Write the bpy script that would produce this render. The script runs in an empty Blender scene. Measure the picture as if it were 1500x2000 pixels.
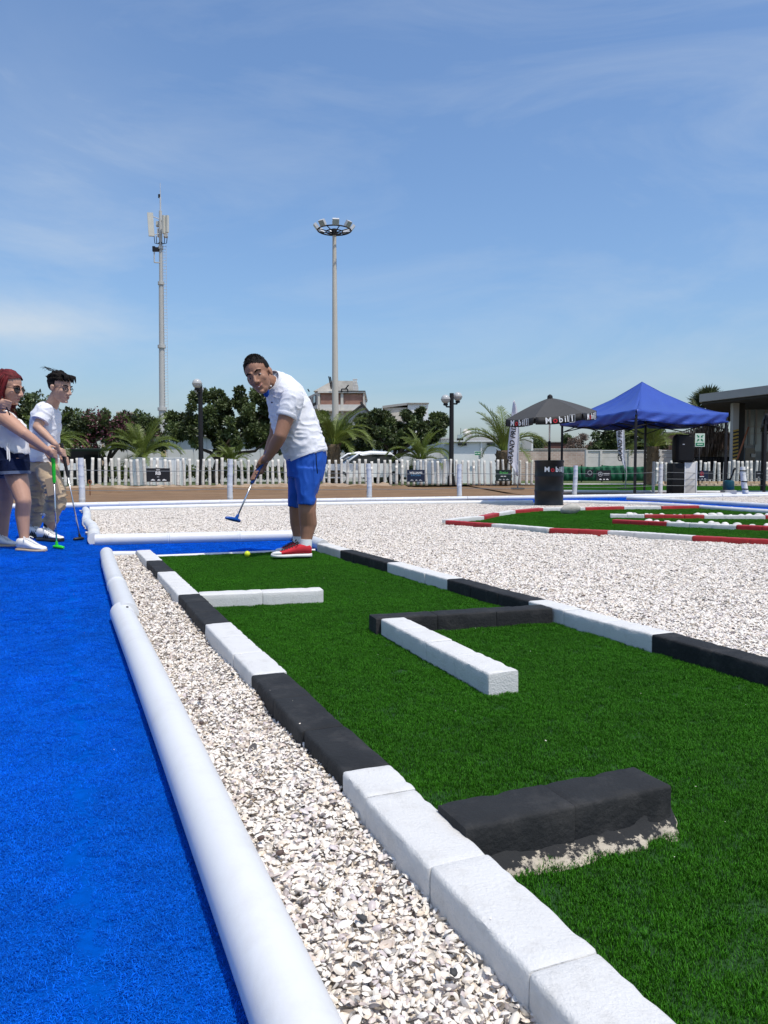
import bpy, bmesh, math, random
import numpy as np
from mathutils import Vector, Matrix, Euler
R = math.radians
rng = random.Random(7)
nrg = np.random.default_rng(11)
scene = bpy.context.scene
COL = scene.collection

# ------------------------------------------------------------------ camera
cam_data = bpy.data.cameras.new('camera')
cam_data.sensor_fit = 'VERTICAL'; cam_data.sensor_height = 36.0; cam_data.lens = 27.0
cam_data.clip_start = 0.05; cam_data.clip_end = 5000
cam = bpy.data.objects.new('camera', cam_data); COL.objects.link(cam)
cam.location = (0, 0, 0.63)
cam.rotation_euler = (R(90) - math.atan(80/1500), 0, 0)
scene.camera = cam

# ------------------------------------------------------------------ sky and sun
SUN_EL = 66.0
SUN_AZ = (0.66, -0.75)            # horizontal direction towards the sun
world = bpy.data.worlds.new('World'); scene.world = world; world.use_nodes = True
wn, wl = world.node_tree.nodes, world.node_tree.links
wn.clear()
w_out = wn.new('ShaderNodeOutputWorld'); w_bg = wn.new('ShaderNodeBackground')
sky = wn.new('ShaderNodeTexSky'); sky.sky_type = 'NISHITA'; sky.sun_disc = False
sky.sun_elevation = R(SUN_EL); sky.sun_rotation = math.atan2(SUN_AZ[0], SUN_AZ[1])
sky.altitude = 0; sky.air_density = 1.25; sky.dust_density = 2.1; sky.ozone_density = 9.0
w_tc = wn.new('ShaderNodeTexCoord'); w_map = wn.new('ShaderNodeMapping')
w_map.inputs['Scale'].default_value = (1.2, 1.2, 4.0); w_map.inputs['Rotation'].default_value = (R(12), R(-24), R(20))
w_n = wn.new('ShaderNodeTexNoise'); w_n.inputs['Scale'].default_value = 1.7; w_n.inputs['Detail'].default_value = 9; w_n.inputs['Roughness'].default_value = 0.62
w_n.inputs['Distortion'].default_value = 0.9
w_r = wn.new('ShaderNodeValToRGB'); w_r.color_ramp.elements[0].position = 0.44; w_r.color_ramp.elements[1].position = 0.80
w_r.color_ramp.elements[1].color = (0.34, 0.34, 0.34, 1)
w_mix = wn.new('ShaderNodeMixRGB'); w_mix.inputs['Color2'].default_value = (3.9, 4.35, 4.8, 1)
wl.new(w_tc.outputs['Generated'], w_map.inputs['Vector']); wl.new(w_map.outputs['Vector'], w_n.inputs['Vector'])
wl.new(w_n.outputs['Fac'], w_r.inputs['Fac'])
# one soft low cloud bank towards the left
w_sp = wn.new('ShaderNodeSeparateXYZ'); wl.new(w_tc.outputs['Generated'], w_sp.inputs[0])
def w_m(op, a, b):
    q = wn.new('ShaderNodeMath'); q.operation = op
    for k, x_ in enumerate((a, b)):
        if isinstance(x_, (int, float)): q.inputs[k].default_value = x_
        else: wl.new(x_, q.inputs[k])
    return q.outputs[0]
def bank(x0, z0, wx, wz, amt):
    dx = w_m('DIVIDE', w_m('SUBTRACT', w_sp.outputs['X'], x0), wx); dz = w_m('DIVIDE', w_m('SUBTRACT', w_sp.outputs['Z'], z0), wz)
    r2 = w_m('ADD', w_m('MULTIPLY', dx, dx), w_m('MULTIPLY', dz, dz)); e = w_m('POWER', 2.718, w_m('MULTIPLY', r2, -1.0))
    front = w_m('GREATER_THAN', w_sp.outputs['Y'], 0.0)
    return w_m('MULTIPLY', w_m('MULTIPLY', e, front), w_m('MULTIPLY', w_m('SUBTRACT', w_n.outputs['Fac'], .18), amt))
w_sum = w_m('ADD', w_r.outputs['Color'], w_m('ADD', bank(-.44, .168, .13, .026, 1.25), bank(-.36, .36, .10, .11, .55)))
wl.new(w_sum, w_mix.inputs['Fac'])
wl.new(sky.outputs['Color'], w_mix.inputs['Color1']); wl.new(w_mix.outputs['Color'], w_bg.inputs['Color'])
w_bg.inputs['Strength'].default_value = 0.15
wl.new(w_bg.outputs['Background'], w_out.inputs['Surface'])

sun_data = bpy.data.lights.new('sun', 'SUN'); sun_data.energy = 3.35; sun_data.angle = R(0.53); sun_data.color = (1.0, 0.935, 0.84)
sun = bpy.data.objects.new('sun', sun_data); COL.objects.link(sun)
_h = math.hypot(*SUN_AZ)
sdir = Vector((SUN_AZ[0]/_h*math.cos(R(SUN_EL)), SUN_AZ[1]/_h*math.cos(R(SUN_EL)), math.sin(R(SUN_EL))))
sun.rotation_euler = sdir.to_track_quat('Z', 'Y').to_euler(); sun.location = (0, 0, 60)

scene.view_settings.view_transform = 'Standard'; scene.view_settings.look = 'None'
scene.view_settings.exposure = 0.16; scene.view_settings.gamma = 1.0; scene.view_settings.use_curve_mapping = False
scene.cycles.use_denoising = True
scene.cycles.max_bounces = 6; scene.cycles.transparent_max_bounces = 6

# ------------------------------------------------------------------ frames of reference
_PH = math.atan(80/1500)
def P(u, v, d):
    """point seen at photo position (u, v) at d metres in front of the camera"""
    x, y = (u-750)/1500, -(v-1000)/1500
    X, Y, Z = x, math.cos(_PH)+y*math.sin(_PH), -math.sin(_PH)+y*math.cos(_PH)
    return Vector((X*d/Y, d, 0.63+Z*d/Y))
_TH = math.atan(660/1500)
CD = Vector((-math.sin(_TH), math.cos(_TH), 0)); CN = Vector((math.cos(_TH), math.sin(_TH), 0))
CROT = _TH
def S(s, t, z=0.0):
    """course frame: s metres across the putting lane, t metres along it"""
    return CN*s + CD*t + Vector((0, 0, z))

# ------------------------------------------------------------------ noise
def _hash(ix, iy, iz):
    n = (ix*374761393 + iy*668265263 + iz*1274126177) & 0x7fffffff
    n = ((n ^ (n >> 13))*1274126177) & 0x7fffffff
    return ((n ^ (n >> 16)) & 0xffff)/65535.0
def noise3(p):
    p = np.asarray(p, dtype=np.float64); i = np.floor(p).astype(np.int64); f = p-i; f = f*f*(3-2*f)
    out = 0
    for dx in (0, 1):
        for dy in (0, 1):
            for dz in (0, 1):
                w = (f[:, 0] if dx else 1-f[:, 0])*(f[:, 1] if dy else 1-f[:, 1])*(f[:, 2] if dz else 1-f[:, 2])
                out = out + w*_hash(i[:, 0]+dx, i[:, 1]+dy, i[:, 2]+dz)
    return out*2-1
def fbm(p, oct=4):
    a, s, o = 1.0, 1.0, 0
    for k in range(oct):
        o = o + a*noise3(np.asarray(p)*s+17.3*k); a *= .5; s *= 2.03
    return o

# ------------------------------------------------------------------ materials
def mat(name, col, rough=.65, var=.12, vscale=6, bump=.15, bscale=60, spec=.4, metal=0.0, rnd=0.0, attr=None, attr_amt=.5,
        dirt=None, dirt_amt=.4, dirt_scale=3, coat=0.0, trans=0.0, sheen=0.0, stretch=None, bdist=.004):
    m = bpy.data.materials.new(name); m.use_nodes = True
    N, L = m.node_tree.nodes, m.node_tree.links
    b = N['Principled BSDF']
    b.inputs['Roughness'].default_value = rough; b.inputs['Metallic'].default_value = metal
    b.inputs['Specular IOR Level'].default_value = spec; b.inputs['Coat Weight'].default_value = coat
    if sheen: b.inputs['Sheen Weight'].default_value = sheen
    geo = N.new('ShaderNodeNewGeometry'); vec = geo.outputs['Position']
    if stretch:
        mp = N.new('ShaderNodeMapping'); mp.inputs['Scale'].default_value = stretch
        L.new(vec, mp.inputs['Vector']); vec = mp.outputs['Vector']
    def noise(sc, det=6, ro=.6):
        n = N.new('ShaderNodeTexNoise'); n.inputs['Scale'].default_value = sc; n.inputs['Detail'].default_value = det; n.inputs['Roughness'].default_value = ro
        L.new(vec, n.inputs['Vector']); return n.outputs['Fac']
    def mth(op, a, b_):
        x = N.new('ShaderNodeMath'); x.operation = op
        for k, q in enumerate((a, b_)):
            if isinstance(q, (int, float)): x.inputs[k].default_value = q
            else: L.new(q, x.inputs[k])
        return x.outputs[0]
    f = mth('ADD', mth('MULTIPLY', mth('SUBTRACT', noise(vscale), .5), 2*var*2), 1.0)
    if rnd:
        oi = N.new('ShaderNodeObjectInfo')
        f = mth('MULTIPLY', f, mth('ADD', mth('MULTIPLY', mth('SUBTRACT', oi.outputs['Random'], .5), 2*rnd), 1.0))
    if attr:
        at = N.new('ShaderNodeAttribute'); at.attribute_name = attr
        f = mth('MULTIPLY', f, mth('ADD', mth('MULTIPLY', mth('SUBTRACT', at.outputs['Fac'], .5), 2*attr_amt), 1.0))
    mx = N.new('ShaderNodeMixRGB'); mx.blend_type = 'MULTIPLY'; mx.inputs['Fac'].default_value = 1
    mx.inputs['Color1'].default_value = (*col, 1); L.new(f, mx.inputs['Color2'])
    out = mx.outputs['Color']
    if dirt:
        d = N.new('ShaderNodeMixRGB'); d.inputs['Color2'].default_value = (*dirt, 1)
        r = N.new('ShaderNodeValToRGB'); r.color_ramp.elements[0].position = .5; r.color_ramp.elements[1].position = .75
        r.color_ramp.elements[1].color = (dirt_amt, dirt_amt, dirt_amt, 1)
        L.new(noise(dirt_scale, 8, .7), r.inputs['Fac']); L.new(r.outputs['Color'], d.inputs['Fac']); L.new(out, d.inputs['Color1']); out = d.outputs['Color']
    L.new(out, b.inputs['Base Color'])
    if bump:
        bp = N.new('ShaderNodeBump'); bp.inputs['Strength'].default_value = bump; bp.inputs['Distance'].default_value = bdist
        L.new(noise(bscale, 5), bp.inputs['Height']); L.new(bp.outputs['Normal'], b.inputs['Normal'])
    if trans:
        tr = N.new('ShaderNodeBsdfTranslucent'); ms = N.new('ShaderNodeMixShader'); ms.inputs[0].default_value = trans
        L.new(out, tr.inputs['Color']); L.new(b.outputs[0], ms.inputs[1]); L.new(tr.outputs[0], ms.inputs[2])
        L.new(ms.outputs[0], N['Material Output'].inputs['Surface'])
    return m

def ramp_mat(name, stops, rough, attr='tint', bump=0):
    """colour picked per piece: stored tint plus the copy's own random number, through a ramp"""
    m = bpy.data.materials.new(name); m.use_nodes = True
    N, L = m.node_tree.nodes, m.node_tree.links; b = N['Principled BSDF']
    b.inputs['Roughness'].default_value = rough; b.inputs['Specular IOR Level'].default_value = .4
    oi = N.new('ShaderNodeObjectInfo'); at = N.new('ShaderNodeAttribute'); at.attribute_name = attr
    ad = N.new('ShaderNodeMath'); ad.operation = 'ADD'; L.new(oi.outputs['Random'], ad.inputs[0]); L.new(at.outputs['Fac'], ad.inputs[1])
    fr = N.new('ShaderNodeMath'); fr.operation = 'FRACT'; L.new(ad.outputs[0], fr.inputs[0])
    r = N.new('ShaderNodeValToRGB'); r.color_ramp.interpolation = 'LINEAR'
    while len(r.color_ramp.elements) < len(stops): r.color_ramp.elements.new(.5)
    for e, (p_, c_) in zip(r.color_ramp.elements, stops): e.position = p_; e.color = (*c_, 1)
    L.new(fr.outputs[0], r.inputs['Fac'])
    geo = N.new('ShaderNodeNewGeometry'); n = N.new('ShaderNodeTexNoise'); n.inputs['Scale'].default_value = 160; n.inputs['Detail'].default_value = 4
    L.new(geo.outputs['Position'], n.inputs['Vector'])
    mx = N.new('ShaderNodeMixRGB'); mx.blend_type = 'MULTIPLY'; mx.inputs['Fac'].default_value = .16
    L.new(r.outputs['Color'], mx.inputs['Color1']); L.new(n.outputs['Fac'], mx.inputs['Color2'])
    L.new(mx.outputs['Color'], b.inputs['Base Color'])
    return m

def glass_mat(name, col, rough=.08):
    m = bpy.data.materials.new(name); m.use_nodes = True; b = m.node_tree.nodes['Principled BSDF']
    b.inputs['Base Color'].default_value = (*col, 1); b.inputs['Roughness'].default_value = rough; b.inputs['Specular IOR Level'].default_value = .8
    return m

M = {}
M['white'] = mat('white_paint', (.615, .61, .59), .75, .05, 12, .62, 190, dirt=(.36, .34, .30), dirt_amt=.42, dirt_scale=24, spec=.25)
M['whitebamboo'] = mat('white_bamboo_paint', (.63, .635, .63), .40, .03, 4, .12, 40, rnd=.06, dirt=(.50, .48, .44), dirt_amt=.4, dirt_scale=9)
M['oldbamboo'] = mat('weathered_white_bamboo', (.63, .61, .56), .7, .08, 5, .3, 30, rnd=.14, dirt=(.42, .37, .28), dirt_amt=.5, dirt_scale=5)
M['black'] = mat('black_paint', (.019, .020, .021), .8, .25, 10, .8, 90, dirt=(.09, .085, .08), dirt_amt=.4, dirt_scale=11, spec=.25)
M['red'] = mat('red_paint', (.36, .018, .02), .5, .12, 8, .4, 60, dirt=(.40, .12, .1), dirt_amt=.3)
M['cement'] = mat('bare_cement', (.42, .37, .29), .9, .25, 22, .8, 90, dirt=(.12, .11, .10), dirt_amt=.8, dirt_scale=16)
M['turfbase'] = mat('green_turf_backing', (.012, .055, .008), .9, .3, 30, .5, 200)
M['blade'] = mat('green_turf_blade', (.034, .145, .006), .55, .18, 1.3, 0, rnd=.14, attr='tint', attr_amt=.65, trans=.2, spec=.13)
M['bluebase'] = mat('blue_carpet_backing', (.001, .085, .46), .95, .16, 60, .7, 500, bdist=.006, spec=.0)
M['bluepile'] = mat('blue_carpet_pile', (.001, .124, .63), .8, .22, 1.6, 0, rnd=.14, attr='tint', attr_amt=.42, trans=.15, spec=.10)
M['shellbed'] = mat('shell_bed', (.56, .50, .42), .9, .5, 90, .9, 120)
SHELL_STOPS = [(0, (.84, .79, .71)), (.28, (.79, .72, .62)), (.50, (.85, .81, .75)), (.62, (.68, .58, .46)), (.70, (.83, .78, .72)), (.79, (.56, .49, .49)), (.86, (.76, .65, .50)), (.94, (.56, .48, .44)), (.984, (.10, .09, .09)), (1.0, (.84, .79, .71))]
M['shell'] = ramp_mat('shell_white', SHELL_STOPS, .42)
M['dirt'] = mat('brown_dirt', (.185, .108, .052), .95, .25, 1.1, 1, 9, dirt=(.28, .19, .11), dirt_amt=.7, dirt_scale=.5, stretch=(1, 1, 1), bdist=.03)
M['berm'] = mat('pale_loose_soil', (.33, .24, .16), .95, .3, 3.5, 1, 14, dirt=(.2, .13, .075), dirt_amt=.8, dirt_scale=2.5, bdist=.03)
M['verge'] = mat('verge_grass', (.07, .10, .03), .95, .45, 2, .9, 20, dirt=(.2, .17, .08), dirt_amt=.8, dirt_scale=.8, bdist=.03)
M['asphalt'] = mat('grey_paving', (.22, .20, .175), .9, .15, 1, .3, 40)
M['stone'] = mat('pale_stone', (.62, .60, .56), .8, .12, 14, .5, 60, rnd=.15)
M['greystone'] = mat('grey_boulder_stone', (.40, .38, .33), .85, .2, 12, .7, 40)
M['wall'] = mat('white_wall_paint', (.74, .76, .76), .8, .05, .6, .2, 20, dirt=(.55, .52, .47), dirt_amt=.35, dirt_scale=.7)
M['corr'] = mat('pale_cladding', (.66, .68, .68), .6, .06, .5, 0, dirt=(.5, .48, .44), dirt_amt=.3, dirt_scale=.5)
M['concrete'] = mat('weathered_concrete', (.58, .545, .48), .9, .16, 1.2, .4, 10, dirt=(.28, .24, .19), dirt_amt=.6, dirt_scale=.8)
M['palewall'] = mat('pale_wall_panel', (.62, .60, .56), .85, .12, 2, .3, 16, dirt=(.42, .38, .32), dirt_amt=.5, dirt_scale=1.5)
M['darkglass'] = glass_mat('dark_glass', (.02, .025, .03))
M['paleglass'] = glass_mat('pale_glass', (.30, .38, .40), .15)
M['metal'] = mat('galvanised_steel', (.56, .56, .55), .45, .1, 2, .1, 30, metal=.2)
M['mast'] = mat('mast_concrete', (.50, .47, .41), .75, .1, 1.5, .2, 20, stretch=(1, 1, .2))
M['tower'] = mat('tower_paint', (.45, .45, .43), .55, .1, 1.2, .1, 20, stretch=(1, 1, .15))
M['antenna'] = mat('antenna_grey_cream', (.55, .54, .48), .5, .06, 2, 0)
M['darkmetal'] = mat('dark_metal', (.017, .017, .019), .5, .1, 5, .05, 30, spec=.2)
M['blackplastic'] = mat('black_plastic', (.009, .009, .010), .55, .1, 10, .15, 150, spec=.18)
M['drum'] = mat('black_gloss_drum', (.007, .007, .008), .38, .1, 4, 0, 12, spec=.35)
M['globe'] = mat('frosted_globe', (.55, .57, .57), .2, .03, 3, 0, trans=.25)
M['brownwall'] = mat('brown_cladding', (.10, .065, .05), .8, .15, 1.2, .1, 10)
M['greymesh'] = mat('green_mesh', (.012, .105, .055), .8, .4, 8, .4, 25)
M['stonecourse'] = mat('sandy_stone', (.48, .36, .23), .9, .2, 2.5, .7, 14, rnd=.25)
M['leaf'] = mat('dark_leaf', (.078, .105, .036), .42, .1, 1, 0, attr='tint', attr_amt=.75, trans=.2, spec=.5)
M['leafb'] = mat('mid_leaf', (.07, .10, .032), .45, .1, 1, 0, attr='tint', attr_amt=.7, trans=.22)
M['leafpink'] = mat('pink_flower', (.20, .06, .085), .6, .2, 1, 0, attr='tint', attr_amt=.6, trans=.2)
M['drytwig'] = mat('dry_twig', (.18, .13, .10), .9, .2, 2, 0, attr='tint', attr_amt=.5)
M['frond'] = mat('palm_frond', (.125, .165, .030), .42, .1, 2, 0, attr='tint', attr_amt=.55, trans=.25, rnd=.25)
M['fanleaf'] = mat('fan_palm_leaf', (.06, .075, .03), .5, .1, 2, 0, attr='tint', attr_amt=.5, trans=.2, rnd=.2)
M['bark'] = mat('bark', (.075, .055, .04), .95, .3, 6, .9, 20, bdist=.03)
M['palmbark'] = mat('palm_trunk', (.115, .085, .05), .95, .35, 8, 1, 18, bdist=.04)
M['tent'] = mat('blue_tent_fabric', (.040, .085, .38), .30, .08, 2, .12, 16, trans=.10, bdist=.02)
M['umb'] = mat('charcoal_umbrella_fabric', (.068, .068, .068), .85, .06, 4, .1, 200, trans=.03, spec=.2)
M['umbband'] = mat('black_umbrella_band', (.010, .010, .011), .7, .1, 4, .1, 200)
M['flag'] = mat('white_flag_cloth', (.76, .77, .84), .8, .04, 3, .1, 30, trans=.3)
M['txtwhite'] = mat('white_print', (.82, .82, .82), .6, .02, 5, 0)
M['txtred'] = mat('red_print', (.55, .02, .03), .6, .02, 5, 0)
M['txtblack'] = mat('black_print', (.012, .012, .014), .6, .02, 5, 0)
M['txtgrey'] = mat('grey_print', (.40, .42, .45), .6, .05, 5, 0)
M['txtblue'] = mat('pale_blue_print', (.10, .30, .55), .6, .02, 5, 0)
M['txtgreen'] = mat('green_print', (.10, .55, .12), .6, .02, 5, 0)
M['txtorange'] = mat('orange_print', (.55, .10, .03), .6, .1, 20, 0)
M['signblack'] = mat('sign_black', (.012, .013, .018), .5, .1, 6, 0)
M['signnavy'] = mat('sign_navy', (.008, .016, .045), .5, .1, 6, 0)
M['signgreen'] = mat('sign_dark_green', (.010, .022, .022), .5, .1, 6, 0)
M['signsafe'] = mat('sign_safety_green', (.015, .22, .10), .5, .05, 6, 0)
M['signpale'] = mat('sign_pale', (.66, .74, .62), .5, .05, 6, 0)
M['fascia'] = mat('grey_fascia', (.33, .325, .31), .7, .06, 1, .1, 10)
M['soffit'] = mat('dark_soffit', (.035, .033, .03), .8, .1, 1, .1, 10)
M['yellow'] = mat('hazard_yellow', (.42, .27, .05), .7, .15, 5, .1, 20)
M['wood'] = mat('reddish_wood', (.28, .10, .045), .75, .2, 8, .2, 30)
M['tealjug'] = mat('teal_jug_plastic', (.006, .055, .075), .3, .1, 6, 0)
M['greypaint'] = mat('grey_plinth', (.36, .36, .35), .7, .08, 4, .1, 30)
M['skin_man'] = mat('tan_skin', (.285, .145, .090), .6, .10, 14, .08, 220, spec=.4)
M['skin_teen'] = mat('light_tan_skin', (.48, .29, .205), .55, .07, 14, .06, 220, spec=.4)
M['skin_woman'] = mat('warm_skin', (.47, .265, .18), .55, .08, 14, .06, 220, spec=.4)
M['hair_dark'] = mat('dark_hair', (.010, .008, .007), .75, .3, 120, .3, 300, attr='tint', attr_amt=.6, spec=.12)
M['hair_red'] = mat('dark_red_hair', (.105, .010, .012), .65, .3, 60, .3, 200, attr='tint', attr_amt=.7, spec=.2)
M['whitecloth'] = mat('white_cotton', (.70, .71, .745), .95, .02, 8, .5, 260, spec=.15)
M['shirtteen'] = mat('white_cotton_jersey', (.71, .72, .755), .95, .02, 8, .5, 260, spec=.15)
M['topcloth'] = mat('off_white_linen', (.74, .74, .72), .9, .03, 8, .35, 260, sheen=.2)
M['blueshort'] = mat('royal_blue_cloth', (.002, .068, .38), .75, .08, 7, .3, 300)
M['denim'] = mat('navy_denim', (.006, .011, .036), .95, .25, 40, .5, 400, spec=.1)
M['denimhem'] = mat('faded_denim_hem', (.10, .13, .20), .95, .2, 60, .5, 400)
M['khaki'] = mat('khaki_cotton', (.44, .335, .22), .85, .06, 6, .3, 260)
M['sockwhite'] = mat('white_sock', (.78, .78, .78), .95, .05, 40, .5, 400)
M['sockblack'] = mat('black_sock', (.012, .012, .014), .95, .1, 40, .5, 400)
M['shoered'] = mat('red_canvas', (.50, .018, .030), .85, .08, 30, .4, 500)
M['shoewhite'] = mat('white_leather', (.78, .77, .74), .5, .04, 10, .1, 100)
M['rubber'] = mat('white_rubber', (.72, .71, .68), .6, .05, 10, .1, 100)
M['rubberblack'] = mat('black_rubber', (.02, .02, .022), .6, .05, 10, .1, 100)
M['gum'] = mat('gum_sole', (.55, .42, .28), .6, .05, 10, .1, 100)
M['lips'] = mat('lips', (.26, .085, .075), .45, .05, 10, 0)
M['eyewhite'] = mat('eye_white', (.42, .38, .35), .25, .02, 10, 0)
M['eyedark'] = mat('iris', (.012, .008, .006), .15, .02, 10, 0)
M['lens'] = glass_mat('dark_lens', (.012, .012, .015), .06)
M['steel'] = mat('chromed_steel', (.62, .62, .62), .22, .03, 10, 0, metal=1.0)
M['putblue'] = mat('blue_putter_plastic', (.003, .065, .32), .35, .05, 10, 0)
M['putgreen'] = mat('green_putter_plastic', (.02, .52, .03), .35, .05, 10, 0)
M['putblack'] = mat('black_putter_rubber', (.012, .012, .012), .5, .05, 10, .1, 200)
M['ball'] = mat('yellow_ball', (.62, .72, .03), .35, .03, 10, .2, 150)
M['carwhite'] = mat('white_car_paint', (.78, .79, .80), .25, .02, 3, 0, coat=.6)
M['rope'] = mat('grey_wire_rope', (.16, .17, .17), .7, .15, 20, 0)

def brick_mat(name, c1, c2, mortar, sx, sy):
    m = bpy.data.materials.new(name); m.use_nodes = True; N, L = m.node_tree.nodes, m.node_tree.links; b = N['Principled BSDF']
    geo = N.new('ShaderNodeNewGeometry'); sp = N.new('ShaderNodeSeparateXYZ'); cb = N.new('ShaderNodeCombineXYZ')
    ad = N.new('ShaderNodeMath'); ad.operation = 'ADD'
    L.new(geo.outputs['Position'], sp.inputs[0]); L.new(sp.outputs['X'], ad.inputs[0]); L.new(sp.outputs['Y'], ad.inputs[1])
    L.new(ad.outputs[0], cb.inputs['X']); L.new(sp.outputs['Z'], cb.inputs['Y'])
    t = N.new('ShaderNodeTexBrick'); t.inputs['Color1'].default_value = (*c1, 1); t.inputs['Color2'].default_value = (*c2, 1); t.inputs['Mortar'].default_value = (*mortar, 1)
    t.inputs['Scale'].default_value = 1; t.inputs['Brick Width'].default_value = sx; t.inputs['Row Height'].default_value = sy; t.inputs['Mortar Size'].default_value = sy*.12
    L.new(cb.outputs[0], t.inputs['Vector'])
    n = N.new('ShaderNodeTexNoise'); n.inputs['Scale'].default_value = 1.3; n.inputs['Detail'].default_value = 8; L.new(geo.outputs['Position'], n.inputs['Vector'])
    mx = N.new('ShaderNodeMixRGB'); mx.blend_type = 'OVERLAY'; mx.inputs['Fac'].default_value = .55
    L.new(t.outputs['Color'], mx.inputs['Color1']); L.new(n.outputs['Fac'], mx.inputs['Color2']); L.new(mx.outputs['Color'], b.inputs['Base Color'])
    b.inputs['Roughness'].default_value = .9; return m
M['brickred'] = brick_mat('red_brick_infill', (.25, .085, .055), (.32, .13, .085), (.40, .33, .27), .26, .11)
M['brickpink'] = brick_mat('pale_pink_brick', (.42, .29, .23), (.50, .38, .31), (.5, .46, .4), .30, .12)

# ------------------------------------------------------------------ mesh builder
class MB:
    def __init__(s): s.v = []; s.f = []; s.m = []; s.t = []; s.cur = 0; s.tint = .5
    def add(s, vs, fs):
        b = len(s.v); s.v += [tuple(v) for v in vs]
        for f in fs: s.f.append([b+i for i in f]); s.m.append(s.cur); s.t.append(s.tint)
        return b
    def box(s, c, size, rot=None, taper=1.0):
        c = Vector(c); h = [q/2 for q in size]; vs = []
        for z in (-1, 1):
            k = 1 if z < 0 else taper
            for x, y in ((-1, -1), (1, -1), (1, 1), (-1, 1)):
                v = Vector((x*h[0]*k, y*h[1]*k, z*h[2]))
                if rot is not None: v = rot @ v
                vs.append(c+v)
        s.add(vs, [(3, 2, 1, 0), (4, 5, 6, 7), (0, 1, 5, 4), (1, 2, 6, 5), (2, 3, 7, 6), (3, 0, 4, 7)])
    def tube(s, pts, rad, n=8, caps=True, flat=1.0):
        pts = [Vector(p) for p in pts]
        if isinstance(rad, (int, float)): rad = [rad]*len(pts)
        ref = None; vs = []
        for i, p in enumerate(pts):
            t = (pts[min(i+1, len(pts)-1)]-pts[max(i-1, 0)])
            t = t.normalized() if t.length > 1e-9 else Vector((0, 0, 1))
            if ref is None: ref = Vector((0, 0, 1)) if abs(t.z) < .9 else Vector((1, 0, 0))
            a = (ref-t*ref.dot(t)).normalized(); b = t.cross(a); ref = a
            for k in range(n):
                q = 2*math.pi*k/n; vs.append(p+(a*math.cos(q)+b*math.sin(q)*flat)*rad[i])
        fs = []
        for i in range(len(pts)-1):
            for k in range(n):
                k2 = (k+1) % n; fs.append((i*n+k, i*n+k2, (i+1)*n+k2, (i+1)*n+k))
        if caps: fs.append(tuple(range(n-1, -1, -1))); fs.append(tuple((len(pts)-1)*n+k for k in range(n)))
        s.add(vs, fs)
    def capsule(s, a, b, ra, rb, n=10):
        a, b = Vector(a), Vector(b); t = (b-a).normalized() if (b-a).length > 1e-6 else Vector((0, 0, 1))
        pts = []; rad = []
        for k in range(0, 5):
            q = R(90-k*22.5); pts.append(a-t*ra*math.sin(q)); rad.append(max(ra*math.cos(q), ra*.06))
        for k in range(0, 5):
            q = R(k*22.5); pts.append(b+t*rb*math.sin(q)); rad.append(max(rb*math.cos(q), rb*.06))
        s.tube(pts, rad, n)
    def ell(s, c, ax, n=14, m=9):
        c = Vector(c); ax = [Vector(a) for a in ax]; vs = [c-ax[2]]
        for i in range(1, m):
            p = -math.pi/2+math.pi*i/m
            for k in range(n):
                q = 2*math.pi*k/n; vs.append(c+ax[0]*math.cos(p)*math.cos(q)+ax[1]*math.cos(p)*math.sin(q)+ax[2]*math.sin(p))
        vs.append(c+ax[2]); fs = []
        for k in range(n): fs.append((0, 1+(k+1) % n, 1+k))
        for i in range(m-2):
            for k in range(n):
                k2 = (k+1) % n; fs.append((1+i*n+k, 1+i*n+k2, 1+(i+1)*n+k2, 1+(i+1)*n+k))
        L_ = len(vs)-1
        for k in range(n): fs.append((L_, 1+(m-2)*n+k, 1+(m-2)*n+(k+1) % n))
        s.add(vs, fs)
    def ball(s, c, r, n=12, m=8): s.ell(c, [(r, 0, 0), (0, r, 0), (0, 0, r)], n, m)
    def loft(s, rings, n=20, caps=True):
        """rings: (centre, vec a, vec b) ellipses"""
        vs = []; fs = []
        for c, a, b in rings:
            for k in range(n):
                q = 2*math.pi*k/n; vs.append(Vector(c)+Vector(a)*math.cos(q)+Vector(b)*math.sin(q))
        for i in range(len(rings)-1):
            for k in range(n):
                k2 = (k+1) % n; fs.append((i*n+k, i*n+k2, (i+1)*n+k2, (i+1)*n+k))
        if caps: fs.append(tuple(range(n-1, -1, -1))); fs.append(tuple((len(rings)-1)*n+k for k in range(n)))
        s.add(vs, fs)
    def lathe(s, prof, c=(0, 0, 0), n=24):
        c = Vector(c); vs = []; fs = []
        for r, z in prof:
            for k in range(n):
                q = 2*math.pi*k/n; vs.append(c+Vector((r*math.cos(q), r*math.sin(q), z)))
        for i in range(len(prof)-1):
            for k in range(n):
                k2 = (k+1) % n; fs.append((i*n+k, i*n+k2, (i+1)*n+k2, (i+1)*n+k))
        fs.append(tuple(range(n-1, -1, -1))); fs.append(tuple((len(prof)-1)*n+k for k in range(n)))
        s.add(vs, fs)
    def prism(s, pts, ext):
        """pts: planar outline (3-D points), ext: extrusion vector"""
        n = len(pts); e = Vector(ext); vs = [Vector(p) for p in pts]+[Vector(p)+e for p in pts]
        fs = [tuple(range(n-1, -1, -1)), tuple(range(n, 2*n))]+[(k, (k+1) % n, n+(k+1) % n, n+k) for k in range(n)]
        s.add(vs, fs)
    def quad(s, a, b, c, d): s.add([a, b, c, d], [(0, 1, 2, 3)])
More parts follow.
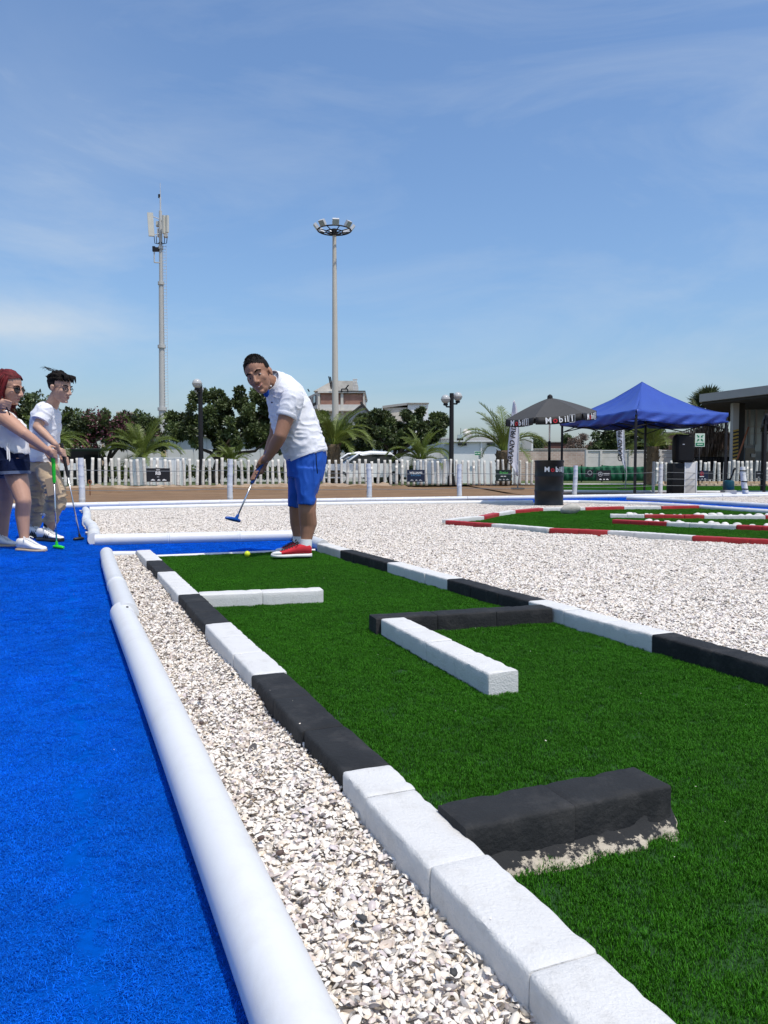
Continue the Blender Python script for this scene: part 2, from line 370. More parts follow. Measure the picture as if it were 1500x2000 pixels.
    def mesh(s, name, mats, smooth=False, org=None, angle=None):
        me = bpy.data.meshes.new(name); o = Vector(org) if org is not None else Vector((0, 0, 0))
        me.from_pydata([(v[0]-o.x, v[1]-o.y, v[2]-o.z) for v in s.v], [], s.f)
        mats = mats if isinstance(mats, (list, tuple)) else [mats]
        for m in mats: me.materials.append(m)
        if len(mats) > 1: me.polygons.foreach_set('material_index', s.m)
        if any(abs(t-.5) > 1e-6 for t in s.t):
            a = me.attributes.new('tint', 'FLOAT', 'FACE'); a.data.foreach_set('value', s.t)
        if smooth:
            me.polygons.foreach_set('use_smooth', [True]*len(me.polygons))
            if angle: me.set_sharp_from_angle(angle=R(angle))
        me.update(); return me

def tag(o, label, cat, group=None, kind=None):
    o['label'] = label; o['category'] = cat
    if group: o['group'] = group
    if kind: o['kind'] = kind
    return o
def link(name, data, parent=None, loc=None, rot=None, scale=None):
    o = bpy.data.objects.new(name, data); COL.objects.link(o)
    if parent is not None: o.parent = parent
    if loc is not None: o.location = loc
    if rot is not None: o.rotation_euler = rot
    if scale is not None: o.scale = scale
    return o
def rootloc(p):
    while p.parent is not None: p = p.parent
    return p.location
def obj(name, mb, m, parent=None, smooth=False, angle=None, label=None):
    """one mesh object from world-space geometry"""
    org = rootloc(parent) if parent is not None else None
    if parent is None:
        a = np.array(mb.v); org = Vector((float((a[:, 0].min()+a[:, 0].max())/2), float((a[:, 1].min()+a[:, 1].max())/2), float(a[:, 2].min())))
    me = mb.mesh(name, m, smooth, org, angle)
    o = link(name, me, parent)
    if parent is None: o.location = org
    if label: o['label'] = label
    return o
def thing(name, loc, label, cat, group=None, rot=None):
    o = bpy.data.objects.new(name, None); COL.objects.link(o); o.location = loc; o.empty_display_size = .1
    if rot is not None: o.rotation_euler = rot
    return tag(o, label, cat, group)
def copy_tree(o, parent=None):
    c = o.copy(); COL.objects.link(c); c.parent = parent
    for ch in list(o.children): copy_tree(ch, c)
    return c
def structure(o): o['kind'] = 'structure'; return o
def stuff(o): o['kind'] = 'stuff'; return o

_font_cache = {}
def text(name, s, size, m, loc, xdir, ydir, parent=None, bold=0.0, shear=0, align='CENTER', depth=.0008, spacing=1.0):
    """flat lettering: xdir reading direction, ydir up direction of the letters (world vectors)"""
    cu = bpy.data.curves.new('lettering', 'FONT'); cu.body = s; cu.size = size; cu.align_x = align; cu.align_y = 'CENTER'
    cu.offset = bold*size; cu.shear = shear; cu.extrude = depth; cu.resolution_u = 3; cu.space_character = spacing
    tmp = bpy.data.objects.new('lettering', cu); COL.objects.link(tmp)
    dg = bpy.context.evaluated_depsgraph_get(); dg.update()
    me = bpy.data.meshes.new_from_object(tmp.evaluated_get(dg)); bpy.data.objects.remove(tmp)
    me.materials.clear(); me.materials.append(m)
    x = Vector(xdir).normalized(); y = Vector(ydir); y = (y-x*y.dot(x)).normalized(); z = x.cross(y)
    mt = Matrix((x, y, z)).transposed().to_4x4(); mt.translation = Vector(loc)-(rootloc(parent) if parent is not None else Vector((0, 0, 0)))
    me.transform(mt)
    return link(name, me, parent)

# ------------------------------------------------------------------ scattering of uncountable stuff
PROTO = {}
def proto_coll(name, meshes):
    c = bpy.data.collections.new(name)
    for i, me in enumerate(meshes):
        o = bpy.data.objects.new('%s_%02d' % (name, i), me); c.objects.link(o)
    PROTO[name] = c; return c
def scatter(name, pts, rots, scl, idx, coll):
    me = bpy.data.meshes.new(name); pts = np.asarray(pts, dtype=np.float32); n = len(pts)
    me.vertices.add(n); me.vertices.foreach_set('co', pts.ravel())
    a = me.attributes.new('rot', 'FLOAT_VECTOR', 'POINT'); a.data.foreach_set('vector', np.asarray(rots, dtype=np.float32).ravel())
    a = me.attributes.new('scl', 'FLOAT', 'POINT'); a.data.foreach_set('value', np.asarray(scl, dtype=np.float32))
    a = me.attributes.new('idx', 'INT', 'POINT'); a.data.foreach_set('value', np.asarray(idx, dtype=np.int32))
    me.update()
    ng = bpy.data.node_groups.new(name+'_nodes', 'GeometryNodeTree')
    ng.interface.new_socket('Geometry', in_out='INPUT', socket_type='NodeSocketGeometry'); ng.interface.new_socket('Geometry', in_out='OUTPUT', socket_type='NodeSocketGeometry')
    N, L = ng.nodes, ng.links
    gi = N.new('NodeGroupInput'); go = N.new('NodeGroupOutput'); ip = N.new('GeometryNodeInstanceOnPoints')
    ci = N.new('GeometryNodeCollectionInfo'); ci.inputs['Collection'].default_value = coll
    ci.inputs['Separate Children'].default_value = True; ci.inputs['Reset Children'].default_value = True
    def at(nm, ty):
        q = N.new('GeometryNodeInputNamedAttribute'); q.data_type = ty; q.inputs['Name'].default_value = nm; return q.outputs['Attribute']
    e2r = N.new('FunctionNodeEulerToRotation')
    L.new(at('rot', 'FLOAT_VECTOR'), e2r.inputs[0]); L.new(e2r.outputs[0], ip.inputs['Rotation'])
    L.new(at('scl', 'FLOAT'), ip.inputs['Scale']); L.new(at('idx', 'INT'), ip.inputs['Instance Index'])
    ip.inputs['Pick Instance'].default_value = True
    L.new(gi.outputs[0], ip.inputs['Points']); L.new(ci.outputs[0], ip.inputs['Instance']); L.new(ip.outputs[0], go.inputs[0])
    o = link(name, me); md = o.modifiers.new('scatter', 'NODES'); md.node_group = ng
    o['kind'] = 'stuff'; return o
def inside(poly, p):
    poly = np.asarray(poly); x, y = p[:, 0], p[:, 1]; r = np.zeros(len(p), bool); j = len(poly)-1
    for i in range(len(poly)):
        xi, yi = poly[i]; xj, yj = poly[j]
        c = ((yi > y) != (yj > y)) & (x < (xj-xi)*(y-yi)/(yj-yi+1e-12)+xi); r ^= c; j = i
    return r
def jgrid(poly, step, jit=.5):
    poly = np.asarray(poly); lo, hi = poly.min(0), poly.max(0)
    gx, gy = np.meshgrid(np.arange(lo[0], hi[0], step), np.arange(lo[1], hi[1], step))
    p = np.stack([gx.ravel(), gy.ravel()], 1); p = p+nrg.uniform(-jit, jit, p.shape)*step
    return p[inside(poly, p)]
def st2w(p, z):
    p = np.asarray(p); n = np.array(CN); c = np.array(CD)
    w = p[:, :1]*n+p[:, 1:2]*c; w[:, 2] = z; return w
# ================================================================== GROUND
def sheet(name, poly, z, m, course=True):
    mb = MB(); pts = [S(p[0], p[1], z) if course else Vector((p[0], p[1], z)) for p in poly]
    mb.add(pts, [tuple(range(len(pts)))])
    return structure(obj(name, mb, m))
def relief(name, x0, x1, t0, t1, nx, nt, fz, m, frame=S):
    mb = MB(); vs = []; fs = []
    xs = np.linspace(x0, x1, nx); ts = np.linspace(t0, t1, nt); g = np.array([(a, b, 0) for b in ts for a in xs]); z = fz(g)
    vs = [frame(g[i, 0], g[i, 1], z[i]) for i in range(len(g))]
    for j in range(nt-1):
        for i in range(nx-1): a = j*nx+i; fs.append((a, a+1, a+nx+1, a+nx))
    mb.add(vs, fs); return structure(obj(name, mb, m, smooth=True))

sheet('ground', [(-1500, -300), (1500, -300), (1500, 2500), (-1500, 2500)], -.05, M['dirt'], course=False)
# brown earth between the course and the picket fence
def earth_z(g):
    t = g[:, 1]; rise = np.clip((t-23.5)/2.6, 0, 1); rise = rise*rise*(3-2*rise)
    rough = np.clip((t-22.8)/1.5, .10, 1)
    return -.02+rise*.09+rough*(.030*fbm(g*np.array([2.2, 2.2, 1]), 4)+.035*np.clip(fbm(g*np.array([5.5, 5.5, 1])+40, 3)-.2, 0, 1))
relief('earth', -14, 12.2, 14.2, 29.5, 300, 190, earth_z, M['dirt'])
def berm_z(g):
    t = g[:, 1]; q = np.exp(-((t-27.0)/1.0)**2)
    return -.03+q*(.10+.055*fbm(g*np.array([1.8, 2.4, 1]), 4)+.07*np.clip(fbm(g*np.array([4.5, 4.5, 1])+9, 3)-.1, 0, 1))+.04*np.clip((t-25)/2, 0, 1)
relief('loose_soil', -14, 12.0, 25.2, 29.4, 330, 70, berm_z, M['berm'])
sheet('grass_verge', [(-40, 29.3), (26, 29.3), (60, 60), (-40, 60)], .03, M['verge'])

# blue carpet: walkway, tee strip, far edge strip, right-hand path
B1 = [(-3.2, -.6), (.30, -.6), (.36, 6.0), (2.05, 5.72), (2.06, 6.9), (.40, 6.95), (.56, 12.66), (3.2, 12.97), (5.8, 12.83), (8.45, 12.25), (9.2, 11.9), (9.85, 10.6), (9.75, 9.4), (9.4, 6.5), (9.4, 3), (11.0, 3), (11.1, 8.0), (11.4, 10.6), (11.4, 13.2), (18, 13.2), (18, 14.05), (.3, 14.2), (-3.2, 14.2)]
sheet('blue_carpet', B1, .004, M['bluebase'])
# ------------------------------------------------------------------ shell gravel beds
STRIP = [(.24, -.5), (.50, -.5), (.60, 5.72), (.37, 5.72)]
FIELD = [(.42, 6.95), (2.08, 6.72), (1.96, 5.6), (1.97, -1.2), (9.4, -1.2), (9.4, 4.0), (9.5, 6.5), (9.9, 9.6), (9.9, 10.6), (9.2, 11.85), (8.43, 12.20), (5.8, 12.80), (3.2, 12.95), (.50, 12.62)]
ISLE = [(11.3, 3), (18, 3), (18, 13.15), (11.5, 13.15), (11.5, 10.6), (11.2, 8.0)]
RK = [(4.10, 7.75), (4.30, 7.05), (4.46, 6.2), (4.83, 5.75), (5.1, 5.0), (5.45, 4.3), (5.9, 3.4), (9.3, 3.4), (9.5, 6.5), (9.8, 9.48), (8.4, 9.7), (7.6, 9.7), (6.9, 9.83), (6.05, 9.36), (5.46, 8.9), (4.82, 8.3)]
def strip_lo(t): return np.where(t < 3.3, .222+.0184*t, .283+.0415*(t-3.3))
def strip_z(s, t): return .016+.012*fbm(np.stack([s*6, t*6, t*0], 1), 3)
gravel_strip = relief('shell_gravel_strip', 0, 1, -.5, 5.72, 10, 160, lambda g: strip_z(g[:, 0]*.2, g[:, 1]), M['shellbed'], frame=lambda q, t, z: S(float(strip_lo(np.array(t)))*(1-q)+(.505+.0168*max(t, 0))*q, t, z))
sheet('shell_gravel_field', FIELD, .012, M['shellbed'])
sheet('shell_gravel_island', ISLE, .012, M['shellbed'])

def shell_geo(mb, c, rot, L_, W_, H_, seg=8, rings=2, up=True):
    """one wedge-clam valve: a shallow pointed oval bowl"""
    vs = [Vector((-.12*L_, 0, H_))]; fs = []
    for i in range(1, rings+1):
        q = i/rings
        for k in range(seg):
            a = 2*math.pi*k/seg; x = math.cos(a)*L_*.5*q; y = math.sin(a)*W_*.5*q
            if x > 0: y *= 1-.22*(x/(L_*.5))
            vs.append(Vector((x-.12*L_*(1-q), y, H_*(1-q**2.1))))
    for k in range(seg): fs.append((0, 1+k, 1+(k+1) % seg))
    for i in range(rings-1):
        for k in range(seg):
            a, b = 1+i*seg+k, 1+i*seg+(k+1) % seg; fs.append((a, a+seg, b+seg, b))
    mb.add([Vector(c)+rot @ (v if up else Vector((v.x, v.y, -v.z))) for v in vs], fs)
def chip_geo(mb, c, rot, r):
    vs = [Vector((rng.uniform(.5, 1)*r*math.cos(a), rng.uniform(.4, 1)*r*math.sin(a), rng.uniform(-.2, .2)*r)) for a in (0, 1.3, 2.6, 3.9, 5.1)]
    vs.append(Vector((0, 0, r*.5))); mb.add([Vector(c)+rot @ v for v in vs], [(i, (i+1) % 5, 5) for i in range(5)])
singles = []
for k in range(9):
    mb = MB(); I = Matrix.Identity(3); L_ = [.016, .013, .019, .012, .015, .018, .013, .009, .010][k]
    if k < 7: shell_geo(mb, (0, 0, 0), I, L_, L_*rng.uniform(.55, .75), L_*rng.uniform(.16, .26), 9, 3, up=(k % 3 != 2))
    else: chip_geo(mb, (0, 0, 0), I, L_*.6)
    singles.append(mb.mesh('shell_valve', M['shell'], True))
proto_coll('valves', singles)
patches = []
for k in range(4):
    mb = MB(); RP = .13
    for j in range(1700):
        a = rng.uniform(0, 6.283); r = RP*math.sqrt(rng.random()); L_ = rng.choice([.010, .013, .016, .018, .022])*rng.uniform(.75, 1.15)
        rot = Euler((rng.gauss(0, .42), rng.gauss(0, .42), rng.uniform(0, 6.28))).to_matrix(); mb.tint = rng.random()*.999+.0005
        c = (r*math.cos(a), r*math.sin(a), rng.uniform(.002, .014))
        if rng.random() < .72: shell_geo(mb, c, rot, L_, L_*rng.uniform(.55, .8), L_*.22, 6, 1 if j % 3 else 2, up=rng.random() < .6)
        else: chip_geo(mb, c, rot, L_*.5)
    patches.append(mb.mesh('shell_patch', M['shell'], False))
proto_coll('shellpatches', patches)
# single valves in the near strip
def strip_pts(t0, t1, per_m2):
    n = int((t1-t0)*.27*per_m2); t = nrg.uniform(t0, t1, n); qq = nrg.uniform(.02, 1, n); s = strip_lo(t)*(1-qq)+(.50+.0168*np.maximum(t, 0))*qq
    z = strip_z(qq*.2, t)
    w = st2w(np.stack([s, t], 1), 0); w[:, 2] = z+nrg.uniform(.001, .013, n); return w
w1 = strip_pts(-.35, 2.4, 38000); w2 = strip_pts(2.4, 5.72, 24000); w = np.concatenate([w1, w2]); n_ = len(w)
rot = np.stack([nrg.normal(0, .45, n_), nrg.normal(0, .45, n_), nrg.uniform(0, 6.28, n_)], 1)
scatter('shell_gravel', w, rot, nrg.uniform(.5, 1.15, n_)*np.where(nrg.random(n_) < .10, 1.35, 1), nrg.integers(0, 9, n_), PROTO['valves'])
# the 300 valves that show largest lie nearest the camera: pieces of their own
for k in range(300):
    t = .48+1.0*(k/300)**1.2; q = rng.uniform(.08, .95); s = float(strip_lo(np.array(t)))*(1-q)+(.50+.0168*t)*q
    z = float(strip_z(np.array([q*.2]), np.array([t]))[0])+rng.uniform(.010, .016)
    org = gravel_strip.location
    link('shell', singles[k % 7], gravel_strip, S(s, t, z)-org, (rng.gauss(0, .4), rng.gauss(0, .4), rng.uniform(0, 6.28)), (rng.uniform(.75, 1.35),)*3)
# far beds: dense patches of valves
def far_bed(name, poly, holes, step=.165):
    p = jgrid(poly, step, .25)
    for h in holes: p = p[~inside(h, p)]
    w = st2w(p, .012); n = len(w)
    scatter(name, w, np.stack([nrg.normal(0, .02, n), nrg.normal(0, .02, n), nrg.uniform(0, 6.28, n)], 1), nrg.uniform(.95, 1.15, n), nrg.integers(0, 4, n), PROTO['shellpatches'])
def inset(poly, d):
    q = [Vector((p[0], p[1])) for p in poly]; n = len(q); A = sum(q[i].x*q[(i+1) % n].y-q[(i+1) % n].x*q[i].y for i in range(n)); o = []
    sg = 1 if A > 0 else -1
    for i in range(n):
        e1 = (q[i]-q[i-1]).normalized(); e2 = (q[(i+1) % n]-q[i]).normalized()
        b = (Vector((-e1.y, e1.x))+Vector((-e2.y, e2.x)))*sg; b = b/max(b.length_squared, .5)*2
        p = q[i]+b*d; o.append((p.x, p.y))
    return o
far_bed('shell_gravel_cover', inset(FIELD, .06), [inset(RK, -.06)])
far_bed('shell_gravel_cover', inset(ISLE, .06), [], .2)
# scattered dark pebbles, extra ones standing in for small shadows among the shells
peb = []
for k in range(3):
    mb = MB(); mb.ell((0, 0, 0), [(1, 0, 0), (0, .75, 0), (0, 0, .5)], 8, 5); mb.v = [tuple(Vector(v)*(1+.2*math.sin(9*v[0]+5*v[1]+k))) for v in mb.v]
    peb.append(mb.mesh('pebble', mat('pebble_and_shade_speck_%d' % k, [(.05, .05, .05), (.14, .125, .11), (.09, .06, .05)][k], .7), True))
proto_coll('pebbles', peb)
p = jgrid(inset(FIELD, .15), .36, .5); p = p[~inside(inset(RK, -.1), p)]; p = p[nrg.random(len(p)) < .75]; w = st2w(p, .026)
q = strip_pts(-.2, 5.6, 55); q[:, 2] += .012; w = np.concatenate([w, q]); n_ = len(w)
sc = np.concatenate([nrg.uniform(.006, .018, len(p)), nrg.uniform(.004, .009, len(q))])
scatter('pebbles_and_shade_specks', w, np.stack([nrg.normal(0, .3, n_), nrg.normal(0, .3, n_), nrg.uniform(0, 6.28, n_)], 1), sc, nrg.integers(0, 3, n_), PROTO['pebbles'])

# ------------------------------------------------------------------ artificial turf
TURF = [(.54, -.3), (1.93, -.3), (1.93, 5.70), (.66, 5.76)]
sheet('green_turf', TURF, .006, M['turfbase'])
sheet('green_turf', RK, .016, M['turfbase'])
def tuft(n, rad, h, w, lean, curl):
    mb = MB()
    for k in range(n):
        a = rng.uniform(0, 6.283); r = rad*math.sqrt(rng.random()); x, y = r*math.cos(a), r*math.sin(a)
        d = rng.uniform(0, 6.283); hh = h*rng.uniform(.6, 1.1); ln = hh*rng.uniform(.1, lean); dx, dy = math.cos(d), math.sin(d); wx, wy = -dy*w*.5, dx*w*.5
        mb.tint = rng.random()*.98+.01
        p1 = (x+dx*ln*.35, y+dy*ln*.35, hh*.62); p2 = (x+dx*ln*(1+curl), y+dy*ln*(1+curl), hh*(1-.25*curl))
        mb.add([(x-wx, y-wy, 0), (x+wx, y+wy, 0), (p1[0]+wx*.9, p1[1]+wy*.9, p1[2]), (p1[0]-wx*.9, p1[1]-wy*.9, p1[2]), p2], [(0, 1, 2, 3), (3, 2, 4)])
    return mb
proto_coll('tufts', [tuft(400, .036, .0098, .00105, .55, .3).mesh('turf_tuft', M['blade']) for k in range(5)])
proto_coll('pile', [tuft(330, .032, .0040, .00085, 1.4, .8).mesh('carpet_tuft', M['bluepile']) for k in range(5)])
def carpet(name, poly, step, z, coll, s0, s1, holes=()):
    p = jgrid(poly, step, .5)
    for h in holes: p = p[~inside(h, p)]
    if coll is PROTO['pile']: p = p[np.abs(p[:, 0]-(.02+.02*p[:, 1])) > .017]   # seam between two carpet rolls
    w = st2w(p, z); n = len(w)
    scatter(name, w, np.stack([nrg.normal(0, .06, n), nrg.normal(0, .06, n), nrg.uniform(0, 6.28, n)], 1), nrg.uniform(s0, s1, n), nrg.integers(0, 5, n), coll)
carpet('turf_grass', [(.60, .1), (1.90, .1), (1.90, 5.66), (.70, 5.72)], .036, .005, PROTO['tufts'], .85, 1.15)
carpet('turf_grass', inset(RK, .10), .06, .015, PROTO['tufts'], 1.1, 1.5)
carpet('carpet_pile', [(-1.6, .2), (.195, .2), (.235, 3.2), (-1.6, 3.2)], .030, .004, PROTO['pile'], .9, 1.2)
carpet('carpet_pile', [(-2.2, 3.2), (.24, 3.2), (.33, 5.7), (.42, 6.0), (1.9, 5.84), (1.98, 6.6), (.34, 6.9), (.4, 9), (-2.2, 9)], .042, .004, PROTO['pile'], 1.2, 1.5)
carpet('carpet_pile', [(-2.9, 9), (.38, 9), (.48, 12.75), (3.2, 13.05), (8.4, 12.35), (9.3, 11.95), (9.9, 10.6), (9.8, 9.4), (9.48, 6.5), (9.45, 4.5), (10.95, 4.5), (11.05, 8.0), (11.35, 10.6), (11.4, 13.2), (15.5, 13.25), (15.5, 14.0), (-2.9, 13.9)], .075, .004, PROTO['pile'], 2.2, 2.8)

# ================================================================== KERBS
def brick_mesh(seed, L_, m, W_=.098, H_=.095, rough=.0008):
    """painted brick laid on edge: broken arrises, lumpy brushed paint over mortar"""
    def cuts(h, n, e): return [-h]+[-h+e]+[(-h+e)+(2*h-2*e)*k/n for k in range(1, n)]+[h-e]+[h]
    xs, ys, zs = cuts(W_/2, 4, .006), cuts(L_/2, 13, .005), cuts(H_/2, 4, .007)
    bm = bmesh.new()
    def face_grid(A, B, fn, flip):
        g = [[bm.verts.new(fn(a, b)) for b in B] for a in A]
        for i in range(len(A)-1):
            for j in range(len(B)-1):
                q = (g[i][j], g[i+1][j], g[i+1][j+1], g[i][j+1]); bm.faces.new(q if flip else q[::-1])
    face_grid(xs, ys, lambda a, b: (a, b, H_/2), True); face_grid(xs, zs, lambda a, b: (a, -L_/2, b), True); face_grid(xs, zs, lambda a, b: (a, L_/2, b), False)
    face_grid(ys, zs, lambda a, b: (W_/2, a, b), True); face_grid(ys, zs, lambda a, b: (-W_/2, a, b), False); face_grid(xs, ys, lambda a, b: (a, b, -H_/2), False)
    bmesh.ops.remove_doubles(bm, verts=bm.verts, dist=1e-5); bmesh.ops.recalc_face_normals(bm, faces=bm.faces)
    r = Vector((.0065, .0018, .0065)); h = Vector((W_/2, L_/2, H_/2))
    for v in bm.verts:
        inn = Vector([max(-(h[k]-r[k]), min(h[k]-r[k], v.co[k])) for k in range(3)]); d = v.co-inn; q = Vector([d[k]/r[k] for k in range(3)])
        if q.length > 1: q = q.normalized(); v.co = inn+Vector([q[k]*r[k] for k in range(3)])
    bm.normal_update(); co = np.array([v.co[:] for v in bm.verts]); sd = np.array([seed*3.7, seed*1.9, seed*2.3])
    ed = (np.abs(np.abs(co[:, 0])-W_/2) < .012)*(co[:, 2] > H_/2-.014)
    d = fbm(co*70+sd, 3)*rough+fbm(co*14+sd, 3)*rough*.45-ed*np.clip(fbm(co*60+sd+7, 2)-.1, 0, 1)*.004
    endk = np.clip((L_/2-np.abs(co[:, 1]))/.006, .35, 1)
    for v, q in zip(bm.verts, d*endk): v.co += v.normal*float(q)
    for v in bm.verts: v.co.z += H_/2
    me = bpy.data.meshes.new('brick'); bm.to_mesh(me); bm.free(); me.materials.append(m)
    me.polygons.foreach_set('use_smooth', [True]*len(me.polygons)); me.set_sharp_from_angle(angle=R(55)); return me
_bk = {}
def brick_of(color, L_):
    key = (color, round(L_, 2))
    if key not in _bk: _bk[key] = [brick_mesh(len(_bk)*7+k, 1.0*L_, M[color]) for k in range(3)]
    return _bk[key]
def kerb_run(root, p0, p1, color, top=.07, H_=.095):
    """bricks end to end from p0 to p1 (course coordinates), children of root"""
    a, b = Vector((p0[0], p0[1], 0)), Vector((p1[0], p1[1], 0)); L_ = (b-a).length; n = max(1, round(L_/.24)); u = (b-a)/n; l = L_/n
    dw = S(b.x, b.y)-S(a.x, a.y); ang = math.atan2(-dw.x, dw.y)
    for k in range(n):
        c = a+u*(k+.5); me = rng.choice(brick_of(color, round(l-.003, 2)))
        o = link('brick', me, root, S(c.x+rng.gauss(0, .0012), c.y, top-H_+rng.gauss(0, .0006))-root.location, (rng.gauss(0, .003), rng.gauss(0, .004), ang+rng.gauss(0, .004)+(math.pi if rng.random() < .5 else 0)), (1, (l-.0004)/round(l-.003, 2), 1))
def lerp2(a, b, q): return (a[0]+(b[0]-a[0])*q, a[1]+(b[1]-a[1])*q)
kl = thing('brick_kerb', S(.55, 3, -.02), 'long black and white brick kerb between shell strip and green putting lane', 'kerb')
kc = lambda t: (.517+.0195*t, t)
for t0, t1, c in [(5.68, 4.985, 'white'), (4.985, 4.40, 'black'), (4.40, 3.54, 'white'), (3.54, 2.822, 'black'), (2.822, 2.06, 'white'), (2.06, 1.316, 'black'), (1.316, 1.195, 'white'), (1.195, -.3, 'white')]:
    kerb_run(kl, kc(t0), kc(t1), c)
kr = thing('brick_kerb', S(1.95, 3, -.02), 'black and white brick kerb dividing the green lane from the wide shell field', 'kerb')
rc = lambda t: (1.945+.004*(t-3), t)
for t0, t1, c in [(5.62, 5.10, 'white'), (5.10, 4.28, 'black'), (4.28, 3.50, 'white'), (3.50, 2.76, 'black'), (2.76, 2.02, 'white'), (2.02, 1.24, 'black'), (1.24, -.3, 'white')]:
    kerb_run(kr, rc(t0), rc(t1), c)
def barrier(pts, color, label, top=.07):
    c = lerp2(pts[0], pts[1], .5); r = thing('brick_barrier', S(c[0], c[1], -.02), label, 'barrier'); kerb_run(r, pts[0], pts[1], color, top); return r
barrier([(.635, 3.55), (1.20, 3.46)], 'white', 'white brick barrier running across the lane from the long kerb')
barrier([(1.14, 2.70), (1.89, 2.62)], 'black', 'black brick barrier crossing the lane from the kerb beside the shell field')
barrier([(1.195, 2.64), (1.157, 1.80)], 'white', 'white brick barrier lying lengthwise in the middle of the turf', .072)
b4 = barrier([(.578, 1.05), (.99, 1.048)], 'black', 'short thick black brick barrier with crumbling cement foot', .082)
def foot_mat():
    m = M['cement'].copy(); m.name = 'half_painted_cement'; N, L = m.node_tree.nodes, m.node_tree.links; b = N['Principled BSDF']; src = b.inputs['Base Color'].links[0].from_socket
    geo = N.new('ShaderNodeNewGeometry'); sp = N.new('ShaderNodeSeparateXYZ'); L.new(geo.outputs['Position'], sp.inputs[0])
    n = N.new('ShaderNodeTexNoise'); n.inputs['Scale'].default_value = 48; n.inputs['Detail'].default_value = 9; n.inputs['Roughness'].default_value = .7; L.new(geo.outputs['Position'], n.inputs['Vector'])
    mr = N.new('ShaderNodeMapRange'); mr.inputs['From Min'].default_value = .012; mr.inputs['From Max'].default_value = .040; mr.inputs['To Min'].default_value = -.07; mr.inputs['To Max'].default_value = .38; L.new(sp.outputs['Z'], mr.inputs['Value'])
    ad = N.new('ShaderNodeMath'); ad.operation = 'ADD'; L.new(n.outputs['Fac'], ad.inputs[0]); L.new(mr.outputs[0], ad.inputs[1])
    r = N.new('ShaderNodeValToRGB'); r.color_ramp.elements[0].position = .47; r.color_ramp.elements[1].position = .53; L.new(ad.outputs[0], r.inputs['Fac'])
    mx = N.new('ShaderNodeMixRGB'); mx.inputs['Color2'].default_value = (.017, .018, .019, 1); L.new(r.outputs['Color'], mx.inputs['Fac']); L.new(src, mx.inputs['Color1']); L.new(mx.outputs['Color'], b.inputs['Base Color']); return m
M['foot'] = foot_mat()
def foot(s0, s1, t, w0, w1, z0, z1, m, nm, parent, seed):
    mb = MB(); n = 26; vs = []; prof = [(-w0, z0), (-w0*.92, z0+.012), (-w1*1.12, z1*.55+z0*.45), (-w1, z1), (w1, z1), (w1*1.1, z1*.5+z0*.5), (w0, z0)]
    for i in range(n+1):
        s = s0+(s1-s0)*i/n
        for j, (y, z) in enumerate(prof):
            q = float(fbm(np.array([[s*28+seed, j*1.7, seed]]), 3)[0]); e = 1-.35*max(0, (i-n+2)/2)
            vs.append(S(s, t+y*(1+.16*q)*e, z+.004*q))
    k = len(prof); fs = [(i*k+j, i*k+j+1, (i+1)*k+j+1, (i+1)*k+j) for i in range(n) for j in range(k-1)]
    fs += [tuple(range(k)), tuple(n*k+j for j in range(k-1, -1, -1))]
    mb.add(vs, fs); return obj(nm, mb, m, parent, True, 40)
foot(.60, 1.005, 1.046, .080, .040, .004, .046, M['foot'], 'cement_foot', b4, 3.1)
# red and white kerb of the neighbouring hole
rk = thing('brick_kerb', S(5, 7, -.02), 'red and white brick kerb outlining the neighbouring green hole', 'kerb')
RKP = [(4.18, 7.69), (4.39, 7.03), (4.55, 6.25), (4.87, 5.77), (5.16, 5.02), (5.47, 4.4), (5.9, 3.5)]
for a, b, c in zip(RKP, RKP[1:], ['red', 'white', 'red', 'white', 'red', 'white']): kerb_run(rk, a, b, c)
RKQ = [(4.22, 7.82), (4.70, 8.16), (4.98, 8.30), (5.53, 8.83), (6.10, 9.30), (6.91, 9.76), (7.62, 9.63), (8.40, 9.65), (8.96, 9.43), (9.74, 9.43)]
for a, b, c in zip(RKQ, RKQ[1:], ['white', 'white', 'red', 'white', 'red', 'white', 'red', 'white', 'red']): kerb_run(rk, a, b, c)
ia = thing('brick_kerb', S(7.5, 7.5, -.02), 'inner kerb with white end, farther of the two edging the white boulders', 'kerb')
for a, b, c in [((6.76, 8.0), (7.09, 7.74), 'white'), ((7.09, 7.74), (7.70, 7.34), 'red'), ((7.70, 7.34), (8.32, 6.95), 'white'), ((8.32, 6.95), (8.95, 6.55), 'red')]: kerb_run(ia, a, b, c)
ib = thing('brick_kerb', S(6.4, 6.4, -.02), 'inner kerb with red end, nearer of the two edging the white boulders', 'kerb')
for a, b, c in [((6.03, 7.07), (6.28, 6.48), 'red'), ((6.28, 6.48), (6.59, 5.83), 'white'), ((6.59, 5.83), (6.95, 5.2), 'red')]: kerb_run(ib, a, b, c)
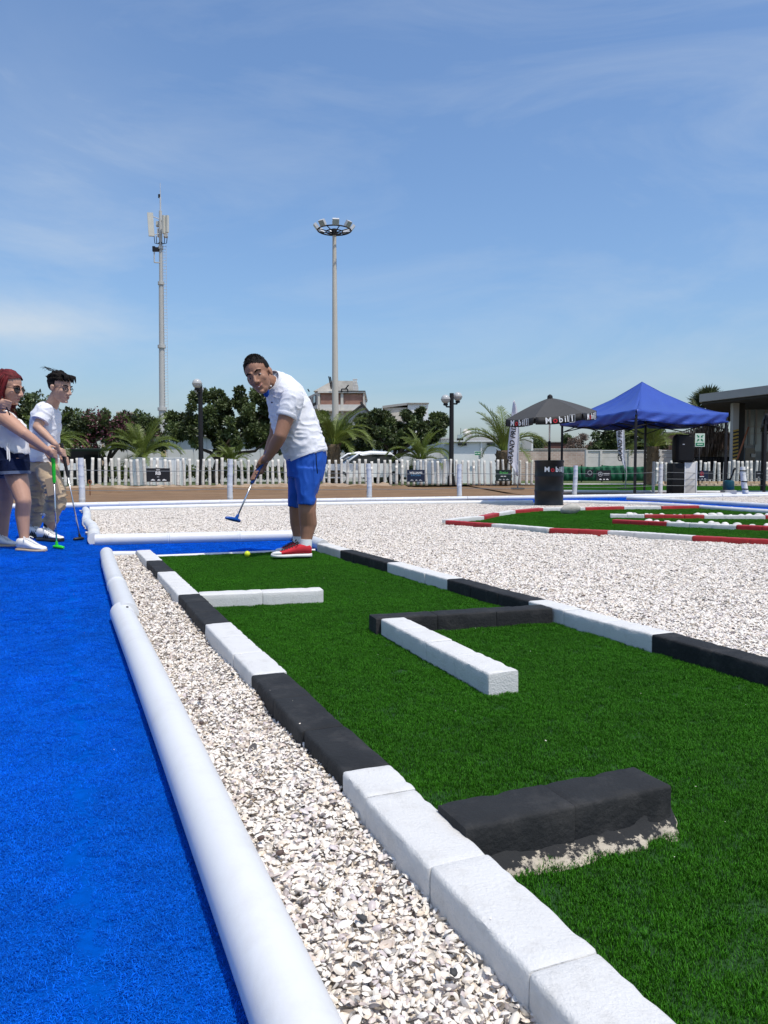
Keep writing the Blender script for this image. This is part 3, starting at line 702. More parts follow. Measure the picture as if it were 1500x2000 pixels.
# white boulders behind the inner kerbs
stones = []
for k in range(5):
    mb = MB(); mb.ell((0, 0, 0), [(1, 0, 0), (0, .78, 0), (0, 0, .58)], 14, 9); co = np.array(mb.v); d = 1+.16*fbm(co*1.3+k*9, 3); mb.v = [tuple(v) for v in co*d[:, None]]
    stones.append(mb.mesh('boulder', M['stone'], True))
def boulders(a, b, n, w, kerb, cols):
    for k in range(n):
        c_ = cols[int(k*len(cols)/n)]; group = 'white boulders behind the %s of the %s inner kerb' % (c_, kerb); label = 'white rounded boulder lying behind the %s of the %s inner kerb' % (c_, kerb)
        q = (k+.5)/n+rng.uniform(-.02, .02); p = lerp2(a, b, q); r = rng.uniform(.038, .064)
        dx, dy = (b[1]-a[1]), -(b[0]-a[0]); l = math.hypot(dx, dy); off = rng.uniform(-w, w)
        o = link('boulder', stones[k % 5], None, S(p[0]+dx/l*off, p[1]+dy/l*off, .035+r*.3), (rng.gauss(0, .2), rng.gauss(0, .2), rng.uniform(0, 6.28)), (r, r, r))
        tag(o, label, 'boulder', group)
boulders((6.98, 8.02), (9.0, 6.72), 22, .07, 'farther', ['white end', 'first red stretch', 'second white stretch', 'last red stretch'])
boulders((6.32, 6.92), (7.1, 5.3), 16, .08, 'nearer', ['red end', 'middle white stretch', 'last red stretch'])
mb = MB(); mb.ell(S(6.84, 8.95, .085), [(.135, .02, 0), (-.015, .10, 0), (.035, 0, .085)], 20, 12); co = np.array(mb.v); c0 = co.mean(0); d = 1+.13*fbm((co-c0)*11, 3); mb.v = [tuple(v) for v in c0+(co-c0)*d[:, None]]
tag(obj('boulder', mb, M['greystone'], smooth=True), 'single rough grey boulder at the edge of red and white kerb', 'boulder')

# ================================================================== WHITE BAMBOO EDGING
def bamboo(p0, p1, r0, r1, nodes, m, sag=0.0, seed=0, n=20):
    p0, p1 = Vector(p0), Vector(p1); L_ = (p1-p0).length; pts = []; rad = []; ts = sorted(set([0, 1]+[q+e for q in nodes for e in (-.02/L_, -.008/L_, 0, .008/L_, .02/L_) if 0 < q+e < 1]+[i/10 for i in range(1, 10)]))
    t_ = (p1-p0).normalized(); sd = Vector((-t_.y, t_.x, 0)) if abs(t_.z) < .9 else Vector((1, 0, 0))
    for q in ts:
        r = r0+(r1-r0)*q; k = 1.0
        for nd in nodes:
            e = abs(q-nd)*L_
            if e < .003: k = .985
            elif e < .012: k = 1.07
        pts.append(p0.lerp(p1, q)+sd*sag*math.sin(math.pi*q*1.3+seed)+Vector((0, 0, 0))); rad.append(r*k)
    mb = MB(); mb.tube(pts, rad, n); return mb
def pole(a, b, r, label, r1=None, nodes=None, sag=.004, z=None, name='bamboo_pole'):
    L_ = math.hypot(a[0]-b[0], a[1]-b[1]); nodes = nodes if nodes is not None else [(.25+.36*i)/L_ for i in range(int(L_/.36))]
    z = r-.006 if z is None else z
    o = obj(name, bamboo(S(a[0], a[1], z), S(b[0], b[1], z), r, r1 or r, nodes, M['whitebamboo'], sag, rng.uniform(0, 6)), M['whitebamboo'], smooth=True, angle=40)
    return tag(o, label, 'edging pole')
np_ = pole((.209, -.45), (.279, 3.36), .043, 'thick glossy white pole running from the bottom edge beside blue carpet', .047, nodes=[], sag=.004, z=.037)
mb = MB(); mb.tube([S(.209+.0184*(t+.45)-.033, t, .052+.001*math.sin(t*3)) for t in np.linspace(-.45, 3.3, 30)], .0018, 5); obj('seam', mb, M['whitebamboo'], np_, True)
mb = MB(); mb.tube([S(.289, 3.22, .082), S(.289, 3.22, .0865)], .005, 8); obj('screw', mb, M['darkmetal'], np_)
pole((.288, 3.28), (.388, 5.80), .047, 'second white pole continuing along the blue carpet toward the tee', .044, nodes=[.33, .72], sag=.006, z=.043)
pole((.40, 5.83), (.585, 5.78), .03, 'short white stub closing the end of the shell strip', nodes=[])
pole((.37, 6.90), (2.07, 6.68), .052, 'white pole on the far side of the tee carpet behind the golfer', .048, nodes=[.35, .7])
pole((2.07, 6.63), (1.985, 5.70), .050, 'short slanted white pole behind the red shoes', .046, nodes=[.5])
pole((.385, 6.97), (.425, 9.25), .055, 'knobbly white pole at the walkway corner of the shell field', .05, nodes=[.2, .45, .75], sag=.02)
pole((.43, 9.28), (.53, 12.4), .052, 'white pole at the walkway side running to the far shell corner', .05, nodes=[.2, .5, .8], sag=.015)
inner = [(.60, 12.62), (3.2, 12.95), (5.8, 12.80), (8.45, 12.20)]
for k, (a, b) in enumerate(zip(inner, inner[1:])): pole(a, b, .045, ['inner far edging pole behind the legs of the young golfer in khaki', 'inner far edging pole behind the blue putter and golfer', 'inner far edging pole ending by the black drum'][k], sag=.02)
outer = [(-6.2, 13.9), (-3.1, 13.98), (.2, 14.08), (3.2, 14.35), (6.1, 14.32), (8.2, 14.25), (10.9, 14.13), (13.9, 14.08), (17.2, 14.05)]
for k, (a, b) in enumerate(zip(outer, outer[1:])):
    pole(a, b, .05, ['outer far edging pole beyond the frame edge on blue carpet', 'outer far edging pole behind the red-haired woman', 'outer far edging pole starting at the post behind the putter of the young golfer', 'outer far edging pole behind the raised blue putter', 'outer far edging pole just past the golfer in blue shorts', 'outer far edging pole behind the black drum', 'outer far edging pole in front of the blue tent', 'outer far edging pole in front of the speaker boxes'][k], sag=.02)
rp = [(8.47, 12.15), (9.25, 11.85), (9.92, 10.7), (9.84, 9.62), (9.55, 7.9), (9.42, 5.6)]
for k, (a, b) in enumerate(zip(rp, rp[1:])): pole(a, b, .042, ['curving white edging pole behind the grey boulder', 'curving white edging pole rounding the bend of the narrow blue path', 'short white edging pole just past the bend of the blue path', 'white edging pole between red kerb and narrow blue path', 'white edging pole along the narrow blue path beside white boulders'][k], sag=.01)
ip_ = [(17.6, 13.2), (14.5, 13.3), (11.55, 13.1), (11.42, 10.6), (11.15, 8.9), (11.05, 6.4)]
for k, (a, b) in enumerate(zip(ip_, ip_[1:])): pole(a, b, .045, ['far border pole of the shell island by the teal jug', 'far border pole of the shell island before the speaker boxes', 'white border pole at the tip of the shell island', 'white border pole along the middle of the shell island', 'white border pole at the near end of the shell island'][k], sag=.01)
pole((-1.15, 11.2), (-.62, 11.9), .06, 'rounded white pole end on blue carpet between the two left golfers', nodes=[.5], sag=.05)
pole((.62, 5.80), (1.93, 5.735), .014, 'thin flush white strip between blue tee carpet and green turf', nodes=[], sag=.004, z=.004)

# fragments kicked out of the bed onto carpet, turf and kerb tops
q = np.concatenate([st2w(np.stack([nrg.normal(.10, .12, 6), nrg.uniform(1.5, 4.5, 6)], 1), .008), st2w(np.stack([nrg.uniform(.68, 1.85, 30), nrg.uniform(.6, 4.5, 30)], 1), .018), st2w(np.stack([.517+nrg.uniform(-.04, .04, 9), nrg.uniform(.6, 2.6, 9)], 1), .072), st2w(np.stack([nrg.uniform(-1.2, -.1, 12), nrg.uniform(1.2, 4.5, 12)], 1), .009)])
q = q[(q[:, 0]*CN.x+q[:, 1]*CN.y < .17) | (q[:, 2] > .012)]; n_ = len(q)
scatter('shell_gravel', q, np.stack([nrg.normal(0, .4, n_), nrg.normal(0, .4, n_), nrg.uniform(0, 6.28, n_)], 1), nrg.uniform(.12, .32, n_), nrg.integers(0, 9, n_), PROTO['valves'])
# ================================================================== POSTS, WIRES, PICKETS
PX = [(-3.1, 14.4, .86, 'white bamboo post beyond the left edge, behind the woman'), (.57, 14.5, .86, 'white bamboo post with ragged cut top beside the young golfer'), (3.24, 14.7, .86, 'straight white bamboo post left of the golfer, behind the raised putter'),
      (6.07, 14.55, .78, 'white bamboo post standing before the white car and planter'), (8.17, 14.53, .78, 'white bamboo post left of the black drum'), (11.2, 14.5, .76, 'white bamboo post hidden partly behind black drum'), (14.0, 14.75, .80, 'thick white bamboo post left of the speaker, bolted for wires'), (15.9, 17.0, .90, 'thin white bamboo post behind the blue tent beside flag')]
tops = []
for s, t, h, lab in PX:
    b = S(s, t, -.03); tip = b+Vector((rng.uniform(-.03, .03), 0, h+.03)); r = .052 if s < 15 else .04
    r_ = thing('bamboo_post', b, lab, 'post', 'white posts carrying the wire line')
    obj('stem', bamboo(b, tip, r*1.06, r*.94, [.18, .42, .66, .88], M['whitebamboo'], .008, s), M['whitebamboo'], r_, True, 40)
    for q in (.30, .55, .82):
        mb = MB(); p = b.lerp(tip, q); mb.tube([p+Vector((-r*1.15, 0, 0)), p+Vector((r*1.15, 0, 0))], .007, 6); obj('bolt', mb, M['darkmetal'], r_)
    tops.append((b, tip))
def wire(pts, lab, r=.006):
    out = []
    for a, b in zip(pts, pts[1:]):
        for i in range(8): q = i/8; out.append(a.lerp(b, q)+Vector((0, 0, -.02*math.sin(math.pi*q))))
    mb = MB(); mb.tube(out+[pts[-1]], r, 5); tag(obj('wire', mb, M['rope'], smooth=True), lab, 'wire')
wire([b.lerp(t, .76) for b, t in tops[:7]]+[S(19, 14.6, .56)], 'upper grey wire strung between the white bamboo posts')
wire([b.lerp(t, .36) for b, t in tops[:7]]+[S(19, 14.6, .26)], 'lower grey wire strung between the white bamboo posts')
wire([b.lerp(t, .56) for b, t in tops[6:7]]+[S(19, 14.6, .42)], 'middle grey wire passing the speaker boxes', .006)
wire([tops[6][0].lerp(tops[6][1], .76), tops[7][0].lerp(tops[7][1], .76)], 'short wire from thick post to the thin post by the flag')
# iron stake with ring
mb = MB(); a = P(176, 968, 20); a.z = 0; mb.tube([a, a+Vector((0, 0, .30))], .012, 6); mb.tube([a+Vector((.045*math.cos(q), 0, .345+.045*math.sin(q))) for q in np.linspace(0, 6.28, 14)], .012, 6)
tag(obj('eye_stake', mb, M['wood'], smooth=True), 'rusty iron stake with ring stuck in the brown earth', 'stake')

pk = []
for k in range(6):
    h = rng.uniform(1.0, 1.06); r = rng.uniform(.052, .066); pk.append(bamboo((0, 0, 0), (rng.uniform(-.02, .02), 0, h), r*1.05, r*.95, [rng.uniform(.1, .2), rng.uniform(.35, .5), rng.uniform(.65, .85)], M['oldbamboo'], .012, k, 10).mesh('picket', M['oldbamboo'], True))
def picket_fence(us, d0, d1, z, label, skip=()):
    a = P(us[0], 900, d0); r = thing('picket_fence', (a.x, a.y, z), label, 'fence')
    for i, u in enumerate(us):
        q = i/(len(us)-1); p = P(u, 900, d0+(d1-d0)*q); s = rng.uniform(.96, 1.04)
        link('picket', pk[i % 6] if rng.random() < .6 else rng.choice(pk), r, Vector((p.x, p.y, z-.03+rng.uniform(-.015, .02)))-r.location, (rng.gauss(0, .02), rng.gauss(0, .015), rng.uniform(0, 6.28)), (1, 1, s*1.02))
    return r
us = []; u = -60
while u < 1048: us.append(u+rng.uniform(-1.2, 1.2)); u += 13.4-2.2*max(0, u)/1050
picket_fence(us, 26.6, 33.0, .07, 'long fence of separate white bamboo pickets along the brown earth')
us = [1283, 1293, 1302, 1312]; u = 1322
while u < 1530: us.append(u+rng.uniform(-1, 1)); u += 9.2
picket_fence(us, 31.5, 31.5, .03, 'close set white picket fence behind speaker and teal jug')
# stone edging under the second fence
st = MB(); r_ = thing('stone_edging', P(1300, 950, 31), 'low edging of sandy stones at the foot of the close set pickets', 'edging')
r_.location.z = 0
for row in range(2):
    for k in range(16):
        u = 1284+k*14.5+row*6; p = P(u, 950, 30.6+row*.25); mb = MB(); mb.box((p.x, p.y, .06+row*.11), (.27*rng.uniform(.8, 1.05), .22, .10), Euler((0, 0, rng.gauss(0, .08))).to_matrix(), .9); obj('stone', mb, M['stonecourse'], r_)

# ------------------------------------------------------------------ sponsor boards
def board(u0, u1, v0, v1, d, m, label, deco=None, tilt=0.0):
    c = P((u0+u1)/2, (v0+v1)/2, d); w = (u1-u0)/1500*d; h = (v1-v0)/1500*d
    r = thing('sponsor_board', (c.x, c.y, c.z-h/2), label, 'board', 'sponsor boards hung along the fences')
    mb = MB(); mb.box(c, (w, .018, h)); obj('panel', mb, m, r)
    X, Y = Vector((1, 0, 0)), Vector((0, 0, 1)); f = c-Vector((0, .0115, 0))
    def at(x, y): return f+X*(x*w)+Y*(y*h)
    def bar(x, y, bw, bh, m_):
        q = MB(); q.box(at(x, y), (bw*w, .003, bh*h)); return q
    if deco: deco(r, at, bar, w, h, X, Y)
    return r
def cars(r, at, h, w, m='txtgrey', y=-.37):
    for x, k in ((-.22, 1), (.03, .7), (.26, 1)):
        q = MB(); c = at(x, y); pts = [(-.09, -.03), (.09, -.03), (.085, .015), (.03, .02), (.01, .06), (-.03, .055), (-.05, .02), (-.09, .01)]
        q.prism([c+Vector((a*w*k, 0, b*h*1.3)) for a, b in pts], (0, -.002, 0)); obj('car_print', q, M[m], r)
def d_rb(r, at, bar, w, h, X, Y):
    text('lettering', 'RB', h*.34, M['txtwhite'], at(0, .12), X, Y, r, bold=.035); obj('print_line', bar(0, .38, .16, .045, M['txtwhite']), M['txtwhite'], r); obj('print_line', bar(0, -.14, .1, .05, 0), M['txtgrey'], r); cars(r, at, h, w, 'txtwhite')
def d_wil(r, at, bar, w, h, X, Y):
    text('lettering', 'WILLIAMS', h*.24, M['txtwhite'], at(0, .24), X, Y, r, bold=.02); text('lettering', 'RACING', h*.2, M['txtblue'], at(0, .03), X, Y, r, bold=.0, spacing=1.15); cars(r, at, h, w)
def d_stk(r, at, bar, w, h, X, Y):
    text('lettering', 'Stake', h*.36, M['txtgreen'], at(0, .22), X, Y, r, shear=.25); obj('print_line', bar(-.09, -.08, .16, .06, 0), M['txtwhite'], r); obj('print_line', bar(.1, -.08, .14, .06, 0), M['txtwhite'], r); cars(r, at, h, w)
def ring(c, r0, m, r, fill=False, n=20):
    q = MB(); q.tube([c+Vector((r0*math.cos(a), 0, r0*math.sin(a))) for a in np.linspace(0, 2*math.pi, n+1)], r0*.13, 5, False); obj('emblem_ring', q, m, r)
def d_mer(r, at, bar, w, h, X, Y):
    c = at(-.24, .12); ring(c, h*.2, M['txtgrey'], r); q = MB()
    for a in (90, 210, 330): q.tube([c, c+Vector((h*.19*math.cos(R(a)), 0, h*.19*math.sin(R(a))))], [h*.045, h*.01], 4)
    obj('emblem_star', q, M['txtgrey'], r); obj('print_line', bar(.19, .18, .42, .07, 0), M['txtwhite'], r); obj('print_line', bar(.19, .05, .40, .05, 0), M['txtgrey'], r); cars(r, at, h, w, 'txtwhite')
def d_ring(r, at, bar, w, h, X, Y): ring(at(.05, .05), h*.27, M['txtgrey'], r)
def d_bull(r, at, bar, w, h, X, Y):
    q = MB(); c = at(0, .2); q.prism([c+Vector((a*w, 0, b*h)) for a, b in [(-.24, -.02), (-.1, .12), (0, .06), (.1, .12), (.24, -.02), (.08, -.1), (-.08, -.1)]], (0, -.002, 0)); obj('emblem', q, M['txtorange'], r); obj('print_line', bar(0, -.05, .5, .06, 0), M['txtorange'], r); cars(r, at, h, w, 'txtorange', -.33)
def d_haas(r, at, bar, w, h, X, Y):
    ring(at(0, .18), h*.17, M['txtred'], r); q = MB(); q.tube([at(-.06, .10), at(.06, .26)], h*.03, 4); obj('emblem', q, M['txtred'], r); obj('print_line', bar(0, -.1, .36, .07, 0), M['txtwhite'], r); cars(r, at, h, w, 'txtwhite')
def d_line(r, at, bar, w, h, X, Y): obj('print_line', bar(0, .15, .75, .10, 0), M['txtgrey'], r); cars(r, at, h, w)
board(286, 332, 914.5, 941, 26.9, M['signblack'], 'black board with stencil-like white two letter mark and cars', d_rb)
board(795, 829.5, 917.5, 941, 30.9, M['signnavy'], 'navy board reading WILLIAMS RACING above three small cars', d_wil)
board(968, 998.5, 917.5, 939.5, 32.3, M['signgreen'], 'dark green board with green script word Stake', d_stk)
board(1143, 1159, 917, 932, 38, M['greypaint'] if False else M['signblack'], 'small dim board with faint ring before the green mesh', d_ring)
board(1165, 1193, 918.5, 939, 34, M['signblack'], 'black board with ringed three-pointed star beside black drum', d_mer)
board(1258, 1274, 920, 939, 36, M['signblack'], 'dark board with orange emblem behind the blue tent legs', d_bull)
board(1358, 1383, 919, 938.5, 31.1, M['signnavy'], 'navy board with red ring emblem right of the speaker boxes', d_haas)
board(1383.6, 1393, 920, 937, 31.12, M['signblack'], 'plain black narrow board next to the red ring board')
board(1476, 1496, 920, 934, 31.1, M['signblack'], 'black board with one grey line on close set pickets', d_line)

# ------------------------------------------------------------------ planters, bench, car
def planter(u0, u1, d, h, label, legs=False):
    a, b = P(u0, 920, d), P(u1, 920, d); w = b.x-a.x; c = Vector(((a.x+b.x)/2, d+.4, 0)); r = thing('white_planter' if not legs else 'white_bench', (c.x, c.y, .03), label, 'planter' if not legs else 'bench')
    z0 = .05
    if legs:
        mb = MB(); mb.box((c.x, c.y, h-.13), (w, .5, .26)); obj('box', mb, M['wall'], r)
        for x in (-1, 1): mb = MB(); mb.box((c.x+x*(w/2-.08), c.y, (h-.26+z0)/2), (.06, .4, h-.26-z0+.02)); obj('leg', mb, M['darkmetal'], r)
        mb = MB(); mb.box((c.x, c.y-.2, .36), (w*1.15, .3, .05)); obj('shelf', mb, M['wall'], r)
    else:
        n = max(2, round(w/.22)); mb = MB(); mb.box((c.x, c.y, z0+h/2), (w, .7, h), None, 1.04); obj('box', mb, M['wall'], r)
        for k in range(n): mb = MB(); mb.box((c.x-w/2+(k+.5)*w/n, c.y-.37, z0+h*.5), (w/n*.88, .035, h*.92)); obj('slat', mb, M['wall'], r)
        mb = MB(); mb.box((c.x, c.y, z0+h+.02), (w*1.05, .78, .045)); obj('rim', mb, M['wall'], r)
    return r
planter(258, 352, 29.5, 1.06, 'white planter box under the palm behind first sponsor board')
planter(815, 884, 33.5, 1.05, 'white slatted planter box under the palm beside street lamp')
planter(636, 704, 31.5, .92, 'raised white box bench on dark legs left of the car', True)
planter(40, 142, 28.6, .92, 'raised white box bench behind young golfer in khaki trousers', True)
def car(u0, u1, d, yaw):
    a, b = P(u0, 920, d), P(u1, 920, d); c = Vector(((a.x+b.x)/2, d+1.2, 0)); r = thing('parked_car', c, 'white car with rounded roof parked behind the picket fence', 'car'); 
    Rz = Matrix.Rotation(yaw, 3, 'Z'); W_ = 1.72
    def side(prof, w, m, nm, off=0):
        mb = MB(); n = len(prof); rings = [(-w/2, .90), (-w/2*.8, 1.0), (w/2*.8, 1.0), (w/2, .90)]; vs = []
        for y, k in rings:
            for x, z in prof: vs.append(c+Rz @ Vector((x*(.98 if k < 1 else 1), y, (z-.8)*(k if z > .8 else 1)+.8)))
        fs = [(i*n+j, i*n+(j+1) % n, (i+1)*n+(j+1) % n, (i+1)*n+j) for i in range(3) for j in range(n)]+[tuple(range(n-1, -1, -1)), tuple(3*n+j for j in range(n))]
        mb.add(vs, fs); return obj(nm, mb, m, r, True, 35)
    side([(-2.0, .35), (2.0, .35), (2.08, .6), (1.98, .84), (1.0, .98), (-1.9, 1.0), (-2.05, .75)], W_, M['carwhite'], 'body')
    side([(1.05, .97), (.35, 1.42), (-.2, 1.50), (-1.1, 1.47), (-1.75, 1.02), (-1.72, .98)], W_*.90, M['darkglass'], 'window')
    side([(.40, 1.42), (-.2, 1.535), (-1.15, 1.50), (-1.25, 1.44), (-.2, 1.46), (.3, 1.38)], W_*.96, M['carwhite'], 'roof')
    for sg in (-1, 1):
        mb = MB(); mb.tube([c+Rz @ Vector((1.08, sg*W_*.43, .98)), c+Rz @ Vector((.38, sg*W_*.40, 1.43)), c+Rz @ Vector((-.2, sg*W_*.39, 1.51)), c+Rz @ Vector((-1.15, sg*W_*.39, 1.48)), c+Rz @ Vector((-1.78, sg*W_*.42, 1.0))], .045, 6); obj('pillar_trim', mb, M['carwhite'], r, True)
        for x in (-1.3, 1.3):
            w = MB(); p = c+Rz @ Vector((x, sg*W_*.46, .31)); ax = Rz @ Vector((0, .1, 0)); w.tube([p-ax, p+ax], .31, 18); wh = obj('wheel', w, M['rubberblack'], r, True, 40)
            w = MB(); w.tube([p-ax*1.05, p+ax*1.05], .19, 14); obj('rim', w, M['metal'], wh)
        mb = MB(); p = c+Rz @ Vector((2.02, sg*.62, .72)); mb.ell(p, [(.1, 0, 0), (0, .16, 0), (0, 0, .07)], 10, 6); obj('headlight', mb, M['globe'], r, True)
        mb = MB(); p = c+Rz @ Vector((.75, sg*.95, 1.02)); mb.ell(p, [(.06, 0, 0), (0, .1, 0), (0, 0, .07)], 10, 6); obj('mirror', mb, M['carwhite'], r, True)
car(655, 752, 34.5, R(-155))

# ------------------------------------------------------------------ feather flags
def flag(u, v0, v1, d, pts, label, txt, tv, size, lean):
    base = P(u+lean, v1, d); base.z = .03; r = thing('feather_flag', base, label, 'flag', 'feather flags')
    sc = d/1500; n = len(pts); mb = MB(); vs = []; fs = []
    for i, (v, ul, ur) in enumerate(pts):
        for k in range(7):
            q = k/6; p = P(ul+(ur-ul)*q, v, d); p.y += .05*math.sin(q*5+i*.7); vs.append(p)
    for i in range(n-1):
        for k in range(6): a = i*7+k; fs.append((a, a+1, a+8, a+7))
    mb.add(vs, fs); o = obj('cloth', mb, M['flag'], r, True)
    sm = o.modifiers.new('thickness', 'SOLIDIFY'); sm.thickness = .004
    pp = [P(pts[0][2], pts[0][0]-1, d)]+[P(q[2]+.6, q[0], d) for q in pts]+[base]; mb = MB(); mb.tube(pp, [.012]+[.014]*(len(pp)-2)+[.022], 6); obj('pole', mb, M['metal'], r, True)
    mb = MB(); mb.box(base+Vector((0, 0, .01)), (.4, .4, .05)); obj('base_plate', mb, M['darkmetal'], r)
    for s_, (uu, vv), sz, m, up in txt:
        text('lettering', s_, sz, M[m], P(uu, vv, d-.09), up, (-up[2], 0, up[0]), r, bold=.025, shear=.15)
    return r
up1 = (.10, 0, .995)
flag(1008, 783, 946, 26.0, [(783, 1002, 1004), (795, 1001, 1008), (812, 999, 1011), (840, 996, 1013), (870, 992, 1013), (895, 991, 1012), (905, 996, 1012), (918, 1004, 1012), (930, 1009, 1012)],
     'white feather flag left of umbrella, lettering GRAND PRIX running upward', [('GRAND PRIX', (1000.5, 868), .235, 'txtblack', up1), ('S', (1005, 823), .22, 'txtblack', up1)], 0, 0, 3)
up2 = (-.02, 0, .99)
flag(1218, 800, 952, 25.5, [(806, 1203, 1206), (822, 1203, 1215), (840, 1204, 1218), (862, 1206, 1219), (885, 1208, 1220), (897, 1212, 1221), (910, 1217, 1222), (922, 1220, 1223)],
     'white feather flag beneath the blue tent, lettering GRAND PRIX', [('GRAND PRIX', (1211.5, 866), .205, 'txtblack', up2)], 0, 0, 3)

# ------------------------------------------------------------------ drum, umbrella
DB = Vector((2.92, 13.6, .015))
r = thing('oil_drum', DB, 'glossy black oil drum lettered Mobil 1 carrying an umbrella pole', 'drum')
RD = .255; HD = .80
prof = [(RD*.97, 0), (RD*1.01, .012), (RD*1.01, .03), (RD*.98, .045)]
for zc in (HD*.335, HD*.655): prof += [(RD*.98, zc-.03), (RD*1.008, zc-.012), (RD*1.008, zc+.012), (RD*.98, zc+.03)]
prof += [(RD*.98, HD-.04), (RD*1.015, HD-.02), (RD*1.02, HD), (RD*.99, HD+.004), (RD*.96, HD-.012), (.02, HD-.012)]
mb = MB(); mb.lathe(prof, DB, 40); obj('barrel', mb, M['drum'], r, True, 40)
def curved_text(parent, s_list, c, rad, z, a0, size, m_default='txtwhite'):
    """lettering bent round a vertical cylinder; a0 = angle of the first letter, going round to the right"""
    a = a0
    for s_, m, wd in s_list:
        d_ = Vector((math.cos(a), math.sin(a), 0)); x = Vector((-math.sin(a), math.cos(a), 0))
        text('letter', s_, size, M[m], c+d_*(rad+.004)+Vector((0, 0, z)), x, (0, 0, 1), parent, bold=.03)
        a += wd*size/rad
curved_text(r, [('M', 'txtwhite', .80), ('o', 'txtred', .66), ('b', 'txtwhite', .52), ('i', 'txtwhite', .30), ('l', 'txtwhite', .46), ('1', 'txtwhite', .5)], DB, RD, HD*.80, R(-90-20), .120)
mb = MB(); a = R(-90-20)+(.80+.66+.52+.30+.46)*.120/RD; d_ = Vector((math.cos(a), math.sin(a), 0)); x = Vector((-math.sin(a), math.cos(a), 0)); c = DB+d_*(RD+.003)+Vector((0, 0, HD*.80))
for k in range(4):
    q = [(-.032, -.05), (.032, -.05), (.032, .05), (-.032, .05)]; p0, p1 = q[k], q[(k+1) % 4]; mb.tube([c+x*p0[0]+Vector((0, 0, p0[1])), c+x*p1[0]+Vector((0, 0, p1[1]))], .005, 4)
obj('emblem_box', mb, M['txtgrey'], r)
UT = DB+Vector((0.0, 0, 1.90)); r = thing('parasol', DB+Vector((0, 0, HD-.01)), 'charcoal parasol with black Mobil 1 valance standing in the drum', 'parasol')
mb = MB(); mb.tube([DB+Vector((0, 0, HD-.01)), DB+Vector((0, 0, HD+.34))], .024, 10); obj('pole_socket', mb, M['darkmetal'], r, True)
mb = MB(); mb.tube([DB+Vector((0, 0, HD+.3)), UT+Vector((0, 0, .02))], .016, 10); obj('pole', mb, M['metal'], r, True)
RU = .79; tilt = Matrix.Rotation(R(4), 3, 'X') @ Matrix.Rotation(R(-5.5), 3, 'Y'); uang = [R(-90-30-2+60*k) for k in range(6)]
def up_(rr, a, z): return UT+tilt @ Vector((rr*math.cos(a), rr*math.sin(a), z))
HU = .30
for k in range(6):
    a0, a1 = uang[k], uang[(k+1) % 6]; 
    if a1 < a0: a1 += 2*math.pi
    mb = MB(); vs = []; fs = []; nr, nc = 9, 9
    for i in range(nr+1):
        q = i/nr
        for j in range(nc+1):
            w = j/nc; p = up_(RU*q, a0, -HU*q**1.25).lerp(up_(RU*q, a1, -HU*q**1.25), w); p = p+Vector((0, 0, -.025*math.sin(math.pi*w)*q)); vs.append(p)
    for i in range(nr):
        for j in range(nc): b = i*(nc+1)+j; fs.append((b, b+nc+1, b+nc+2, b+1))
    mb.add(vs, fs); g = obj('canopy_panel', mb, M['umb'], r, True)
    e0, e1 = up_(RU, a0, -HU), up_(RU, a1, -HU); mid = (e0+e1)/2; x = (e1-e0).normalized(); nz = Vector((0, 0, -1)); n = x.cross(Vector((0, 0, 1))).normalized()
    if n.dot(mid-UT) < 0: n = -n
    mb = MB(); w = (e1-e0).length; hv = .125; vs = []; fs = []
    for j in range(13):
        q = j/12; cut = .012+.02*(1 if q < .05 or q > .95 else 0); top = e0.lerp(e1, .015+.97*q)+Vector((0, 0, -.025*math.sin(math.pi*q)))+n*.012; vs += [top, top+Vector((0, 0, -hv))+n*(.018*math.sin(q*9+k))]
    fs = [(2*j, 2*j+1, 2*j+3, 2*j+2) for j in range(12)]; mb.add(vs, fs); v_ = obj('valance', mb, M['umbband'], r, True); v_.modifiers.new('t', 'SOLIDIFY').thickness = .003
    if n.y < .1:
        rd = x if x.cross(Vector((0, 0, 1))).dot(n) > 0 else -x   # reading direction seen from outside
        y_ = Vector((0, 0, 1)); base = mid+n*.034+Vector((0, 0, -.082)); sz = .142; tot = [(.80, 'M', 'txtwhite'), (.66, 'o', 'txtred'), (.52, 'b', 'txtwhite'), (.30, 'i', 'txtwhite'), (.5, 'l', 'txtwhite'), (.5, '1', 'txtwhite')]
        L_ = sum(t[0] for t in tot)*sz; pos = -L_/2+.06
        for wd, ch, m in tot:
            text('letter', ch, sz, M[m], base+rd*pos, rd, y_, r, bold=.015); pos += wd*sz
        pos -= .5*sz; mb = MB(); c = base+rd*pos
        for q in range(4):
            o_ = [(-.045, -.062), (.045, -.062), (.045, .062), (-.045, .062)]; p0, p1 = o_[q], o_[(q+1) % 4]; mb.tube([c+rd*p0[0]+y_*p0[1], c+rd*p1[0]+y_*p1[1]], .004, 4)
        obj('emblem_box', mb, M['txtgrey'], r)
    mb = MB(); mb.tube([up_(.05, a0, -.04), up_(RU*.99, a0, -HU-.012)], .006, 6); obj('rib', mb, M['metal'], r)
mb = MB(); mb.tube([UT+Vector((0, 0, -.01)), UT+Vector((0, 0, .035)), UT+Vector((0, 0, .06))], [.05, .045, .015], 12); obj('cap', mb, M['umbband'], r, True, 40)

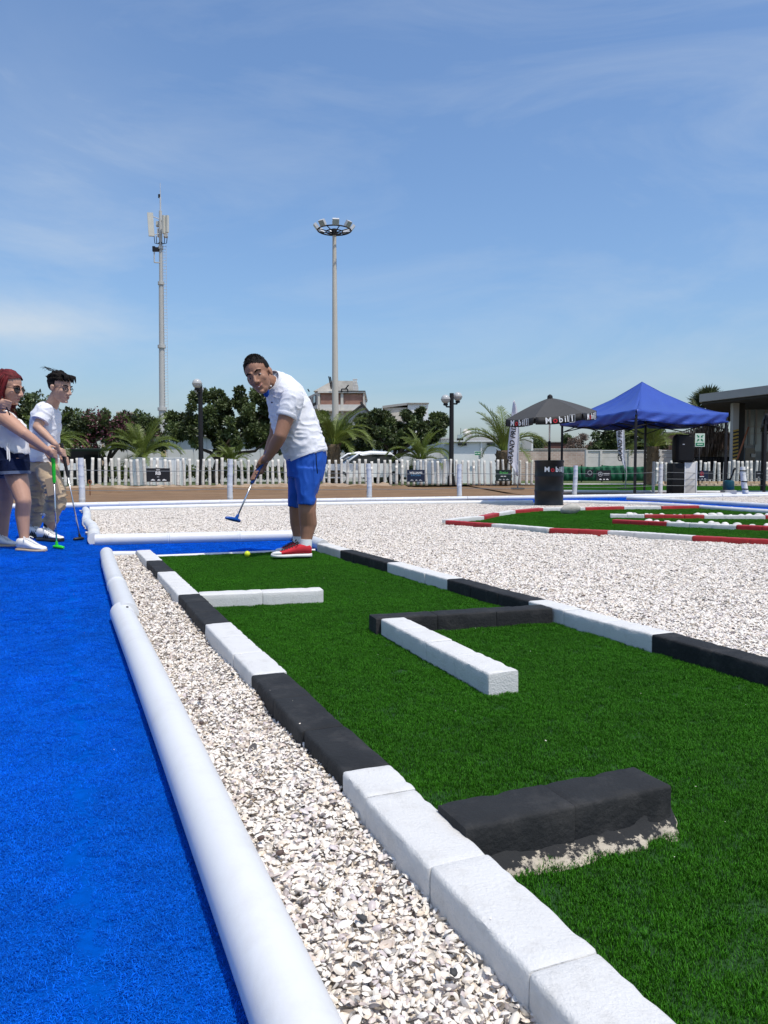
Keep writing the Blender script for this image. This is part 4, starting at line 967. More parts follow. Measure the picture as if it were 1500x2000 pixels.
# ------------------------------------------------------------------ canopy tents
def tent(cx, cy, ang, half, ztop, zbase, apex, m, label, legm, valance=.24, dz=(0, 0, 0, 0)):
    r = thing('canopy_tent', (cx, cy, 0), label, 'tent'); cs = [Vector((cx+half*1.414*math.cos(ang+math.pi/2*k), cy+half*1.414*math.sin(ang+math.pi/2*k), ztop+dz[k])) for k in range(4)]; ap = Vector((cx, cy, apex))
    for k in range(4):
        a, b = cs[k], cs[(k+1) % 4]; n = 14; vs = []; fs = []; mb = MB()
        for i in range(n+1):
            q = i/n
            for j in range(n+1):
                w = j/n; e = a.lerp(b, w); p = ap.lerp(e, q); z = ap.z+(e.z-ap.z)*(1-(1-q)**1.55); z -= .09*math.sin(math.pi*w)*q**1.5*(1-.3*q)
                wr = .012*math.sin(w*23+q*9+k)*math.sin(math.pi*q)+.01*math.sin(w*51+k*2)*q*(1-q)*2
                vs.append(Vector((p.x, p.y, z+wr)))
        for i in range(n):
            for j in range(n): c = i*(n+1)+j; fs.append((c, c+n+1, c+n+2, c+1))
        mb.add(vs, fs); o = obj('roof_panel', mb, m, r, True); o.modifiers.new('t', 'SOLIDIFY').thickness = .004
        mb = MB(); vs = []; nn = 40; out = ((a+b)/2-Vector((cx, cy, (a.z+b.z)/2))).normalized()
        for j in range(nn+1):
            w = j/nn; e = a.lerp(b, w)+Vector((0, 0, -.09*.7*math.sin(math.pi*w)))+out*.012
            for i in range(6):
                q = i/5; vs.append(e+Vector((0, 0, -(valance+.03*math.sin(math.pi*w))*q))+out*(.040*math.sin(w*15+k+q*5)*q+.026*math.sin(w*37+q*7+k)*(.3+q)))
        fs = [(j*6+i, j*6+i+1, (j+1)*6+i+1, (j+1)*6+i) for j in range(nn) for i in range(5)]; mb.add(vs, fs); o = obj('valance', mb, m, r, True); o.modifiers.new('t', 'SOLIDIFY').thickness = .004
        # scissor bars
        for (q0, z0), (q1, z1) in (((0, -.12), (.5, -.42)), ((.5, -.42), (1, -.12)), ((0, -.42), (.5, -.12)), ((.5, -.12), (1, -.42))):
            mb = MB(); i0, i1 = a.lerp(b, q0)*.97+Vector((cx, cy, a.z))*.03, a.lerp(b, q1)*.97+Vector((cx, cy, a.z))*.03; i0.z = a.z+z0; i1.z = a.z+z1; mb.tube([i0, i1], .014, 6); obj('truss_bar', mb, legm, r)
        mb = MB(); lg = a*.985+Vector((cx, cy, 0))*.015; mb.box((lg.x, lg.y, (a.z-.03+zbase)/2), (.055, .055, a.z-.03-zbase)); obj('leg', mb, legm, r)
        mb = MB(); mb.box((lg.x, lg.y, zbase+.012), (.11, .11, .02)); obj('foot_plate', mb, legm, r)
    mb = MB(); mb.tube([Vector((cx, cy, ztop-.1)), ap-Vector((0, 0, .01))], .02, 8); obj('centre_pole', mb, legm, r)
    return r
ta = math.atan2(18.7-20.7, 6.1-6.9)
tent(6.9, 20.7, ta, 1.5, 2.13, -.03, 3.02, M['tent'], 'blue canopy tent with peaked roof seen corner on', M['darkmetal'])
tent(11.95, 20.9, R(200), 1.5, 2.13, -.03, 2.34, M['umbband'], 'black canopy tent cut off by the photo edge beside the pavilion', M['darkmetal'], .30)

# ------------------------------------------------------------------ speaker, boxes, jug, camera post
def rbox(c, size, m, nm, parent=None, bev=.02, seg=3, rot=0):
    bm = bmesh.new(); bmesh.ops.create_cube(bm, size=1.0)
    for v in bm.verts: v.co = Vector((v.co.x*size[0], v.co.y*size[1], v.co.z*size[2]))
    bmesh.ops.bevel(bm, geom=list(bm.edges), offset=bev, segments=seg, affect='EDGES', profile=.5)
    me = bpy.data.meshes.new(nm); bm.to_mesh(me); bm.free(); me.materials.append(m); me.polygons.foreach_set('use_smooth', [True]*len(me.polygons)); me.set_sharp_from_angle(angle=R(35))
    return link(nm, me, parent, Vector(c)-(rootloc(parent) if parent is not None else Vector((0, 0, 0))), (0, 0, rot))
p1 = P(1323, 968, 19.6); p2 = P(1346.5, 968, 19.6)
a = rbox((p1.x, 19.75, .40), (.315, .40, .86), M['blackplastic'], 'subwoofer', bev=.012); tag(a, 'tall black box under the loudspeaker', 'speaker box')
r = thing('white_plinth', (p2.x, 19.75, -.03), 'pale grey upright plinth standing right of the black box', 'plinth'); rbox((p2.x, 19.75, .41), (.29, .40, .88), M['greypaint'] if False else M['palewall'], 'body', r, .01)
for x in (-1, 1): mb = MB(); mb.box((p2.x+x*.148, 19.55, .41), (.022, .03, .89)); obj('edge_trim', mb, M['wall'], r)
pc = P(1337, 872, 19.6); r = thing('loudspeaker', (pc.x, 19.7, .84), 'black moulded loudspeaker standing on two boxes', 'speaker'); 
mb = MB(); z0 = .845; n = 16; vs = []
def spk(w, d, z, nm, m, y0, parent, prof):
    mb = MB(); rings = [(Vector((pc.x, y0, z0+q*.71)), Vector((w*k, 0, 0)), Vector((0, d*k2, 0))) for q, k, k2 in prof]; vs = []; fs = []; nn = 24
    for c, a_, b_ in rings:
        for k in range(nn):
            t = 2*math.pi*k/nn; cx_, sy_ = math.copysign(abs(math.cos(t))**.45, math.cos(t)), math.copysign(abs(math.sin(t))**.45, math.sin(t)); vs.append(c+a_*cx_+b_*sy_)
    for i in range(len(rings)-1):
        for k in range(nn): k2 = (k+1) % nn; fs.append((i*nn+k, i*nn+k2, (i+1)*nn+k2, (i+1)*nn+k))
    fs += [tuple(range(nn-1, -1, -1)), tuple((len(rings)-1)*nn+k for k in range(nn))]; mb.add(vs, fs); return obj(nm, mb, m, parent, True, 45)
body = spk(.245, .20, 0, 'cabinet', M['blackplastic'], 19.7, r, [(0, .86, .8), (.03, .94, .95), (.5, 1, 1), (.88, .97, .95), (.96, .86, .8), (1, .72, .6)])
spk(.205, .03, 0, 'grille', M['blackplastic'], 19.51, r, [(.08, .9, 1), (.12, 1, 1), (.86, .97, 1), (.93, .8, 1)])
mb = MB(); mb.box((pc.x-.07, 19.478, z0+.46), (.05, .006, .02)); obj('badge', mb, M['txtgrey'], r)
mb = MB(); mb.tube([Vector((pc.x+.25, 19.65, z0+.30)), Vector((pc.x+.272, 19.65, z0+.36)), Vector((pc.x+.25, 19.65, z0+.42))], .016, 6); obj('handle', mb, M['blackplastic'], r, True)
pj = P(1426, 968, 19.2); rbox((pj.x, 19.3, .06), (.29, .29, .18), M['greypaint'], 'plinth', bev=.008); tag(bpy.data.objects['plinth'], 'low grey block under the teal water jug', 'plinth')
r = thing('water_jug', (pj.x, 19.3, .15), 'round teal water jug on the low grey block', 'jug'); mb = MB(); mb.lathe([(.125, 0), (.135, .02), (.135, .20), (.12, .235), (.05, .255)], (pj.x, 19.3, .15), 24); obj('body', mb, M['tealjug'], r, True, 40); mb = MB(); mb.lathe([(.05, 0), (.055, .01), (.05, .04), (.0, .045)], (pj.x, 19.3, .40), 16); obj('lid', mb, M['blackplastic'], r, True, 40)
mb = MB(); mb.tube([Vector((pj.x+.02, 19.25, .44)), Vector((pj.x+.05, 19.2, .55)), Vector((pj.x+.08, 19.2, .66)), Vector((pj.x+.12, 19.2, .70))], [.02, .018, .026, .03], 8); obj('hose', mb, M['blackplastic'], r, True)
pq = P(1457, 968, 18.6); r = thing('bamboo_post', (pq.x, 18.6, -.03), 'white bamboo post with black straps right of the teal jug', 'post', 'white posts carrying the wire line'); a = Vector((pq.x, 18.6, -.03)); b = a+Vector((-.10, 0, .76)); obj('stem', bamboo(a, b, .072, .062, [.2, .5, .8], M['whitebamboo'], .01, 2), M['whitebamboo'], r, True, 40)
for q in (.28, .52, .86): mb = MB(); c = a.lerp(b, q); mb.tube([c, c+Vector((0, 0, .025))], .078, 16); obj('strap', mb, M['blackplastic'], r, True, 40)
# ------------------------------------------------------------------ safety signs
def arrow(c, s, ang, m, r, nm='arrow'):
    q = MB(); ca, sa = math.cos(ang), math.sin(ang); pts = [(-.5, -.14), (0, -.14), (0, -.4), (.5, 0), (0, .4), (0, .14), (-.5, .14)]
    q.prism([c+Vector(((x*ca-z*sa)*s, 0, (x*sa+z*ca)*s)) for x, z in pts], (0, -.002, 0)); obj(nm, q, m, r)
c = P(933, 885.5, 37.75); r = thing('exit_sign', (c.x, c.y, c.z-.1), 'small green arrow sign on the white house wall', 'sign'); mb = MB(); mb.box(c, (.32, .02, .20)); obj('panel', mb, M['signpale'], r); mb = MB(); mb.box(c-Vector((0, .012, 0)), (.28, .004, .16)); obj('field', mb, M['signsafe'], r); arrow(c-Vector((.08, .015, 0)), .1, math.pi, M['txtwhite'], r); mb = MB(); mb.box(c-Vector((-.05, .016, 0)), (.12, .003, .05)); obj('print_line', mb, M['signpale'], r)
c = P(1367, 859.5, 29); w, h = .36, .50; r = thing('assembly_sign', (c.x, c.y, 0), 'green evacuation sign with white arrows on a post by the loudspeaker', 'sign'); mb = MB(); mb.box(c, (w, .02, h)); obj('panel', mb, M['signpale'], r)
mb = MB(); mb.box(c+Vector((0, -.012, -.16)), (w*.88, .004, h*.24)); obj('text_field', mb, M['signsafe'], r); mb = MB(); mb.box(c+Vector((0, -.015, -.16)), (w*.6, .003, h*.07)); obj('print_line', mb, M['signpale'], r)
for q in range(4): a_ = R(45+90*q); arrow(c+Vector((math.cos(a_)*.10, -.012, .07+math.sin(a_)*.10)), .13, a_+math.pi, M['signsafe'], r)
mb = MB(); mb.tube([Vector((c.x, c.y+.03, -.03)), Vector((c.x, c.y+.03, c.z))], .025, 8); obj('post', mb, M['darkmetal'], r, True)
# ================================================================== MASTS AND LAMPS
def zat(v, d): return P(0, v, d).z
D = 62; b = P(317.5, 900, D); b.z = 0; tx = P(313.5, 430, D).x
r = thing('cell_tower', b, 'tall grey cell tower with flanges, ladder and panel antennas', 'tower')
def tp(v): z = zat(v, D); q = z/zat(430, D); return Vector((b.x+(tx-b.x)*q, D, z))
zs = [0, zat(812, D), zat(677, D), zat(555, D), zat(485, D), zat(436, D)]; rs = [.30, .255, .205, .165, .14, .12]
sv = [920, 800, 676, 553, 484, 412]
for i, (v0, v1, r0, r1) in enumerate([(950, 799, .29, .27), (799, 677, .235, .215), (677, 553.5, .20, .18), (553.5, 412, .15, .12)]):
    a_, b_ = tp(v0), tp(v1); a_.z = max(a_.z, 0); mb = MB(); mb.tube([a_, b_], [r0, r1], 16); obj('pole_section', mb, M['tower'], r, True, 40)
for v, rr in ((799, .36), (677, .31), (553.5, .25), (484, .20)):
    mb = MB(); c = tp(v); mb.tube([c-Vector((0, 0, .12)), c+Vector((0, 0, .12))], rr, 16); obj('flange', mb, M['tower'], r, True, 40)
for v0, v1, rr in ((412, 385, .06), (385, 372, .03), (372, 357, .018)): mb = MB(); mb.tube([tp(v0), tp(v1)], rr, 6); obj('whip_antenna', mb, M['metal'], r)
mb = MB(); mb.box(tp(383)+Vector((-.08, 0, 0)), (.16, .1, .28)); obj('beacon', mb, M['darkmetal'], r)
for x in (.22, .46):
    mb = MB(); mb.tube([tp(480)+Vector((x, -.12, 0)), tp(900)+Vector((x+.08, -.12, 0))], .014, 4); obj('ladder_rail', mb, M['metal'], r)
v = 482
while v < 830:
    mb = MB(); c = tp(v); mb.tube([c+Vector((.22, -.12, 0)), c+Vector((.48, -.12, 0))], .016, 4); obj('ladder_rung', mb, M['metal'], r); v += 5.6
def panel(du, v0, v1, w, d, yaw, tilt=0):
    a_, c_ = tp(v0), tp(v1); h = a_.z-c_.z; c = (a_+c_)/2+Vector((du*D/1500, -.5 if abs(du) > 8 else .1, 0)); ro = (Matrix.Rotation(yaw, 3, 'Z') @ Matrix.Rotation(tilt, 3, 'Y')); mb = MB(); mb.box(c, (w, d, h), ro); obj('panel_antenna', mb, M['antenna'], r)
    mb = MB(); mb.tube([c+Vector((0, .25, h*.42)), tp((v0*.8+v1*.2))], .035, 6); obj('bracket', mb, M['metal'], r); mb = MB(); mb.tube([c+Vector((0, .25, -h*.42)), tp((v0*.2+v1*.8))], .035, 6); obj('bracket', mb, M['metal'], r)
panel(-15, 420, 465, .44, .20, R(20), R(-3)); panel(16, 425, 458, .22, .18, R(-30), R(1)); panel(9.5, 425, 460, .20, .18, R(60))
for du, v0, v1, w in ((-6, 431, 441, .30), (5, 428, 452, .36), (-4, 445, 461, .3), (8, 444, 462, .28)):
    a_, c_ = tp(v0), tp(v1); mb = MB(); mb.box((a_+c_)/2+Vector((du*D/1500, .25, 0)), (w, .3, a_.z-c_.z)); obj('radio_box', mb, M['antenna'] if du == -6 else M['metal'], r)
for du in (-11, -7, 9, 14):
    mb = MB(); mb.tube([tp(463)+Vector((du*D/1500, -.2, 0)), tp(474)+Vector((du*.9*D/1500, -.2, -.1)), tp(478)+Vector((du*.4*D/1500, -.2, 0)), tp(470)], .03, 5); obj('cable', mb, M['darkmetal'], r, True)
for pts in ([(-11, 486), (0, 484)], [(-12, 488), (-12, 513)], [(-12, 513), (0, 514)]):
    mb = MB(); mb.tube([tp(v_)+Vector((u_*D/1500, -.1, 0)) for u_, v_ in pts], .05, 6); obj('side_arm', mb, M['tower'], r)
mb = MB(); mb.box(tp(488)+Vector((-7*D/1500, -.1, 0)), (.34, .25, .3)); mb.box(tp(487)+Vector((-12.5*D/1500, -.1, 0)), (.2, .2, .4)); obj('camera_box', mb, M['darkmetal'], r)

D = 62; b = P(655.5, 900, D); b.z = 0; top = P(653, 452, D)
r = thing('floodlight_mast', b, 'tall pale floodlight mast carrying a ring of lamps', 'mast')
mb = MB(); mb.tube([b.lerp(top, q) for q in (0, .3, .6, .9, 1)], [.30, .26, .21, .165, .15], 20); obj('pole', mb, M['mast'], r, True, 40)
for q in (.215, .22): pass
mb = MB(); c = b.lerp(top, .215); mb.tube([c, c+Vector((0, 0, .08))], .29, 16); obj('clamp', mb, M['darkmetal'], r, True, 40)
hc = P(653, 450, D); RR = 1.32
mb = MB(); mb.tube([hc+Vector((RR*math.cos(a), RR*math.sin(a), 0)) for a in np.linspace(0, 2*math.pi, 33)], .055, 6, False); obj('ring', mb, M['darkmetal'], r, True)
mb = MB(); mb.tube([hc+Vector((RR*.5*math.cos(a), RR*.5*math.sin(a), -.12)) for a in np.linspace(0, 2*math.pi, 25)], .05, 6, False); obj('inner_ring', mb, M['darkmetal'], r, True)
for k in range(8):
    a = R(22+45*k); mb = MB(); mb.tube([hc+Vector((0, 0, -.2)), hc+Vector((RR*math.cos(a), RR*math.sin(a), 0))], .04, 6); obj('spoke', mb, M['darkmetal'], r)
    a = R(45*k+8); c = hc+Vector((RR*1.08*math.cos(a), RR*1.08*math.sin(a), .25)); ro = Matrix.Rotation(a-math.pi/2, 3, 'Z') @ Matrix.Rotation(R(-38), 3, 'X'); mb = MB(); mb.box(c, (.52, .22, .46), ro); f = obj('floodlight', mb, M['metal'], r)
    mb = MB(); mb.box(c+ro @ Vector((0, .115, 0)), (.44, .012, .38), ro); obj('lens', mb, M['paleglass'], f)
mb = MB(); mb.tube([hc+Vector((0, 0, -.4)), hc+Vector((0, 0, .1))], .22, 12); obj('hub', mb, M['darkmetal'], r, True, 40)

def street_lamp(u, d, vt, arms, label):
    b = P(u, 920, d); b.z = .03; zt = zat(vt, d); r = thing('street_lamp', b, label, 'street lamp', 'globe street lamps'); mb = MB(); mb.tube([b, Vector((b.x, d, 1.2)), Vector((b.x, d, zt))], [.12, .10, .09], 14); obj('post', mb, M['darkmetal'], r, True, 40)
    mb = MB(); mb.tube([b, b+Vector((0, 0, .4))], [.17, .14], 14); obj('base', mb, M['darkmetal'], r, True, 40)
    for dx, dy, zz in arms:
        e = Vector((b.x+dx, d+dy, zz-.30)); mb = MB(); mb.tube([Vector((b.x, d, zz-.34)), Vector((b.x+dx*.85, d+dy*.85, zz-.34)), e+Vector((0, 0, .04))], .035, 8); obj('arm', mb, M['darkmetal'], r, True)
        mb = MB(); mb.lathe([(.07, 0), (.10, .03), (.10, .08), (.07, .10)], e+Vector((0, 0, -.0)), 14); obj('collar', mb, M['darkmetal'], r, True, 40)
        g = MB(); g.ball(e+Vector((0, 0, .27)), .19, 20, 14); gl = obj('globe', g, M['globe'], r, True); g = MB(); g.tube([e+Vector((.195*math.cos(a), .195*math.sin(a), .265)) for a in np.linspace(0, 6.2832, 21)], .012, 4, False); obj('seam', g, M['greypaint'], gl)
street_lamp(393, 31.0, 752, [(-.02, -.42, zat(750, 31)), (-.16, .45, zat(755, 31)-.05)], 'black street lamp by the big dark tree, globes one behind the other')
street_lamp(881.5, 32.5, 768, [(-.27, -.2, zat(779, 32.5)), (.27, .15, zat(772.5, 32.5))], 'black street lamp with two globes side by side near the white house')

# ================================================================== BUILDINGS
def pbox(u0, u1, v0, v1, d, th, ground=False):
    a, c = P(u0, v0, d), P(u1, v1, d); z1 = a.z; z0 = 0.0 if ground else c.z
    return Vector(((a.x+c.x)/2, d+th/2, (z0+z1)/2)), (c.x-a.x, th, z1-z0)
def bpart(nm, m, parent, *args, **kw):
    c, s = pbox(*args, **kw); mb = MB(); mb.box(c, s); return obj(nm, mb, m, parent)
def building(nm, u, d, label, cat='building'):
    p = P(u, 900, d); return thing(nm, (p.x, d, 0), label, cat)
# warehouse wall on the left, with cladding panels
r = building('warehouse', 400, 44, 'long low warehouse of pale upright cladding behind trees and pickets')
bpart('wall', M['corr'], r, 196, 560, 852, 930, 44, 8, ground=True)
for k, u in enumerate(np.linspace(196, 560, 15)[:-1]): bpart('cladding_panel', M['corr'], r, u+.5, u+25.3, 853, 930, 43.95, .05, ground=True)
bpart('roof', M['fascia'], r, 194, 562, 848, 852, 43.7, 8.6); bpart('corner_pier', M['wall'], r, 195, 209, 851, 930, 43.6, .4, ground=True); bpart('door_frame', M['stonecourse'], r, 199, 203, 868, 930, 43.55, .05, ground=True)
bpart('vent', M['stonecourse'], r, 315, 324, 880, 891, 43.9, .06)
r = building('warehouse', 760, 44.5, 'pale clad warehouse behind the white car and the gnarled tree')
bpart('wall', M['corr'], r, 640, 884, 858, 930, 44.5, 8, ground=True)
for k, u in enumerate(np.linspace(640, 884, 11)[:-1]): bpart('cladding_panel', M['corr'], r, u+.5, u+23.9, 859, 930, 44.45, .05, ground=True)
bpart('roof', M['fascia'], r, 638, 886, 855, 858, 44.2, 8.6)
r = building('awning_shed', 160, 36, 'dark open shed under a green black awning behind the young golfer', 'shed')
c, s = pbox(128, 194, 875, 879, 36, 2.4); mb = MB(); mb.box(c, s, Matrix.Rotation(R(3), 3, 'X')); obj('awning', mb, mat('dark_green_awning', (.012, .020, .015), .9, spec=.1), r)
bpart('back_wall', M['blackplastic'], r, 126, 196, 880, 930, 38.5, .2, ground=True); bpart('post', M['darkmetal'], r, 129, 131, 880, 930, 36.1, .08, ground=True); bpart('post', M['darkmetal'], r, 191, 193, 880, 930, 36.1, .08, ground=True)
# white house
r = building('white_house', 950, 38, 'low white house with grey roof and roof clutter behind the right lamp', 'house')
bpart('wall', M['wall'], r, 886, 1012, 862, 940, 38, 6, ground=True); bpart('coping', M['wall'], r, 884, 1014, 860.5, 862.5, 37.8, 6.4)
for a, b_ in ((894.5, 911.5), (951.5, 967)): w = bpart('window', M['soffit'], r, a, b_, 865.5, 870, 37.93, .1); q = bpart('pane', M['darkglass'], w, a+1, b_-1, 866.3, 869.3, 37.9, .04)
bpart('pier', M['wall'], r, 939, 941, 862.6, 940, 37.9, .12, ground=True)
pz = zat(862, 40); a_, b_ = P(905, 860, 40), P(1000, 860, 40); mb = MB(); mb.prism([(a_.x, 40, pz), (b_.x, 40, pz), (b_.x-.3, 40, pz+.1), ((a_.x+b_.x)/2+.3, 40, zat(850.5, 40)), (a_.x+.3, 40, pz+.15)], (0, 3.5, 0)); obj('roof', mb, M['fascia'], r)
c = P(911, 848, 40); mb = MB(); mb.lathe([(.02, -.06), (.17, 0), (.25, .09), (.26, .1)], (0, 0, 0), 18); mt = Matrix.Rotation(R(65), 3, 'X') @ Matrix.Rotation(R(20), 3, 'Y'); mb.v = [tuple(c+mt @ Vector(v)) for v in mb.v]; obj('satellite_dish', mb, M['palewall'], r, True)
bpart('roof_tank', M['paleglass'], r, 894, 903, 849, 856, 40.2, .3); bpart('tank_stand', M['darkmetal'], r, 893, 905, 856, 861, 40.2, .3)
for u, v in ((900, 836), (922, 842), (929, 835), (935, 838), (948, 845), (980, 846)): mb = MB(); q = P(u, v, 41); mb.tube([q, Vector((q.x, 41, pz))], .012, 4); obj('roof_rod', mb, M['darkmetal'], r)
bpart('roof_room', M['wall'], r, 1006, 1041, 858, 880, 41, 2.5); bpart('shutter', M['greypaint'], r, 1019, 1038, 861, 877, 40.95, .06)
# pale multi-storey building behind the tree
r = building('white_block', 790, 75, 'plain pale block showing above the gnarled tree')
bpart('wall', M['wall'], r, 797, 836, 788, 900, 75, 12, ground=True); bpart('side_wall', M['concrete'], r, 750, 796.5, 796, 900, 76, 10, ground=True); bpart('coping', M['fascia'], r, 796, 838, 786.5, 788, 74.8, 12.4)
c, s = pbox(750, 797, 793, 796, 75.8, 10); mb = MB(); mb.box(c+Vector((0, 0, .15)), (s[0]+.3, s[1], .22), Matrix.Rotation(R(-7), 3, 'Y')); obj('roof', mb, M['fascia'], r)
# brick building
D = 70
r = building('brick_building', 655, D, 'unfinished brick and concrete building with rooftop room behind the mast')
bpart('core', M['concrete'], r, 622.5, 711, 766, 930, D+.3, 9, ground=True)
bpart('brick_infill', M['brickred'], r, 626, 652, 768, 790, D+.12, .2); bpart('brick_infill', M['brickred'], r, 661, 665, 768, 792, D+.12, .2); bpart('brick_infill', M['brickred'], r, 671, 709, 769.5, 790, D+.12, .2)
for u0, u1 in ((621.5, 625), (651, 661), (665.3, 670.7), (709, 712)): bpart('column', M['concrete'], r, u0, u1, 767, 808, D, .35)
bpart('floor_slab', M['palewall'], r, 621, 713, 764, 767.3, D-.1, 9.6); bpart('parapet', M['palewall'], r, 622, 709, 790, 800, D+.02, .3); bpart('floor_slab', M['concrete'], r, 621, 712, 800, 803, D-.12, .6); bpart('roof_edge', M['soffit'], r, 660, 713.5, 763, 764.2, D-.15, 9.7)
# receding left flank with windows
a_ = P(622, 764, D); b_ = P(588, 772, D+9); z0 = P(0, 806, D).z
def flank(q0, q1, za, zb, off, nm, m, parent, za2=None):
    p0, p1 = a_.lerp(b_, q0), a_.lerp(b_, q1); nrm = Vector((-(b_-a_).y, (b_-a_).x, 0)).normalized(); 
    if nrm.y > 0: nrm = -nrm
    mb = MB(); o = nrm*off; mb.prism([Vector((p0.x, p0.y, za))+o, Vector((p1.x, p1.y, za2 or za))+o, Vector((p1.x, p1.y, zb))+o, Vector((p0.x, p0.y, zb))+o], -nrm*.2); return obj(nm, mb, m, parent)
zt = zat(765, D); flank(0, 1, 0, zt, .05, 'side_wall', M['concrete'], r)
for q0, q1 in ((.08, .26), (.36, .62), (.72, .92)):
    w = flank(q0, q1, zat(789, D), zat(770, D), .10, 'window', M['soffit'], r); flank(q0+.02, q1-.06, zat(784, D), zat(771, D), .125, 'pane', M['paleglass'], w)
flank(0, 1, zat(799, D), zat(791, D), .12, 'balcony_wall', M['palewall'], r)
mb = MB(); p0 = P(612, 764, D+1.5); pts = [P(612, 764, D+2), P(649, 743.5, D+2), P(696.5, 744, D+2), P(696.5, 764, D+2)]; mb.prism(pts, (0, 5, 0)); obj('rooftop_room', mb, M['concrete'], r)
for u in (690, 693, 696): mb = MB(); mb.tube([P(u, 764, D+1.5), P(u, 740, D+1.5)], .05, 5); obj('scaffold_pole', mb, M['palewall'], r)
for v in (741, 747, 752): mb = MB(); mb.tube([P(689, v, D+1.5), P(698, v, D+1.5)], .04, 5); obj('scaffold_bar', mb, M['palewall'], r)
for (u0, v0), (u1, v1) in (((642, 735), (647, 760)), ((645, 736), (649, 757)), ((675, 759), (681, 752)), ((667, 760), (667, 766)), ((679, 760), (679, 766)), ((667, 760), (679, 760)), ((601, 760), (604, 765))): mb = MB(); mb.tube([P(u0, v0, D-.2), P(u1, v1, D-.2)], .06, 5); obj('rebar', mb, M['darkmetal'], r)
# gabled dark shed in front
r = building('gabled_shed', 708, 55, 'dark gabled shed roof rising above the trees left of the gnarled tree', 'shed'); mb = MB(); pts = [P(676, 818, 55), P(708, 793, 55), P(726, 815, 55), P(726, 900, 55), P(676, 900, 55)]; mb.prism(pts, (0, 8, 0)); obj('gable_wall', mb, M['concrete'] if False else M['fascia'], r)
for p0, p1 in ((pts[0], pts[1]), (pts[1], pts[2])):
    e = (p1-p0).normalized(); mb = MB(); n = Vector((-e.z, 0, e.x)); mb.prism([p0-e*.3+n*.02, p1+e*.02+n*.02, p1+e*.02+n*.14, p0-e*.3+n*.14], (0, 8.4, 0)); mb.v = [(v[0], v[1]-.2, v[2]) for v in mb.v]; obj('roof_slope', mb, M['soffit'], r)
# small orange panelled roof room
r = building('roof_room', 239, 58, 'small pale roof room with orange red panel above the flowering bush'); bpart('wall', M['concrete'], r, 227, 251, 805, 900, 58, 3, ground=True); bpart('panel', M['txtorange'], r, 231, 242, 807, 832, 57.95, .06); bpart('coping', M['palewall'], r, 226, 252, 803.5, 805.5, 57.8, 3.4)
r = building('far_house', 290, 66, 'low pale house roofline left of the cell tower', 'house'); bpart('wall', M['brownwall'], r, 268, 308, 818, 900, 66, 6, ground=True); bpart('wall', M['wall'], r, 308, 352, 826, 900, 66.5, 6, ground=True)
# brick boundary wall, panel wall, brown wall, mesh
r = building('brick_wall', 1078, 48, 'pinkish brick boundary wall behind the black drum', 'wall'); bpart('wall', M['brickpink'], r, 1008, 1146, 877.5, 935, 48, .3, ground=True); bpart('coping', M['palewall'], r, 1008, 1146, 876.3, 877.5, 47.95, .4)
r = building('panel_wall', 1290, 47, 'pale wall of concrete panels behind tent and loudspeaker', 'wall')
edges = [1146, 1174, 1230, 1290, 1350, 1412, 1470]
for a, b_ in zip(edges, edges[1:]):
    bpart('wall_post', M['palewall'], r, a-1.6, a+1.6, 878.5, 935, 46.9, .3, ground=True)
    for v0, v1 in ((880.5, 885), (885.6, 893.5), (894.1, 940)): bpart('panel', M['palewall'], r, a+1.6, b_-1.6, v0, v1, 47, .14, ground=(v1 == 940))
    bpart('rail', M['wall'], r, a+1.6, b_-1.6, 879, 880.4, 46.95, .22)
r = building('brown_wall', 1360, 52, 'tall dark brown clad wall behind the safety sign', 'wall'); bpart('wall', M['brownwall'], r, 1288, 1445, 846, 900, 52, .4, ground=True); bpart('coping', M['fascia'], r, 1286, 1446, 843.5, 846, 51.9, .6); bpart('pier', M['palewall'], r, 1286, 1293, 845, 900, 51.8, .4, ground=True)
for k in range(18): bpart('cladding_panel', M['brownwall'], r, 1294+k*8.3, 1301.8+k*8.3, 846.5, 900, 51.94, .06, ground=True)
r = building('brown_wall', 1090, 62, 'low reddish brown wall far behind the parasol pole', 'wall'); bpart('wall', mat('rust_brown_wall', (.13, .06, .05), .85), r, 1060, 1122, 864, 900, 62, .4, ground=True); bpart('coping', M['fascia'], r, 1060, 1122, 862.5, 864, 61.9, .6)
r = building('mesh_fence', 1180, 41, 'low green mesh fence beyond the paved road', 'fence'); a = 1098
for k, w in enumerate((38, 40, 42, 44, 20)):
    c, s = pbox(a+.5, a+w-.5, 910.5-(k == 2)*2, 934, 41, .05, ground=False); mb = MB(); nx = 14; vs = []; fs = []
    for i in range(nx+1):
        for j in range(5): vs.append(Vector((c.x-s[0]/2+s[0]*i/nx, 41+.06*math.sin(i*1.3+j+k), c.z-s[2]/2+s[2]*j/4-(.04*math.sin(math.pi*i/nx) if j == 4 else 0)-(0 if j else .15))))
    fs = [(i*5+j, (i+1)*5+j, (i+1)*5+j+1, i*5+j+1) for i in range(nx) for j in range(4)]; mb.add(vs, fs); o = obj('mesh_panel', mb, M['greymesh'], r, True); o.modifiers.new('t', 'SOLIDIFY').thickness = .01; bpart('post', M['darkmetal'], r, a-.7, a+.7, 908, 934, 41.1, .06, ground=True); a += w
r = building('metal_railing', 1395, 44, 'dark railing of thin upright bars behind the close set pickets', 'railing')
for k in range(26): bpart('bar', M['darkmetal'], r, 1357+k*3.1, 1358.3+k*3.1, 893, 935, 44, .05, ground=True)
bpart('top_rail', M['darkmetal'], r, 1356, 1438, 892.3, 893.6, 44, .06)
sheet('road', [(4, 36.2), (40, 36.2), (40, 40.2), (4, 40.2)], .02, M['asphalt'], course=False)
sheet('pavement', [(4, 34.2), (40, 34.2), (40, 36.0), (4, 36.0)], .04, M['palewall'], course=False)
